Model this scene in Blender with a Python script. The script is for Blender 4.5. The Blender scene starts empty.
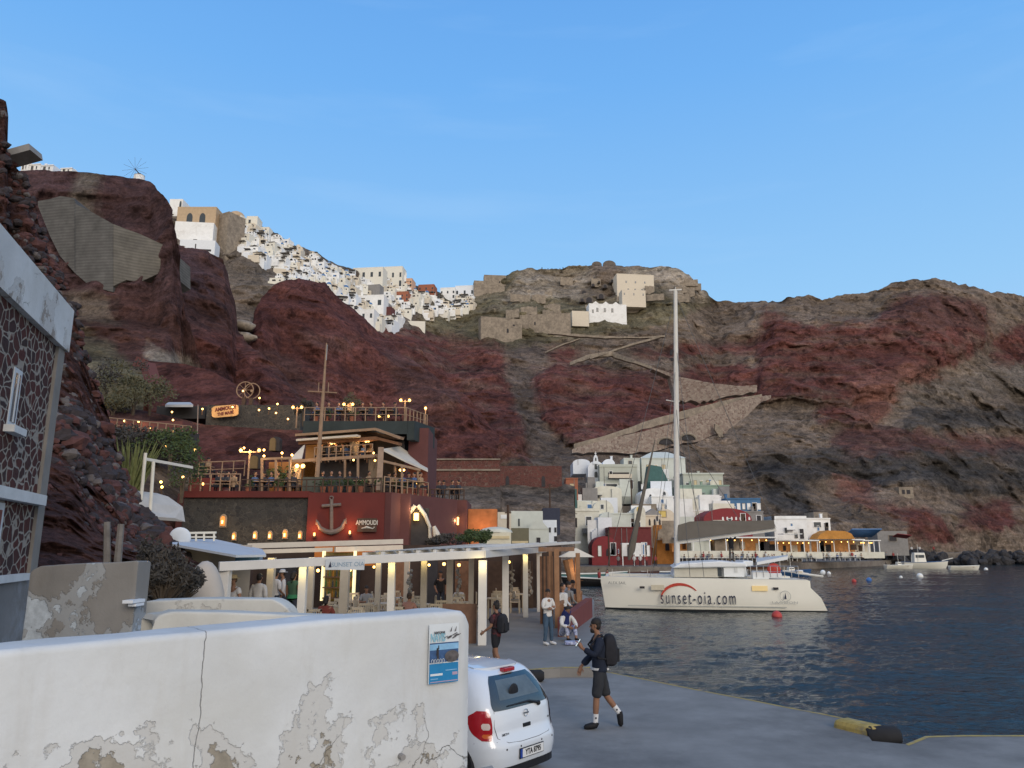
def mason(name, c1, c2, mortar, scale=3.0, gap=.06, squash=(1, 1, 1.3), bump=.8, rough=.95, dist=.04, rand=1.0):
    """rubble masonry: voronoi stones of varied colour in mortar (world-sized)"""
    if name in MATS: return MATS[name]
    m = D.materials.new(name); MATS[name] = m; m.use_nodes = True; n = m.node_tree.nodes; l = m.node_tree.links; b = n['Principled BSDF']
    b.inputs['Roughness'].default_value = rough; b.inputs['Specular IOR Level'].default_value = .15
    geo = n.new('ShaderNodeNewGeometry'); mp = n.new('ShaderNodeMapping'); mp.inputs['Scale'].default_value = squash
    wz = n.new('ShaderNodeTexNoise'); wz.inputs['Scale'].default_value = scale*.9; wz.inputs['Detail'].default_value = 2; l.new(geo.outputs['Position'], wz.inputs['Vector'])
    va = n.new('ShaderNodeVectorMath'); va.operation = 'MULTIPLY_ADD'; va.inputs[1].default_value = (.5/scale,)*3; l.new(wz.outputs['Color'], va.inputs[0]); l.new(geo.outputs['Position'], va.inputs[2])
    l.new(va.outputs[0], mp.inputs['Vector'])
    v1 = n.new('ShaderNodeTexVoronoi'); v1.inputs['Scale'].default_value = scale; v1.inputs['Randomness'].default_value = rand; l.new(mp.outputs['Vector'], v1.inputs['Vector'])
    v2 = n.new('ShaderNodeTexVoronoi'); v2.feature = 'DISTANCE_TO_EDGE'; v2.inputs['Scale'].default_value = scale; v2.inputs['Randomness'].default_value = rand; l.new(mp.outputs['Vector'], v2.inputs['Vector'])
    sx = n.new('ShaderNodeSeparateColor'); l.new(v1.outputs['Color'], sx.inputs[0])
    mx = n.new('ShaderNodeMix'); mx.data_type = 'RGBA'; mx.inputs['A'].default_value = tuple(c1)+(1,); mx.inputs['B'].default_value = tuple(c2)+(1,); l.new(sx.outputs[0], mx.inputs['Factor'])
    nz = n.new('ShaderNodeTexNoise'); nz.inputs['Scale'].default_value = scale*4; nz.inputs['Detail'].default_value = 5; l.new(geo.outputs['Position'], nz.inputs['Vector'])
    mr = n.new('ShaderNodeMapRange'); mr.inputs['To Min'].default_value = .6; mr.inputs['To Max'].default_value = 1.4; l.new(nz.outputs['Fac'], mr.inputs['Value'])
    sc2 = n.new('ShaderNodeVectorMath'); sc2.operation = 'SCALE'; l.new(mx.outputs['Result'], sc2.inputs[0]); l.new(mr.outputs[0], sc2.inputs['Scale'])
    n3 = n.new('ShaderNodeTexNoise'); n3.inputs['Scale'].default_value = scale*.4; l.new(geo.outputs['Position'], n3.inputs['Vector'])
    gm_ = n.new('ShaderNodeMath'); gm_.operation = 'MULTIPLY'; gm_.inputs[1].default_value = gap*2; l.new(n3.outputs['Fac'], gm_.inputs[0])
    dv = n.new('ShaderNodeMath'); dv.operation = 'DIVIDE'; l.new(v2.outputs['Distance'], dv.inputs[0]); l.new(gm_.outputs[0], dv.inputs[1])
    cl = n.new('ShaderNodeMapRange'); cl.inputs['From Min'].default_value = .6; cl.inputs['From Max'].default_value = 1.3; l.new(dv.outputs[0], cl.inputs['Value'])
    m2 = n.new('ShaderNodeMix'); m2.data_type = 'RGBA'; m2.inputs['A'].default_value = tuple(mortar)+(1,); l.new(sc2.outputs[0], m2.inputs['B']); l.new(cl.outputs[0], m2.inputs['Factor'])
    l.new(m2.outputs['Result'], b.inputs['Base Color'])
    mul = n.new('ShaderNodeMath'); mul.operation = 'MULTIPLY_ADD'; mul.inputs[1].default_value = .4; l.new(nz.outputs['Fac'], mul.inputs[0]); l.new(cl.outputs[0], mul.inputs[2])
    bp = n.new('ShaderNodeBump'); bp.inputs['Strength'].default_value = bump; bp.inputs['Distance'].default_value = dist; l.new(mul.outputs[0], bp.inputs['Height']); l.new(bp.outputs['Normal'], b.inputs['Normal'])
    return m
import bpy, bmesh, math, random
import numpy as np
from mathutils import Vector, Matrix, noise as mnoise
rnd = random.Random(7)
D = bpy.data
COL = bpy.context.scene.collection
R = math.radians
# ------------------------------------------------------------------ camera
F = 760.0; TH = R(12.17); CZ = 2.9
ct, st = math.cos(TH), math.sin(TH)
def P(px, py, Y):
    u = (px-512)/F; v = (384-py)/F
    dy = ct - v*st; dz = st + v*ct
    s = Y/dy
    return Vector((u*s, Y, CZ+dz*s))
def G(px, py, z=0.0):
    u = (px-512)/F; v = (384-py)/F
    dy = ct - v*st; dz = st + v*ct
    s = (z-CZ)/dz
    return Vector((u*s, dy*s, z))
def ZY(py, Y): return P(512, py, Y).z
def XW(px, py, Y): return P(px, py, Y).x
cam = D.cameras.new('camera'); cam.sensor_width = 36; cam.lens = 36*F/1024; cam.clip_end = 5000; cam.clip_start = .1
co = D.objects.new('camera', cam); COL.objects.link(co); co.location = (0, 0, CZ); co.rotation_euler = (R(90)+TH, 0, 0)
sc = bpy.context.scene; sc.camera = co
sc.render.resolution_x = 1024; sc.render.resolution_y = 768
sc.view_settings.view_transform = 'Standard'; sc.view_settings.look = 'None'; sc.view_settings.exposure = 0
# ------------------------------------------------------------------ materials
MATS = {}
def lin(c):
    return tuple(((x/255)/12.92 if x/255 <= .04045 else ((x/255+.055)/1.055)**2.4) for x in c)
def M(name, col=(.5, .5, .5), rough=.8, var=.12, scale=3.0, bump=.0, metal=0, emit=None, estr=0, spec=.3, stain=None, stain_amt=0, dist=.02, coat=0):
    if name in MATS: return MATS[name]
    m = D.materials.new(name); MATS[name] = m; m.use_nodes = True
    n = m.node_tree.nodes; l = m.node_tree.links; b = n['Principled BSDF']
    b.inputs['Roughness'].default_value = rough; b.inputs['Metallic'].default_value = metal
    b.inputs['Specular IOR Level'].default_value = spec
    b.inputs['Coat Weight'].default_value = coat
    tc = n.new('ShaderNodeTexCoord'); nz = n.new('ShaderNodeTexNoise')
    geo = n.new('ShaderNodeNewGeometry')
    nz.inputs['Scale'].default_value = scale; nz.inputs['Detail'].default_value = 6; nz.inputs['Roughness'].default_value = .65
    l.new(geo.outputs['Position'], nz.inputs['Vector'])
    cr = n.new('ShaderNodeValToRGB'); e = cr.color_ramp.elements
    e[0].position = .3; e[1].position = .72
    e[0].color = tuple(max(0, c*(1-var)) for c in col)+(1,); e[1].color = tuple(min(1, c*(1+var)) for c in col)+(1,)
    l.new(nz.outputs['Fac'], cr.inputs['Fac'])
    out = cr.outputs['Color']
    if stain:
        n2 = n.new('ShaderNodeTexNoise'); n2.inputs['Scale'].default_value = scale*.35; n2.inputs['Detail'].default_value = 8; n2.inputs['Roughness'].default_value = .7
        l.new(geo.outputs['Position'], n2.inputs['Vector'])
        r2 = n.new('ShaderNodeValToRGB'); r2.color_ramp.elements[0].position = .5; r2.color_ramp.elements[1].position = .68
        r2.color_ramp.elements[1].color = (stain_amt,)*3+(1,)
        l.new(n2.outputs['Fac'], r2.inputs['Fac'])
        mx = n.new('ShaderNodeMix'); mx.data_type = 'RGBA'; mx.inputs['B'].default_value = tuple(stain)+(1,)
        l.new(r2.outputs['Color'], mx.inputs['Factor']); l.new(out, mx.inputs['A']); out = mx.outputs['Result']
    l.new(out, b.inputs['Base Color'])
    if bump:
        bp = n.new('ShaderNodeBump'); bp.inputs['Strength'].default_value = bump; bp.inputs['Distance'].default_value = dist
        l.new(nz.outputs['Fac'], bp.inputs['Height']); l.new(bp.outputs['Normal'], b.inputs['Normal'])
    if emit:
        b.inputs['Emission Color'].default_value = tuple(emit)+(1,); b.inputs['Emission Strength'].default_value = estr
    return m
def leafmat(name, c1, c2, trans=.15):
    if name in MATS: return MATS[name]
    m = M(name, c1, .75, .3, 4)
    n = m.node_tree.nodes; l = m.node_tree.links; b = n['Principled BSDF']
    for nd in n:
        if nd.type == 'VALTORGB':
            nd.color_ramp.elements[0].color = tuple(c1)+(1,); nd.color_ramp.elements[1].color = tuple(c2)+(1,)
    return m
# ------------------------------------------------------------------ mesh builder
class MB:
    def __init__(s): s.v = []; s.f = []; s.m = []; s.mats = []
    def mi(s, mat):
        if mat is None: return 0
        if mat not in s.mats: s.mats.append(mat)
        return s.mats.index(mat)
    def add(s, vs, fs, mat=None):
        o = len(s.v); k = s.mi(mat)
        s.v += [tuple(x) for x in vs]
        for f in fs: s.f.append(tuple(i+o for i in f)); s.m.append(k)
        return s
    def box(s, c, d, mat=None, rz=0, rx=0, ry=0, taper=1):
        hx, hy, hz = d[0]/2, d[1]/2, d[2]/2
        vs = [Vector((x*hx*(taper if z > 0 else 1), y*hy*(taper if z > 0 else 1), z*hz)) for z in (-1, 1) for y in (-1, 1) for x in (-1, 1)]
        if rx or ry or rz:
            rot = Matrix.Rotation(rz, 3, 'Z') @ Matrix.Rotation(ry, 3, 'Y') @ Matrix.Rotation(rx, 3, 'X')
            vs = [rot @ v for v in vs]
        c = Vector(c)
        return s.add([v+c for v in vs], [(0, 2, 3, 1), (4, 5, 7, 6), (0, 1, 5, 4), (2, 6, 7, 3), (0, 4, 6, 2), (1, 3, 7, 5)], mat)
    def bar(s, a, b, w, h=None, mat=None):   # rectangular bar a->b
        a = Vector(a); b = Vector(b); h = h or w
        d = (b-a); L = d.length
        if L < 1e-6: return s
        q = d.to_track_quat('X', 'Z').to_matrix()
        y = q @ Vector((0, 1, 0)); z = q @ Vector((0, 0, 1))
        vs = []
        for p in (a, b):
            for sy, sz in ((-1, -1), (1, -1), (1, 1), (-1, 1)): vs.append(p+y*sy*w/2+z*sz*h/2)
        return s.add(vs, [(3, 2, 1, 0), (4, 5, 6, 7), (0, 1, 5, 4), (1, 2, 6, 5), (2, 3, 7, 6), (3, 0, 4, 7)], mat)
    def tube(s, pts, r, n=8, mat=None, cap=True):
        pts = [Vector(p) for p in pts]; k = len(pts)
        rs = r if isinstance(r, (list, tuple)) else [r]*k
        vs = []; fs = []
        up = Vector((0, 0, 1))
        for i, p in enumerate(pts):
            t = (pts[min(i+1, k-1)]-pts[max(i-1, 0)]).normalized()
            a = t.cross(up)
            if a.length < .05: a = t.cross(Vector((0, 1, 0)))
            a.normalize(); b = t.cross(a)
            for j in range(n):
                w = 2*math.pi*j/n
                vs.append(p+(a*math.cos(w)+b*math.sin(w))*rs[i])
        for i in range(k-1):
            for j in range(n):
                j2 = (j+1) % n
                fs.append((i*n+j, i*n+j2, (i+1)*n+j2, (i+1)*n+j))
        if cap:
            fs.append(tuple(range(n-1, -1, -1))); fs.append(tuple((k-1)*n+j for j in range(n)))
        return s.add(vs, fs, mat)
    def prism(s, poly, axis_vec, mat=None):   # planar polygon (3d pts) extruded
        n = len(poly); a = Vector(axis_vec)
        vs = [Vector(p) for p in poly]+[Vector(p)+a for p in poly]
        fs = [tuple(range(n-1, -1, -1)), tuple(range(n, 2*n))]
        for i in range(n): fs.append((i, (i+1) % n, n+(i+1) % n, n+i))
        return s.add(vs, fs, mat)
    def ball(s, c, r, mat=None, n=10, m=7, sc=(1, 1, 1), zmin=-1):
        vs = []; fs = []; c = Vector(c)
        for i in range(m+1):
            ph = -math.pi/2+math.pi*i/m
            if math.sin(ph) < zmin: ph = math.asin(zmin)
            for j in range(n):
                w = 2*math.pi*j/n
                vs.append(c+Vector((math.cos(ph)*math.cos(w)*r*sc[0], math.cos(ph)*math.sin(w)*r*sc[1], math.sin(ph)*r*sc[2])))
        for i in range(m):
            for j in range(n):
                j2 = (j+1) % n
                fs.append((i*n+j, i*n+j2, (i+1)*n+j2, (i+1)*n+j))
        return s.add(vs, fs, mat)
    def vault(s, c, w, d, h0, h1, mat=None, n=10, rz=0):   # barrel vaulted block, axis along local y; front at -y
        pts = [(-w/2, 0), (-w/2, h0)]
        for i in range(1, n): a = math.pi*(1-i/n); pts.append((w/2*math.cos(a), h0+(h1-h0)*math.sin(a)))
        pts += [(w/2, h0), (w/2, 0)]
        rot = Matrix.Rotation(rz, 3, 'Z'); c = Vector(c)
        poly = [c+rot @ Vector((x, -d/2, z)) for x, z in pts]
        return s.prism(poly, rot @ Vector((0, d, 0)), mat)
    def build(s, name, mat=None, parent=None, smooth=False, bevel=0, loc=None, seg=2):
        me = D.meshes.new(name); me.from_pydata(s.v, [], s.f); me.update()
        if s.mats:
            for m in s.mats: me.materials.append(m)
            me.polygons.foreach_set('material_index', s.m)
        elif mat: me.materials.append(mat)
        bm = bmesh.new(); bm.from_mesh(me)
        bmesh.ops.recalc_face_normals(bm, faces=bm.faces)
        if bevel:
            bmesh.ops.bevel(bm, geom=[e for e in bm.edges if len(e.link_faces) == 2 and e.calc_face_angle(0) > .5], offset=bevel, segments=seg, affect='EDGES', profile=.5)
        bm.to_mesh(me); bm.free()
        if smooth:
            me.polygons.foreach_set('use_smooth', [True]*len(me.polygons))
            try: me.set_sharp_from_angle(angle=R(40))
            except Exception: pass
        o = D.objects.new(name, me); COL.objects.link(o)
        if parent is not None: o.parent = parent
        if loc is not None: o.location = loc
        return o
def tag(o, label=None, cat=None, group=None, kind=None):
    if label: o['label'] = label
    if cat: o['category'] = cat
    if group: o['group'] = group
    if kind or cat: o['kind'] = kind or 'thing'
    return o
def empty(name, loc, label, cat, group=None, rz=0):
    o = D.objects.new(name, None); COL.objects.link(o); o.location = loc; o.rotation_euler = (0, 0, rz)
    o.empty_display_size = .2
    return tag(o, label, cat, group)
def kids(o): return [c for c in ALLKIDS.get(o.name, [])] if False else list(o.children)
def copy_tree(o, parent=None):
    c = o.copy(); COL.objects.link(c)
    if parent is not None: c.parent = parent
    for ch in list(o.children): copy_tree(ch, c)
    return c
def dup(o, loc=None, rz=None, label=None, group=None, scale=None):
    c = copy_tree(o)
    if loc is not None: c.location = loc
    if rz is not None: c.rotation_euler = (0, 0, rz)
    if label: c['label'] = label
    if group: c['group'] = group
    if scale is not None: c.scale = scale if isinstance(scale, (tuple, list)) else (scale,)*3
    return c
def text(name, body, size, loc, right, up, mat, parent=None, ext=.004, bold=0, align='CENTER', sx=1, sp=1):
    cu = D.curves.new(name, 'FONT'); cu.body = body; cu.size = size; cu.extrude = ext; cu.offset = bold; cu.align_x = align; cu.align_y = 'CENTER'; cu.resolution_u = 3; cu.space_character = sp
    to = D.objects.new(name+'_c', cu); COL.objects.link(to)
    dg = bpy.context.evaluated_depsgraph_get(); dg.update()
    me = D.meshes.new_from_object(to.evaluated_get(dg)); D.objects.remove(to)
    me.name = name; me.materials.clear(); me.materials.append(mat)
    right = Vector(right).normalized(); up = Vector(up).normalized(); nn = right.cross(up)
    mt = Matrix((right*sx, up, nn)).transposed().to_4x4(); mt.translation = Vector(loc)
    o = D.objects.new(name, me); COL.objects.link(o); me.transform(mt)
    if parent is not None:
        o.parent = parent; me.transform(Matrix.Translation(-parent.location) if not parent.rotation_euler.z else (Matrix.Translation(parent.location) @ Matrix.Rotation(parent.rotation_euler.z, 4, 'Z')).inverted())
    return o
# ------------------------------------------------------------------ numpy noise
def _h(i, j, k, s):
    h = (i*374761393 + j*668265263 + k*1274126177 + s*974634777) & 0x7fffffff
    h = ((h ^ (h >> 13))*1274126177) & 0x7fffffff
    return ((h ^ (h >> 16)) & 0xffff)/65535.0
def vn(x, y, z, s=0):
    xi = np.floor(x).astype(np.int64); yi = np.floor(y).astype(np.int64); zi = np.floor(z).astype(np.int64)
    xf = x-xi; yf = y-yi; zf = z-zi
    xf = xf*xf*(3-2*xf); yf = yf*yf*(3-2*yf); zf = zf*zf*(3-2*zf)
    r = 0
    for a in (0, 1):
        for b in (0, 1):
            for c in (0, 1):
                w = (xf if a else 1-xf)*(yf if b else 1-yf)*(zf if c else 1-zf)
                r = r+w*_h(xi+a, yi+b, zi+c, s)
    return r*2-1
def fbm(x, y, z, o=5, s=0, g=.5):
    r = 0; a = 1; t = 0
    for i in range(o):
        r = r+a*vn(x, y, z, s+i); t += a; a *= g; x = x*2.03; y = y*2.03; z = z*2.03
    return r/t
def ridg(x, y, z, o=5, s=0):
    r = 0; a = 1; t = 0
    for i in range(o):
        r = r+a*(1-2*np.abs(vn(x, y, z, s+i))); t += a; a *= .5; x = x*2.1; y = y*2.1; z = z*2.1
    return r/t
def inpoly(px, py, poly):
    r = np.zeros(px.shape, bool); n = len(poly)
    for i in range(n):
        x1, y1 = poly[i]; x2, y2 = poly[(i+1) % n]
        if y1 == y2: continue
        c = ((y1 > py) != (y2 > py)) & (px < (x2-x1)*(py-y1)/(y2-y1)+x1)
        r ^= c
    return r
# ------------------------------------------------------------------ world
w = D.worlds.new('World'); sc.world = w; w.use_nodes = True
nt = w.node_tree; nn = nt.nodes; ll = nt.links; bg = nn['Background']
SUN_EL, SUN_ROT = R(9), R(200)
sky = nn.new('ShaderNodeTexSky'); sky.sky_type = 'NISHITA'; sky.sun_disc = False
sky.sun_elevation = SUN_EL; sky.sun_rotation = SUN_ROT; sky.altitude = 0; sky.air_density = 1.0; sky.dust_density = .3; sky.ozone_density = 2.2
tc = nn.new('ShaderNodeTexCoord'); sp = nn.new('ShaderNodeSeparateXYZ'); ll.new(tc.outputs['Generated'], sp.inputs[0])
rp = nn.new('ShaderNodeValToRGB'); ll.new(sp.outputs['Z'], rp.inputs['Fac'])
els = rp.color_ramp.elements
els[0].position = 0.0; els[0].color = (.55, .74, 1.0, 1)
els[1].position = .75; els[1].color = (.115, .36, .86, 1)
e = els.new(.30); e.color = (.33, .64, 1.0, 1)
e = els.new(.55); e.color = (.18, .48, .97, 1)
mx = nn.new('ShaderNodeMix'); mx.data_type = 'RGBA'
sm = nn.new('ShaderNodeMix'); sm.data_type = 'RGBA'; sm.blend_type = 'MULTIPLY'; sm.inputs['Factor'].default_value = 1; sm.inputs['B'].default_value = (.085, .085, .085, 1)
ll.new(sky.outputs['Color'], sm.inputs['A'])
# faint high cloud streaks
mp = nn.new('ShaderNodeMapping'); mp.inputs['Rotation'].default_value = (0, R(35), 0); mp.inputs['Scale'].default_value = (1.6, 3, 12)
ll.new(tc.outputs['Generated'], mp.inputs['Vector'])
cn = nn.new('ShaderNodeTexNoise'); cn.inputs['Scale'].default_value = 1.6; cn.inputs['Detail'].default_value = 5; ll.new(mp.outputs['Vector'], cn.inputs['Vector'])
crr = nn.new('ShaderNodeValToRGB'); crr.color_ramp.elements[0].position = .56; crr.color_ramp.elements[1].position = .85; crr.color_ramp.elements[1].color = (.24, .24, .24, 1)
ll.new(cn.outputs['Fac'], crr.inputs['Fac'])
mx.inputs['Factor'].default_value = .9
ll.new(sm.outputs['Result'], mx.inputs['A']); ll.new(rp.outputs['Color'], mx.inputs['B'])
m3 = nn.new('ShaderNodeMix'); m3.data_type = 'RGBA'; m3.inputs['B'].default_value = (.45, .68, .98, 1)
ll.new(crr.outputs['Color'], m3.inputs['Factor']); ll.new(mx.outputs['Result'], m3.inputs['A'])
# warm pale afterglow behind the viewer, widened across the unseen sky as added fill
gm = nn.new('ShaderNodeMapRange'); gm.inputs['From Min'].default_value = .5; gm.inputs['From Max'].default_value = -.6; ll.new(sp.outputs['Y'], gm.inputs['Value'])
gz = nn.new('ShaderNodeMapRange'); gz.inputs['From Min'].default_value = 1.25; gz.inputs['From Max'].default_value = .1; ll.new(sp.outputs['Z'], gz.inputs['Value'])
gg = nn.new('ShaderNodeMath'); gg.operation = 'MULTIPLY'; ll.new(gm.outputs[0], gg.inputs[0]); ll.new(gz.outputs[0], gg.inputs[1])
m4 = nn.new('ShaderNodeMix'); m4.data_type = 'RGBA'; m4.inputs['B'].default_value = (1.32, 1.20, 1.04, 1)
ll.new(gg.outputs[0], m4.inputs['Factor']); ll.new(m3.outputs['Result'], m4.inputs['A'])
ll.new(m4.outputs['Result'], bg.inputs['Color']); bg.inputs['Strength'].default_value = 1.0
sun = D.lights.new('sun', 'SUN'); sun.energy = 1.25; sun.angle = R(25); sun.color = (1, .88, .76)
so = D.objects.new('sun', sun); COL.objects.link(so)
# sun from behind the camera, a little to the right
sdir = Vector((math.sin(R(158))*math.cos(R(20)), math.cos(R(158))*math.cos(R(20)), math.sin(R(20))))
so.rotation_euler = sdir.to_track_quat('Z', 'Y').to_euler()
sky.sun_rotation = R(158); sky.sun_elevation = R(20)
# ------------------------------------------------------------------ terrain classes
CL = dict(gully=(.105, .08, .065),
 scrub=(.152, .116, .088), red=(.108, .043, .036), dred=(.090, .045, .038), basalt=(.062, .056, .052), beige=(.27, .225, .175),
 olive=(.125, .108, .068), scree=(.135, .112, .092), pale=(.36, .31, .26), rose=(.16, .075, .058), purple=(.075, .043, .043))
def rockmat(name, bump=1.0, s=1.0):
    m = D.materials.new(name); m.use_nodes = True; n = m.node_tree.nodes; l = m.node_tree.links; b = n['Principled BSDF']
    b.inputs['Roughness'].default_value = .95; b.inputs['Specular IOR Level'].default_value = .1
    at = n.new('ShaderNodeAttribute'); at.attribute_name = 'Col'
    geo = n.new('ShaderNodeNewGeometry')
    n1 = n.new('ShaderNodeTexNoise'); n1.inputs['Scale'].default_value = .55*s; n1.inputs['Detail'].default_value = 9; n1.inputs['Roughness'].default_value = .8
    l.new(geo.outputs['Position'], n1.inputs['Vector'])
    mp = n.new('ShaderNodeMapping'); mp.inputs['Scale'].default_value = (.35, .35, 1.5); l.new(geo.outputs['Position'], mp.inputs['Vector'])
    n2 = n.new('ShaderNodeTexNoise'); n2.inputs['Scale'].default_value = .5*s; n2.inputs['Detail'].default_value = 6; n2.inputs['Roughness'].default_value = .6; l.new(mp.outputs['Vector'], n2.inputs['Vector'])
    vo = n.new('ShaderNodeTexVoronoi'); vo.inputs['Scale'].default_value = .8*s; l.new(geo.outputs['Position'], vo.inputs['Vector'])
    r1 = n.new('ShaderNodeMapRange'); r1.inputs['From Min'].default_value = .3; r1.inputs['From Max'].default_value = .7; r1.inputs['To Min'].default_value = .5; r1.inputs['To Max'].default_value = 1.55
    l.new(n1.outputs['Fac'], r1.inputs['Value'])
    r2 = n.new('ShaderNodeMapRange'); r2.inputs['From Min'].default_value = .35; r2.inputs['From Max'].default_value = .65; r2.inputs['To Min'].default_value = .78; r2.inputs['To Max'].default_value = 1.22
    l.new(n2.outputs['Fac'], r2.inputs['Value'])
    mu = n.new('ShaderNodeMath'); mu.operation = 'MULTIPLY'; l.new(r1.outputs[0], mu.inputs[0]); l.new(r2.outputs[0], mu.inputs[1])
    vb = n.new('ShaderNodeTexVoronoi'); vb.inputs['Scale'].default_value = .28*s; l.new(geo.outputs['Position'], vb.inputs['Vector'])
    nb_ = n.new('ShaderNodeTexNoise'); nb_.inputs['Scale'].default_value = .05*s; nb_.inputs['Detail'].default_value = 4; l.new(geo.outputs['Position'], nb_.inputs['Vector'])
    th_ = n.new('ShaderNodeMapRange'); th_.inputs['From Min'].default_value = .4; th_.inputs['From Max'].default_value = .65; th_.inputs['To Min'].default_value = .0; th_.inputs['To Max'].default_value = .5; l.new(nb_.outputs['Fac'], th_.inputs['Value'])
    lt = n.new('ShaderNodeMath'); lt.operation = 'LESS_THAN'; l.new(vb.outputs['Distance'], lt.inputs[0]); l.new(th_.outputs[0], lt.inputs[1])
    dk_ = n.new('ShaderNodeMapRange'); dk_.inputs['To Min'].default_value = 1; dk_.inputs['To Max'].default_value = .58; l.new(lt.outputs[0], dk_.inputs['Value'])
    n4 = n.new('ShaderNodeTexNoise'); n4.inputs['Scale'].default_value = 1.6*s; n4.inputs['Detail'].default_value = 5; n4.inputs['Roughness'].default_value = .8; l.new(geo.outputs['Position'], n4.inputs['Vector'])
    r4 = n.new('ShaderNodeMapRange'); r4.inputs['From Min'].default_value = .35; r4.inputs['From Max'].default_value = .65; r4.inputs['To Min'].default_value = .6; r4.inputs['To Max'].default_value = 1.4; l.new(n4.outputs['Fac'], r4.inputs['Value'])
    mu0 = mu; mu = n.new('ShaderNodeMath'); mu.operation = 'MULTIPLY'; l.new(mu0.outputs[0], mu.inputs[0]); l.new(dk_.outputs[0], mu.inputs[1])
    mu0 = mu; mu = n.new('ShaderNodeMath'); mu.operation = 'MULTIPLY'; l.new(mu0.outputs[0], mu.inputs[0]); l.new(r4.outputs[0], mu.inputs[1])
    vm = n.new('ShaderNodeVectorMath'); vm.operation = 'SCALE'; l.new(at.outputs['Color'], vm.inputs[0]); l.new(mu.outputs[0], vm.inputs['Scale'])
    l.new(vm.outputs[0], b.inputs['Base Color'])
    ad = n.new('ShaderNodeMath'); ad.operation = 'ADD'; l.new(n1.outputs['Fac'], ad.inputs[0]); l.new(n2.outputs['Fac'], ad.inputs[1])
    bp = n.new('ShaderNodeBump'); bp.inputs['Strength'].default_value = bump; bp.inputs['Distance'].default_value = 1.6/s
    vo.inputs['Scale'].default_value = .42*s; vw = n.new('ShaderNodeVectorMath'); vw.operation = 'MULTIPLY_ADD'; vw.inputs[1].default_value = (3/s,)*3; l.new(n2.outputs['Color'], vw.inputs[0]); l.new(mp.outputs['Vector'], vw.inputs[2]); l.new(vw.outputs[0], vo.inputs['Vector'])
    ad2 = n.new('ShaderNodeMath'); ad2.operation = 'MULTIPLY_ADD'; l.new(vo.outputs['Distance'], ad2.inputs[0]); ad2.inputs[1].default_value = -.7; l.new(ad.outputs[0], ad2.inputs[2]); ad = ad2
    l.new(ad.outputs[0], bp.inputs['Height']); l.new(bp.outputs['Normal'], b.inputs['Normal'])
    return m
ROCK = rockmat('cliff_rock', .8)
def interp(pts):
    xs = [p[0] for p in pts]; ys = [p[1] for p in pts]
    return lambda x: np.interp(x, xs, ys)
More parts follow.
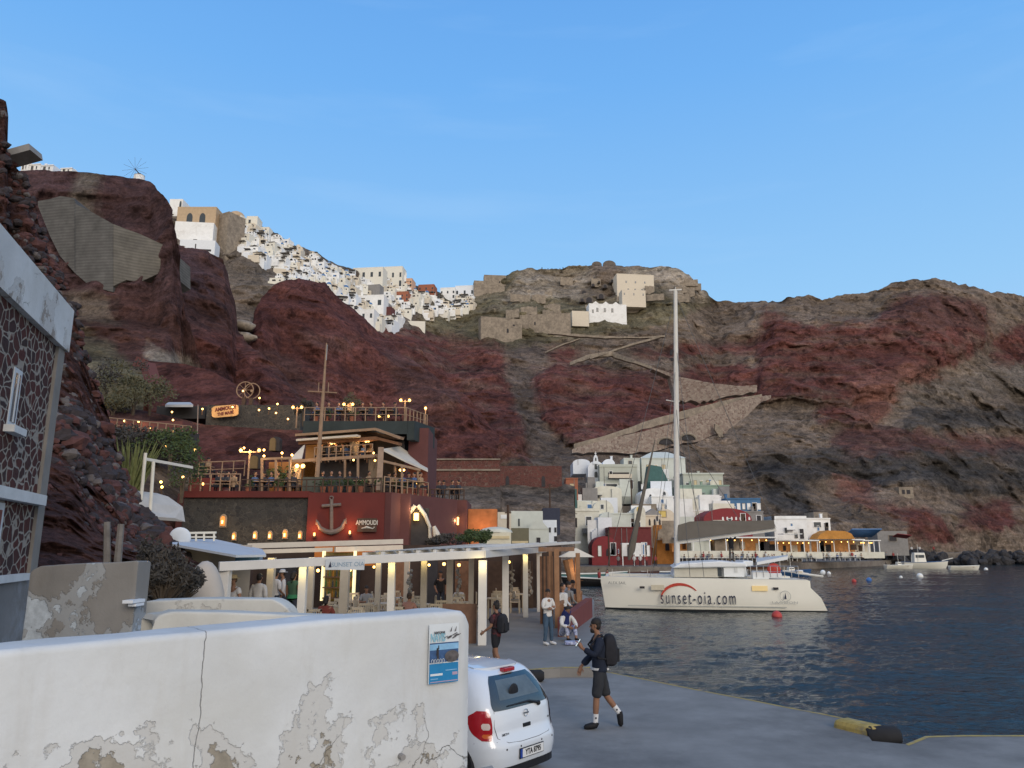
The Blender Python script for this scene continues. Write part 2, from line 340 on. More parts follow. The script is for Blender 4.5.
def patch(name, u0, u1, nu, nv, top, bot, d0, d1, gpow=1.0, amp=6, amp2=1.2, sc_=.03, base='scrub', paint=(), relief=(), seed=0, back=((20, -3), (90, -25)), strata=.0, jag=1.0, mat=None, prof=None):
    ft, fb, f0, f1 = interp(top), interp(bot), interp(d0), interp(d1)
    U = np.linspace(u0, u1, nu); T = np.linspace(0, 1, nv)
    uu, tt = np.meshgrid(U, T)
    yt, yb = ft(uu), fb(uu)
    py = yb+(yt-yb)*tt
    g = tt**gpow if prof is None else np.interp(tt, [p[0] for p in prof], [p[1] for p in prof])
    dd = f0(uu)+(f1(uu)-f0(uu))*g
    def toworld(px, py, Y):
        u = (px-512)/F; v = (384-py)/F; dy = ct-v*st; dz = st+v*ct; s = Y/dy
        return u*s, Y, CZ+dz*s
    wx = uu+5*fbm(uu*.03, py*.03, uu*0+seed, 4, 11); wy = py+5*fbm(uu*.03, py*.05, uu*0+seed+9.3, 4, 31)
    wx2 = wx+3*fbm(uu*.2, py*.2, uu*0, 3, 51); wy2 = wy+3*fbm(uu*.2, py*.2, uu*0+4, 3, 61)
    for poly, a, fea in relief:
        # soft relief: average several jittered tests
        acc = 0
        for k in range(12):
            an = k*math.pi/6
            for rr in (.4, 1.2, 2.4):
                acc = acc+inpoly(wx+fea*rr*math.cos(an), wy+fea*rr*.6*math.sin(an), poly)
        dd = dd-a*.5*acc/36.0
    X, Y, Z = toworld(uu, py, dd)
    n1 = fbm(X*sc_, Y*sc_, Z*sc_*.6, 6, seed)
    n2 = ridg(X*sc_*2.2, Y*sc_*2.2, Z*sc_*1.1, 6, seed+20)
    if strata: n2 = n2+strata*fbm(X*sc_*.4, Y*sc_*.4, Z*sc_*7, 3, seed+40)
    n3 = ridg(X*sc_*1.3, Y*sc_*1.3, Z*sc_*.25, 4, seed+33)
    fade = np.clip(tt*6, 0, 1)
    dd2 = dd-(amp*n1+amp*.62*n2+amp*.5*n3)*fade
    X, Y, Z = toworld(uu, py, dd2)
    edge = jag*amp2
    Z = Z+edge*fbm(X*.12, Y*.12, Z*.12, 5, seed+70)*2
    X = X+edge*fbm(X*.15, Y*.15, Z*.15, 4, seed+80)*1.5
    # colours
    cb = np.array(CL[base]); C = np.ones(uu.shape+(3,))*cb
    for poly, cls in paint:
        acc = 0
        for kx in range(6):
            an = kx*math.pi/3; rr = (2, 8)[kx % 2]
            acc = acc+inpoly(wx2+rr*math.cos(an), wy2+rr*.7*math.sin(an), poly)
        m = (acc/6.0)[..., None]
        m = np.clip(m*(.95+.75*fbm(X*.12, Y*.12, Z*.3, 5, seed+7))[..., None], 0, 1)
        C = C*(1-m)+m*np.array(CL[cls])
    k = 1+.42*fbm(X*.09, Y*.09, Z*.18, 5, seed+90)+.38*n2+.2*n3+.25*fbm(X*.5, Y*.5, Z*.9, 3, seed+95)
    C = C*np.clip(k, .25, 2.2)[..., None]
    st_b = fbm(X*.02, Y*.02, Z*.55+1.5*fbm(X*.03, Y*.03, Z*.03, 3, seed+5), 3, seed+44)
    C = C*(1+.30*st_b)[..., None]
    rv = ridg(X*.06, Y*.06, Z*.02, 4, seed+61); C = C*(1-.35*np.clip(rv-.45, 0, .5)/.5)[..., None]+np.clip(rv*-1-.25, 0, .4)[..., None]*np.array([.10, .08, .065])
    dk = fbm(X*.3, Y*.3, Z*.3, 3, seed+99)     # scattered dark bushes
    C = C*np.where((dk > .30) & (C[..., 0] < 9), .62, 1)[..., None]
    V = np.stack([X, Y, Z], -1)
    f_ = V[0].copy(); f_[:, 2] -= 8
    rows = [f_[None], V]; cols = [C[0][None], C]
    last = V[-1]; dirx = last[:, 0]/np.maximum(last[:, 1], 1)
    for bd, bz in back:
        r_ = last.copy(); r_[:, 1] += bd; r_[:, 0] += bd*dirx; r_[:, 2] += bz
        rows.append(r_[None]); cols.append(C[-1][None])
    V = np.concatenate(rows, 0); C = np.concatenate(cols, 0); NV = V.shape[0]
    idx = np.arange(NV*nu).reshape(NV, nu)
    q = np.stack([idx[:-1, :-1], idx[:-1, 1:], idx[1:, 1:], idx[1:, :-1]], -1).reshape(-1, 4)
    me = D.meshes.new(name); me.vertices.add(NV*nu); me.vertices.foreach_set('co', V.reshape(-1).astype(np.float32))
    me.loops.add(q.size); me.loops.foreach_set('vertex_index', q.reshape(-1).astype(np.int32))
    me.polygons.add(len(q)); me.polygons.foreach_set('loop_start', np.arange(0, q.size, 4, dtype=np.int32)); me.polygons.foreach_set('loop_total', np.full(len(q), 4, np.int32))
    me.update(calc_edges=True); me.validate()
    at = me.color_attributes.new('Col', 'FLOAT_COLOR', 'POINT')
    at.data.foreach_set('color', np.concatenate([np.clip(C, 0, 1), np.ones(C.shape[:2]+(1,))], -1).reshape(-1).astype(np.float32))
    me.polygons.foreach_set('use_smooth', [True]*len(me.polygons))
    me.materials.append(mat or ROCK)
    o = D.objects.new(name, me); COL.objects.link(o); o['kind'] = 'structure'
    def surf(px, pyq):   # nearest distance on this patch for a pixel direction
        t = (pyq-fb(px))/(ft(px)-fb(px)); t = min(max(t, 0), 1)
        i = int(round((px-u0)/(u1-u0)*(nu-1))); j = int(round(t*(nv-1)))
        i = min(max(i, 0), nu-1)
        return float(dd2[j, i])
    return o, surf
# ---- back hillside (caldera wall) -------------------------------------------------
SKYL = [(-200, 205), (0, 200), (150, 200), (172, 205), (200, 215), (226, 222), (262, 228), (300, 246), (340, 268), (372, 280), (400, 283), (420, 286), (440, 292), (452, 294), (468, 290), (482, 284), (505, 276), (518, 268), (545, 268), (580, 267), (600, 266),
        (630, 266), (655, 266), (676, 267), (690, 274), (699, 287), (706, 292), (713, 301), (719, 303), (760, 301), (800, 298), (840, 295), (870, 291), (890, 284), (905, 280), (925, 278), (945, 280), (960, 285), (985, 290), (1024, 296), (1250, 330)]
BOT = [(-200, 560), (560, 560), (620, 562), (880, 563), (960, 560), (1024, 558), (1250, 556)]
D0 = [(-200, 120), (150, 120), (420, 120), (560, 150), (700, 190), (880, 215), (1024, 260), (1250, 330)]
D1 = [(-200, 270), (150, 280), (250, 290), (350, 320), (450, 380), (560, 400), (700, 400), (760, 390), (925, 400), (1024, 430), (1250, 470)]
paint = [
 ([(170,200),(480,280),(480,330),(380,345),(250,300),(170,240)], 'scree'),
 ([(425,300),(520,262),(600,266),(700,266),(715,303),(640,330),(560,345),(470,350),(420,330)], 'olive'),
 ([(520,268),(600,270),(640,268),(640,300),(560,300),(500,300),(515,285)], 'beige'),
 ([(640,268),(690,268),(712,300),(680,300),(650,285)], 'beige'),
 ([(380,325),(505,345),(505,360),(530,440),(540,500),(430,500),(300,470),(300,330)], 'red'),
 ([(505,345),(545,350),(535,380),(545,440),(600,470),(540,470),(520,420)], 'gully'),
 ([(535,372),(560,362),(620,368),(690,375),(750,392),(690,420),(640,440),(590,455),(560,440),(540,415)], 'red'),
 ([(548,350),(575,344),(580,356),(560,364),(545,362)], 'red'),
 ([(625,348),(720,345),(800,325),(860,322),(790,345),(750,355),(640,358)], 'red'),
 ([(590,262),(620,262),(640,290),(620,300),(590,300)], 'scrub'),
 ([(690,365),(770,365),(770,400),(720,400),(690,395)], 'red'),
 ([(765,310),(830,330),(870,325),(900,300),(935,290),(970,300),(990,290),(985,340),(975,355),(930,370),(890,395),(840,400),(760,398),(758,340)], 'red'),
 ([(870,278),(930,274),(1000,286),(1000,306),(960,300),(930,296),(890,304),(860,312)], 'scrub'),
 ([(900,300),(930,294),(985,306),(985,330),(930,330),(880,320)], 'dred'),
 ([(990,335),(1040,320),(1040,365),(995,368)], 'red'),
 ([(815,405),(850,400),(890,405),(870,425),(815,428)], 'red'),
 ([(860,375),(930,365),(950,380),(900,400),(870,430),(850,400)], 'rose'),
 ([(820,440),(860,420),(900,430),(960,435),(1040,440),(1040,460),(820,460)], 'dred'),
 ([(900,385),(950,375),(980,385),(960,410),(905,410)], 'scree'),
 ([(965,370),(1060,362),(1060,400),(960,400)], 'scree'),
 ([(920,408),(1060,405),(1060,430),(900,430)], 'basalt'),
 ([(750,452),(830,448),(860,455),(930,452),(1060,450),(1060,495),(940,490),(830,480),(750,478)], 'basalt'),
 ([(740,445),(790,440),(820,520),(770,510)], 'basalt'),
 ([(650,430),(760,400),(830,430),(830,450),(760,455),(700,480)], 'scrub'),
 ([(880,500),(930,505),(960,545),(925,545)], 'red'),
 ([(960,500),(1010,498),(1020,530),(960,530)], 'red'),
 ([(830,475),(870,480),(890,520),(850,500)], 'rose'),
 ([(420,462),(560,466),(560,500),(420,500)], 'scrub'),
]
relief = [
 ([(300,335),(505,345),(510,375),(530,440),(480,470),(300,480)], 26, 7),
 ([(537,372),(560,362),(620,368),(690,378),(760,395),(690,420),(640,440),(590,455),(560,440),(542,415)], 20, 6),
 ([(765,312),(870,322),(930,292),(985,292),(985,340),(930,368),(890,395),(840,405),(758,400)], 24, 6),
 ([(815,405),(890,405),(870,428),(815,428)], 10, 4),
 ([(590,262),(712,262),(714,300),(660,306),(620,300),(590,280)], 14, 5),
 ([(750,452),(1060,450),(1060,495),(750,478)], 8, 5),
 ([(920,408),(1060,405),(1060,430),(900,430)], 5, 3),
]
hill, SA = patch('hillside', -200, 1250, 880, 260, SKYL, BOT, D0, D1, amp=9, amp2=1.6, sc_=.028, paint=paint, relief=relief, seed=3, strata=.5, prof=[(0, 0), (.12, .07), (1, 1)])
# ---- red lobes and the nearer left cliff ------------------------------------------
topB = [(246, 345), (252, 318), (262, 296), (275, 281), (300, 276), (325, 284), (340, 298), (362, 316), (378, 332), (400, 350), (430, 372), (470, 400), (500, 430)]
lobeB, SB = patch('red_cliff', 246, 500, 200, 150, topB, [(200, 545), (550, 545)], [(200, 105), (500, 118)], [(246, 190), (280, 215), (330, 225), (380, 230), (500, 200)], amp=6, amp2=1.0, sc_=.04, base='red', seed=13, strata=.6,
  paint=[([(380, 345), (470, 385), (440, 440), (400, 400)], 'dred'), ([(300,330),(360,340),(340,352),(300,345)], 'dred'), ([(255,350),(300,365),(330,400),(270,395)], 'dred')], prof=[(0, 0), (.25, .3), (.6, .7), (.9, .86), (1, 1)])
topC = [(150, 245), (185, 248), (205, 250), (225, 258), (232, 290), (236, 330), (262, 356), (300, 392), (340, 430), (380, 470)]
lobeC, SC_ = patch('dark_cliff', 150, 380, 170, 170, topC, [(100, 548), (400, 548)], [(100, 75), (400, 92)], [(150, 165), (225, 185), (262, 160), (380, 130)], amp=5, amp2=.8, sc_=.05, base='dred', seed=23, strata=.5,
  paint=[([(190, 330), (240, 340), (300, 400), (300, 430), (200, 400)], 'red'), ([(150,355),(185,370),(240,395),(240,430),(150,420)], 'rose'), ([(150,250),(200,250),(215,300),(160,300)], 'purple')], prof=[(0, 0), (.3, .35), (.6, .6), (.9, .85), (1, 1)])
topD = [(-150, 150), (10, 168), (22, 172), (60, 172), (92, 174), (118, 176), (140, 179), (152, 183), (160, 192), (168, 200), (174, 214), (177, 235), (181, 262), (184, 300), (196, 350), (215, 400)]
lobeD, SD = patch('left_cliff', -150, 215, 220, 200, topD, [(-150, 545), (230, 545)], [(-150, 55), (230, 66)], [(-150, 130), (90, 135), (150, 135), (185, 120), (215, 95)], amp=4.0, amp2=.7, sc_=.06, base='dred', seed=33, strata=.5,
  paint=[([(20, 165), (185, 165), (180, 300), (20, 300)], 'purple'), ([(80, 165), (95, 170), (92, 225), (70, 205)], 'scree'), ([(60,290),(110,300),(120,330),(70,320)], 'scrub'), ([(60,320),(150,370),(185,400),(160,440),(60,430)], 'olive'),([(150, 345),(190, 362),(215,385),(150,360)],'beige')], prof=[(0, 0), (.45, .35), (.62, .75), (1, 1)])
# near rubble slope behind the stone building
topE = [(-260, 40), (-60, 90), (0, 98), (4, 101), (8, 122), (2, 150), (10, 158), (26, 176), (40, 225), (58, 270), (72, 300), (84, 345), (98, 395), (112, 440), (126, 480), (138, 505), (152, 520), (172, 538), (190, 560), (215, 585)]
ROCK2 = rockmat('rubble_rock', 1.0, 5.0)
lobeE, SE = patch('rubble_slope', -260, 215, 300, 320, topE, [(-260, 600), (215, 602)], [(-260, 12), (50, 14), (215, 17)], [(-260, 26), (0, 34), (90, 30), (150, 25), (215, 19)], amp=1.1, amp2=.3, sc_=.4, base='dred', seed=43, back=((1.2, -.4), (6, -3)), mat=ROCK2, jag=1.2)
q = MB(); r = random.Random(77); SM_ = [M('stone_red', (.085, .038, .034), .95, .35, 5, .6, dist=.03), M('stone_black', (.042, .034, .036), .95, .35, 5, .6, dist=.03), M('stone_grey', (.115, .10, .095), .95, .3, 5, .6, dist=.03)]
eT, eB = interp(topE), (600, 602)
for k in range(2600):
    px = r.uniform(2, 205); t = r.random()**.8; yt = float(eT(px)); py = yt+(596-yt)*(1-t)
    if py < 95: continue
    Y = SE(px, py); p = P(px, py, Y+.09); s_ = r.uniform(.06, .17)*(1 if Y < 22 else 1.5)*(1.6 if r.random() < .06 else 1); o_ = len(q.v)
    q.ball((0, 0, 0), s_, r.choice((SM_[0], SM_[0], SM_[0], SM_[1], SM_[1], SM_[1], SM_[1], SM_[2])), 7, 5, sc=(r.uniform(.8, 1.3), r.uniform(.7, 1.1), r.uniform(.6, .95)))
    rot = Matrix.Rotation(r.uniform(0, 3), 3, 'Z') @ Matrix.Rotation(r.uniform(-.6, .6), 3, 'X')
    for i_ in range(o_, len(q.v)):
        v = rot @ Vector(q.v[i_]); v *= 1+.45*mnoise.noise(v*6+Vector((k, 0, 0))); q.v[i_] = tuple(v+p)
q.build('rubble_stones', None)['kind'] = 'stuff'
# ------------------------------------------------------------------ water
wm = D.materials.new('sea_water'); wm.use_nodes = True; n = wm.node_tree.nodes; l = wm.node_tree.links; b = n['Principled BSDF']
b.inputs['Base Color'].default_value = (.004, .018, .024, 1); b.inputs['Roughness'].default_value = .08; b.inputs['IOR'].default_value = 1.33; b.inputs['Specular IOR Level'].default_value = .5
geo = n.new('ShaderNodeNewGeometry')
def wn(scale, det, vec=None, sc3=None):
    t = n.new('ShaderNodeTexNoise'); t.inputs['Scale'].default_value = scale; t.inputs['Detail'].default_value = det; t.inputs['Roughness'].default_value = .6
    mp_ = n.new('ShaderNodeMapping'); mp_.inputs['Scale'].default_value = sc3 or (1, 1, 1); l.new(geo.outputs['Position'], mp_.inputs['Vector']); l.new(mp_.outputs['Vector'], t.inputs['Vector']); return t
w1 = wn(2.2, 5, sc3=(.8, 1.3, 1)); w2 = wn(9, 3, sc3=(.8, 1.2, 1))
a1 = n.new('ShaderNodeMath'); a1.operation = 'MULTIPLY_ADD'; l.new(w2.outputs['Fac'], a1.inputs[0]); a1.inputs[1].default_value = .2; l.new(w1.outputs['Fac'], a1.inputs[2])
bp = n.new('ShaderNodeBump'); bp.inputs['Strength'].default_value = 1.0; bp.inputs['Distance'].default_value = .09
l.new(a1.outputs[0], bp.inputs['Height']); l.new(bp.outputs['Normal'], b.inputs['Normal'])
WZ = -1.0
NU, NV_ = 620, 620
Yr = 11.0*np.exp(np.linspace(0, math.log(420/11.0), NV_)); uu_ = np.linspace(-.45, 1.25, NU)
YY = np.repeat(Yr[:, None], NU, 1); XX = uu_[None, :]*YY
ph = fbm(XX*.05, YY*.05, XX*0, 2, 5)
def rotn(a, sx, sy, sd, o_=1, k=1.0):
    c_, s__ = math.cos(a), math.sin(a); return fbm((XX*c_+YY*s__)*sx, (-XX*s__+YY*c_)*sy, XX*0+sd, o_, sd)
def rdg(a, sx, sy, sd):
    c_, s__ = math.cos(a), math.sin(a); return 1-2*np.abs(vn((XX*c_+YY*s__)*sx+ph, (-XX*s__+YY*c_)*sy, XX*0+sd, sd))
wv_ = .10*rotn(.3, .16, .26, 3, 2)+.022*rdg(.25, .6, 1.2, 5)+.019*rdg(-.5, .9, 1.7, 6)+.011*rdg(.9, 1.7, 2.9, 7)+.009*rdg(-.15, 2.6, 4.4, 8)
ZZ = WZ+wv_
V_ = np.stack([XX, YY, ZZ], -1); idx = np.arange(NU*NV_).reshape(NV_, NU); q_ = np.stack([idx[:-1, :-1], idx[:-1, 1:], idx[1:, 1:], idx[1:, :-1]], -1).reshape(-1, 4)
me = D.meshes.new('water'); me.vertices.add(NU*NV_); me.vertices.foreach_set('co', V_.reshape(-1).astype(np.float32)); me.loops.add(q_.size); me.loops.foreach_set('vertex_index', q_.reshape(-1).astype(np.int32)); me.polygons.add(len(q_)); me.polygons.foreach_set('loop_start', np.arange(0, q_.size, 4, dtype=np.int32)); me.polygons.foreach_set('loop_total', np.full(len(q_), 4, np.int32)); me.update(calc_edges=True); me.validate()
me.polygons.foreach_set('use_smooth', [True]*len(me.polygons)); me.materials.append(wm); o = D.objects.new('water', me); COL.objects.link(o); o['kind'] = 'structure'
mb = MB(); mb.add([(-1500, -300, WZ-3), (2500, -300, WZ-3), (2500, 2500, WZ-3), (-1500, 2500, WZ-3)], [(0, 1, 2, 3)])
mb.build('seabed_ground', M('seabed', (.05, .05, .045), .9))['kind'] = 'structure'
# ------------------------------------------------------------------ shared materials
WHITE = M('whitewash', (.78, .78, .76), .85, .07, 1.2, stain=(.55, .53, .49), stain_amt=.55)
WHITE2 = M('blue_white_plaster', (.70, .73, .76), .85, .06, 2.5)
CREAM = M('cream_plaster', (.62, .55, .44), .85, .08, 2)
PALE = M('pale_cream', (.70, .67, .58), .85, .06, 2)
OCHRE = M('ochre_plaster', (.46, .34, .22), .9, .12, 1)
STONE = M('beige_stone', (.27, .225, .175), .95, .35, .9, .6, dist=.15, stain=(.15, .125, .10), stain_amt=.8)
PANE = M('dark_window', (.03, .04, .05), .25, .2, 4, spec=.5)
BLUEP = M('blue_paint', (.07, .17, .34), .5, .1, 3)
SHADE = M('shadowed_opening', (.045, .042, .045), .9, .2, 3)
TERRA = M('terracotta', (.32, .12, .07), .9, .15, 2)
GREY = M('grey_concrete', (.24, .23, .22), .9, .15, 1.5, .3, dist=.03)
WOOD = M('brown_wood', (.20, .10, .055), .7, .25, 5, .2)
DWOOD = M('dark_wood', (.075, .045, .03), .7, .25, 5, .2)
BULB = M('warm_bulb', (1, .75, .4), .5, 0, 1, emit=(1, .52, .13), estr=6)
BULBD = M('warm_bulb_soft', (1, .75, .4), .5, 0, 1, emit=(1, .55, .15), estr=4)
def opening(mb_, x, z, w, h, y, mat=PANE, arch=False, t=.06):
    """window/door pane standing a few cm proud of a facade at local y (front = -y)"""
    if arch:
        pts = [(x-w/2, z), (x+w/2, z), (x+w/2, z+h*.6)]
        for i in range(1, 6): a = math.pi*i/6; pts.append((x+w/2*math.cos(a), z+h*.6+h*.4*math.sin(a)))
        pts.append((x-w/2, z+h*.6))
        mb_.prism([(a, y-t, b) for a, b in pts], (0, t*1.5, 0), mat)
    else: mb_.box((x, y-t*.25, z+h/2), (w, t*1.5, h), mat)
def win(parent, x, z, w, h, y, mat=PANE, arch=False, frame=None, name='window'):
    m_ = MB(); opening(m_, x, z, w, h, y, mat, arch)
    o = m_.build(name, mat, parent)
    if frame:
        f = MB(); t = min(.12, w*.12)
        f.box((x, y-.05, z-.04), (w+2*t, .16, .08), frame); f.box((x, y-.05, z+h+.04), (w+2*t, .12, .08), frame)
        f.box((x-w/2-t/2, y-.05, z+h/2), (t, .12, h), frame); f.box((x+w/2+t/2, y-.05, z+h/2), (t, .12, h), frame)
        f.build('frame', frame, o)
    return o
AWN = M('grey_awning', (.16, .14, .12), .9, .2, 2)
# ------------------------------------------------------------------ ridge village (Oia)
protos = []
def vproto(i):
    r = random.Random(100+i)
    o = empty('village_house', (0, 0, -500), 'x', 'house')
    w = r.uniform(3.0, 5.2); h = r.uniform(1.9, 2.8); d = 5
    kind = i % 4
    mat = [WHITE, WHITE, WHITE2, PALE, WHITE, CREAM][i % 6]
    b = MB()
    if kind == 1: b.vault((0, d/2, -4), w, d, 4+h*.62, 4+h*1.05, mat)
    else:
        b.box((0, d/2, h/2-2), (w, d, h+4), mat)
        b.box((0, .12, h+.12), (w+.02, .24, .3), mat); b.box((w/2-.12, d/2, h+.12), (.24, d-.5, .3), mat); b.box((-w/2+.12, d/2, h+.12), (.24, d-.5, .3), mat)
    b.build('wall', mat, o)
    n = r.choice((2, 2, 3, 3))
    for k in range(n):
        x = (k-(n-1)/2)*w/(n+.3); a = r.random() < .5
        win(o, x, .7, r.uniform(.55, 1.0), r.uniform(.9, 1.3), 0, r.choice((PANE, SHADE, SHADE, SHADE)), a)
    if r.random() < .75:
        m_ = MB(); x = r.uniform(-.25, .25)*w; opening(m_, x, 0, .9, 2.0, 0, r.choice((SHADE, BLUEP, SHADE)), r.random() < .5); m_.build('door', SHADE, o)
    t = MB(); t.box((0, -.9, -.25-1.2), (w*.95, 1.8, .3+2.4), mat); t.box((0, -1.75, .2), (w*.95, .16, .7), mat); t.build('terrace', mat, o)
    if kind == 2:
        c = MB(); c.box((w*.3, 2, h+.8), (.45, .45, 1), mat); c.box((w*.3, 2, h+1.35), (.6, .6, .12), mat); c.build('chimney', mat, o)
    if i in (5, 9): c = MB(); c.tube([(0, 2.2, h), (0, 2.2, h+.5)], 1.1, 12, mat); c.ball((0, 2.2, h+.5), 1.15, BLUEP if i == 9 else mat, 12, 7, zmin=0); c.build('dome', mat, o, smooth=True)
    if kind == 3 and r.random() < .8:
        c = MB(); c.box((-.2*w, 2.2, h+.9), (w*.5, 2.4, 1.6), mat); c.build('upper_room', mat, o)
        win(o, -.2*w, h+.5, .6, .9, 1.0, PANE)
    if i % 4 == 0:
        c = MB(); c.box((0, -1.0, h*.93), (w*.9, 2.0, .1), AWN); c.build('awning', AWN, o); c = MB(); c.box((-.1*w, -.05, h*.42), (w*.4, .1, h*.6), SHADE); c.build('porch_opening', SHADE, o)
    return o
for i in range(12): protos.append(vproto(i))
vtop = interp([(226, 214), (262, 230), (300, 249), (340, 270), (372, 280), (400, 274), (412, 288), (440, 297), (455, 299), (478, 290)])
vbot = interp([(226, 232), (246, 250), (262, 262), (276, 284), (300, 285), (325, 290), (345, 306), (375, 322), (392, 323), (405, 316), (440, 312), (478, 306)])
cnt = 0
VG = 'small whitewashed houses stepping down the ridge'
used = set()
NROW = 15
for row in range(NROW):
    px = 228.0
    while px < 476:
        t = row/(NROW-1.0)
        ht = vbot(px)-vtop(px)
        nr = max(2, ht/4.0)
        if rnd.random() < nr/NROW*1.15:
            py = vtop(px)+ht*(t+rnd.uniform(-.03, .03))+3
            if not (262 < px < 276 and py > 262):
                Y = SA(px, py)-rnd.uniform(1.0, 3.0)
                i = rnd.randrange(12); src = protos[i]
                if i not in used: used.add(i); o = src
                else: o = copy_tree(src)
                p = P(px, py, Y); o.location = p; o.rotation_euler = (0, 0, rnd.uniform(-.3, .2))
                s = rnd.uniform(.7, 1.12); o.scale = (s, s, s*rnd.uniform(.9, 1.1))
                o['label'] = 'small whitewashed cliff house stepping down the ridge among its white neighbours'; o['group'] = VG
                cnt += 1
        px += rnd.uniform(5.5, 8.5)
for i, p_ in enumerate(protos):
    if i not in used:
        for c in list(p_.children): D.objects.remove(c)
        D.objects.remove(p_)
print('village', cnt)
SKYL_f = interp(SKYL)
# general building: front faces -y local
def block(name, label, cat, px0, px1, pyt, pyb, Y, depth, mat, wins=(), rz=0, vault=0, group=None, roofmat=None, down=3, parapet=0, extra=None):
    a = P(px0, pyb, Y); b_ = P(px1, pyb, Y); zt = ZY(pyt, Y); w = (b_.x-a.x)/max(.3, math.cos(rz)); z0 = a.z; h = zt-z0
    o = empty(name, ((a.x+b_.x)/2, Y, z0), label, cat, group, rz)
    m_ = MB()
    if vault: m_.vault((0, depth/2, -down), w, depth, down+h*(1-vault), down+h, mat, 12)
    else: m_.box((0, depth/2, (h-down)/2), (w, depth, h+down), mat)
    m_.build('wall', mat, o)
    if parapet:
        q = MB(); t = .25
        q.box((0, t/2-.03, h+parapet/2), (w+.06, t, parapet), mat); q.box((-w/2+t/2-.03, depth/2+.1, h+parapet/2), (t, depth-t, parapet), mat); q.box((w/2-t/2+.03, depth/2+.1, h+parapet/2), (t, depth-t, parapet), mat)
        q.build('parapet', mat, o)
    if roofmat:
        q = MB(); q.box((0, depth/2, h+.12), (w+.5, depth+.5, .22), roofmat); q.build('roof', roofmat, o)
    if 100 < Y < 200 and cat in ('house', 'building', 'boathouse'):
        r = random.Random(int(px0*7+pyt)); q = MB()
        if not vault: q.box((0, -.06, h-.1), (w+.14, .14, .22), mat); q.build('cornice', mat, o)
        for k in range(int(w/2.2)):
            x = r.uniform(-.42, .42)*w; t_ = r.choice((0, 0, 1, 2, 3)); q = MB()
            if t_ == 0 and h > 2.6: win(o, x, h*r.choice((.1, .62)), r.uniform(.35, .6), r.uniform(.5, .9), 0, r.choice((PANE, SHADE, BLUEP)), r.random() < .3, frame=WHITE)
            elif t_ == 1: q.box((x, depth*.4, h+.4), (.45, .45, .9), mat); q.box((x, depth*.4, h+.9), (.6, .6, .12), mat); q.build('chimney', mat, o)
            elif t_ == 2 and h > 3: q.box((x, -.5, h*.45), (1.6, 1.0, .12), GREY); q.box((x, -.97, h*.45+.4), (1.6, .06, .7), mat); q.build('balcony', mat, o)
            elif t_ == 3: q.tube([(x, -.08, 0), (x, -.08, h)], .05, 5, GREY); q.build('drainpipe', GREY, o)
        if w > 4: win(o, w*.32, h*.05, .8, min(1.9, h*.6), 0, r.choice((SHADE, BLUEP, DWOOD)), False, frame=WHITE, name='door')
    k_fr = int(px0)
    for wn_ in wins:   # (fx, fz, fw, fh, mat, arch, name)
        fx, fz, fw, fh = wn_[:4]; wm_ = wn_[4] if len(wn_) > 4 else PANE; ar = wn_[5] if len(wn_) > 5 else False; nm = wn_[6] if len(wn_) > 6 else 'window'
        win(o, (fx-.5)*w, fz*h, fw*w, fh*h, 0, wm_, ar, frame=(WHITE if k_fr % 2 else STONE) if 100 < Y < 200 and not ar and fw*w < 2.5 else None, name=nm); k_fr += 1
    if extra: extra(o, w, h)
    return o
def dome(o, x, y, z, r, mat, drum=0, name='dome', h=1.0):
    q = MB()
    if drum: q.tube([(x, y, z), (x, y, z+drum)], r*.96, 14, mat)
    q.ball((x, y, z+drum), r, mat, 14, 8, sc=(1, 1, h), zmin=0); return q.build(name, mat, o, smooth=True)
def wrow(n, z, w_, h_, mat=PANE, arch=False, a=.1, b=.9, name='window'): return [(a+(b-a)*(k/(n-1) if n > 1 else .5), z, w_, h_, mat, arch, name) for k in range(n)]
# large ridge buildings at the left end of the village
block('hilltop_building', 'long ochre stone building with two big arched windows on the cliff top', 'building', 176, 215, 208, 226, 268, 9, OCHRE, [(.33, .12, .15, .6, PANE, True), (.66, .12, .15, .6, PANE, True)], parapet=.5, down=6)
block('retaining_terrace', 'tall white terraced wall under the ochre building on the cliff top', 'wall', 174, 211, 222, 247, 264, 5, WHITE, [(.3, .1, .04, .1, SHADE), (.55, .25, .1, .06, SHADE), (.8, .12, .1, .05, SHADE)], rz=.12, down=8)
block('retaining_terrace', 'lower white terrace wall spreading below the tall white wall', 'wall', 180, 214, 240, 250, 260, 6, WHITE2, [(.45, .1, .03, .5, SHADE), (.75, -.1, .3, .2, SHADE)], rz=.1, down=5)
block('white_house', 'white cube house with a grey dome left of the ochre building', 'house', 169, 182, 199, 209, 275, 7, WHITE, [(.85, .2, .16, .6, PANE, True)], extra=lambda o, w, h: dome(o, -w*.2, 3, h, 1.3, GREY, h=.7))
block('buttress_wall', 'brown stone buttress wall falling away right of the ochre building', 'wall', 213, 228, 213, 246, 270, 8, STONE, rz=-.5, down=8)
def churchx(o, w, h):
    d_ = dome(o, 0, 4, h-.3, w*.42, OCHRE, drum=2.6, h=.8)
    for k in (-1, 1): win(d_, k*w*.16, h+.4, .7, 1.5, 4-w*.40, PANE, True)
block('domed_church', 'ochre domed church standing against the sky above the white village', 'church', 222, 242, 219, 226, 285, 9, CREAM, extra=churchx)
block('white_tower_house', 'pale square house beside the ochre domed church', 'house', 246, 257, 217, 226, 290, 6, PALE, [(.3, .3, .2, .4)], parapet=.4)
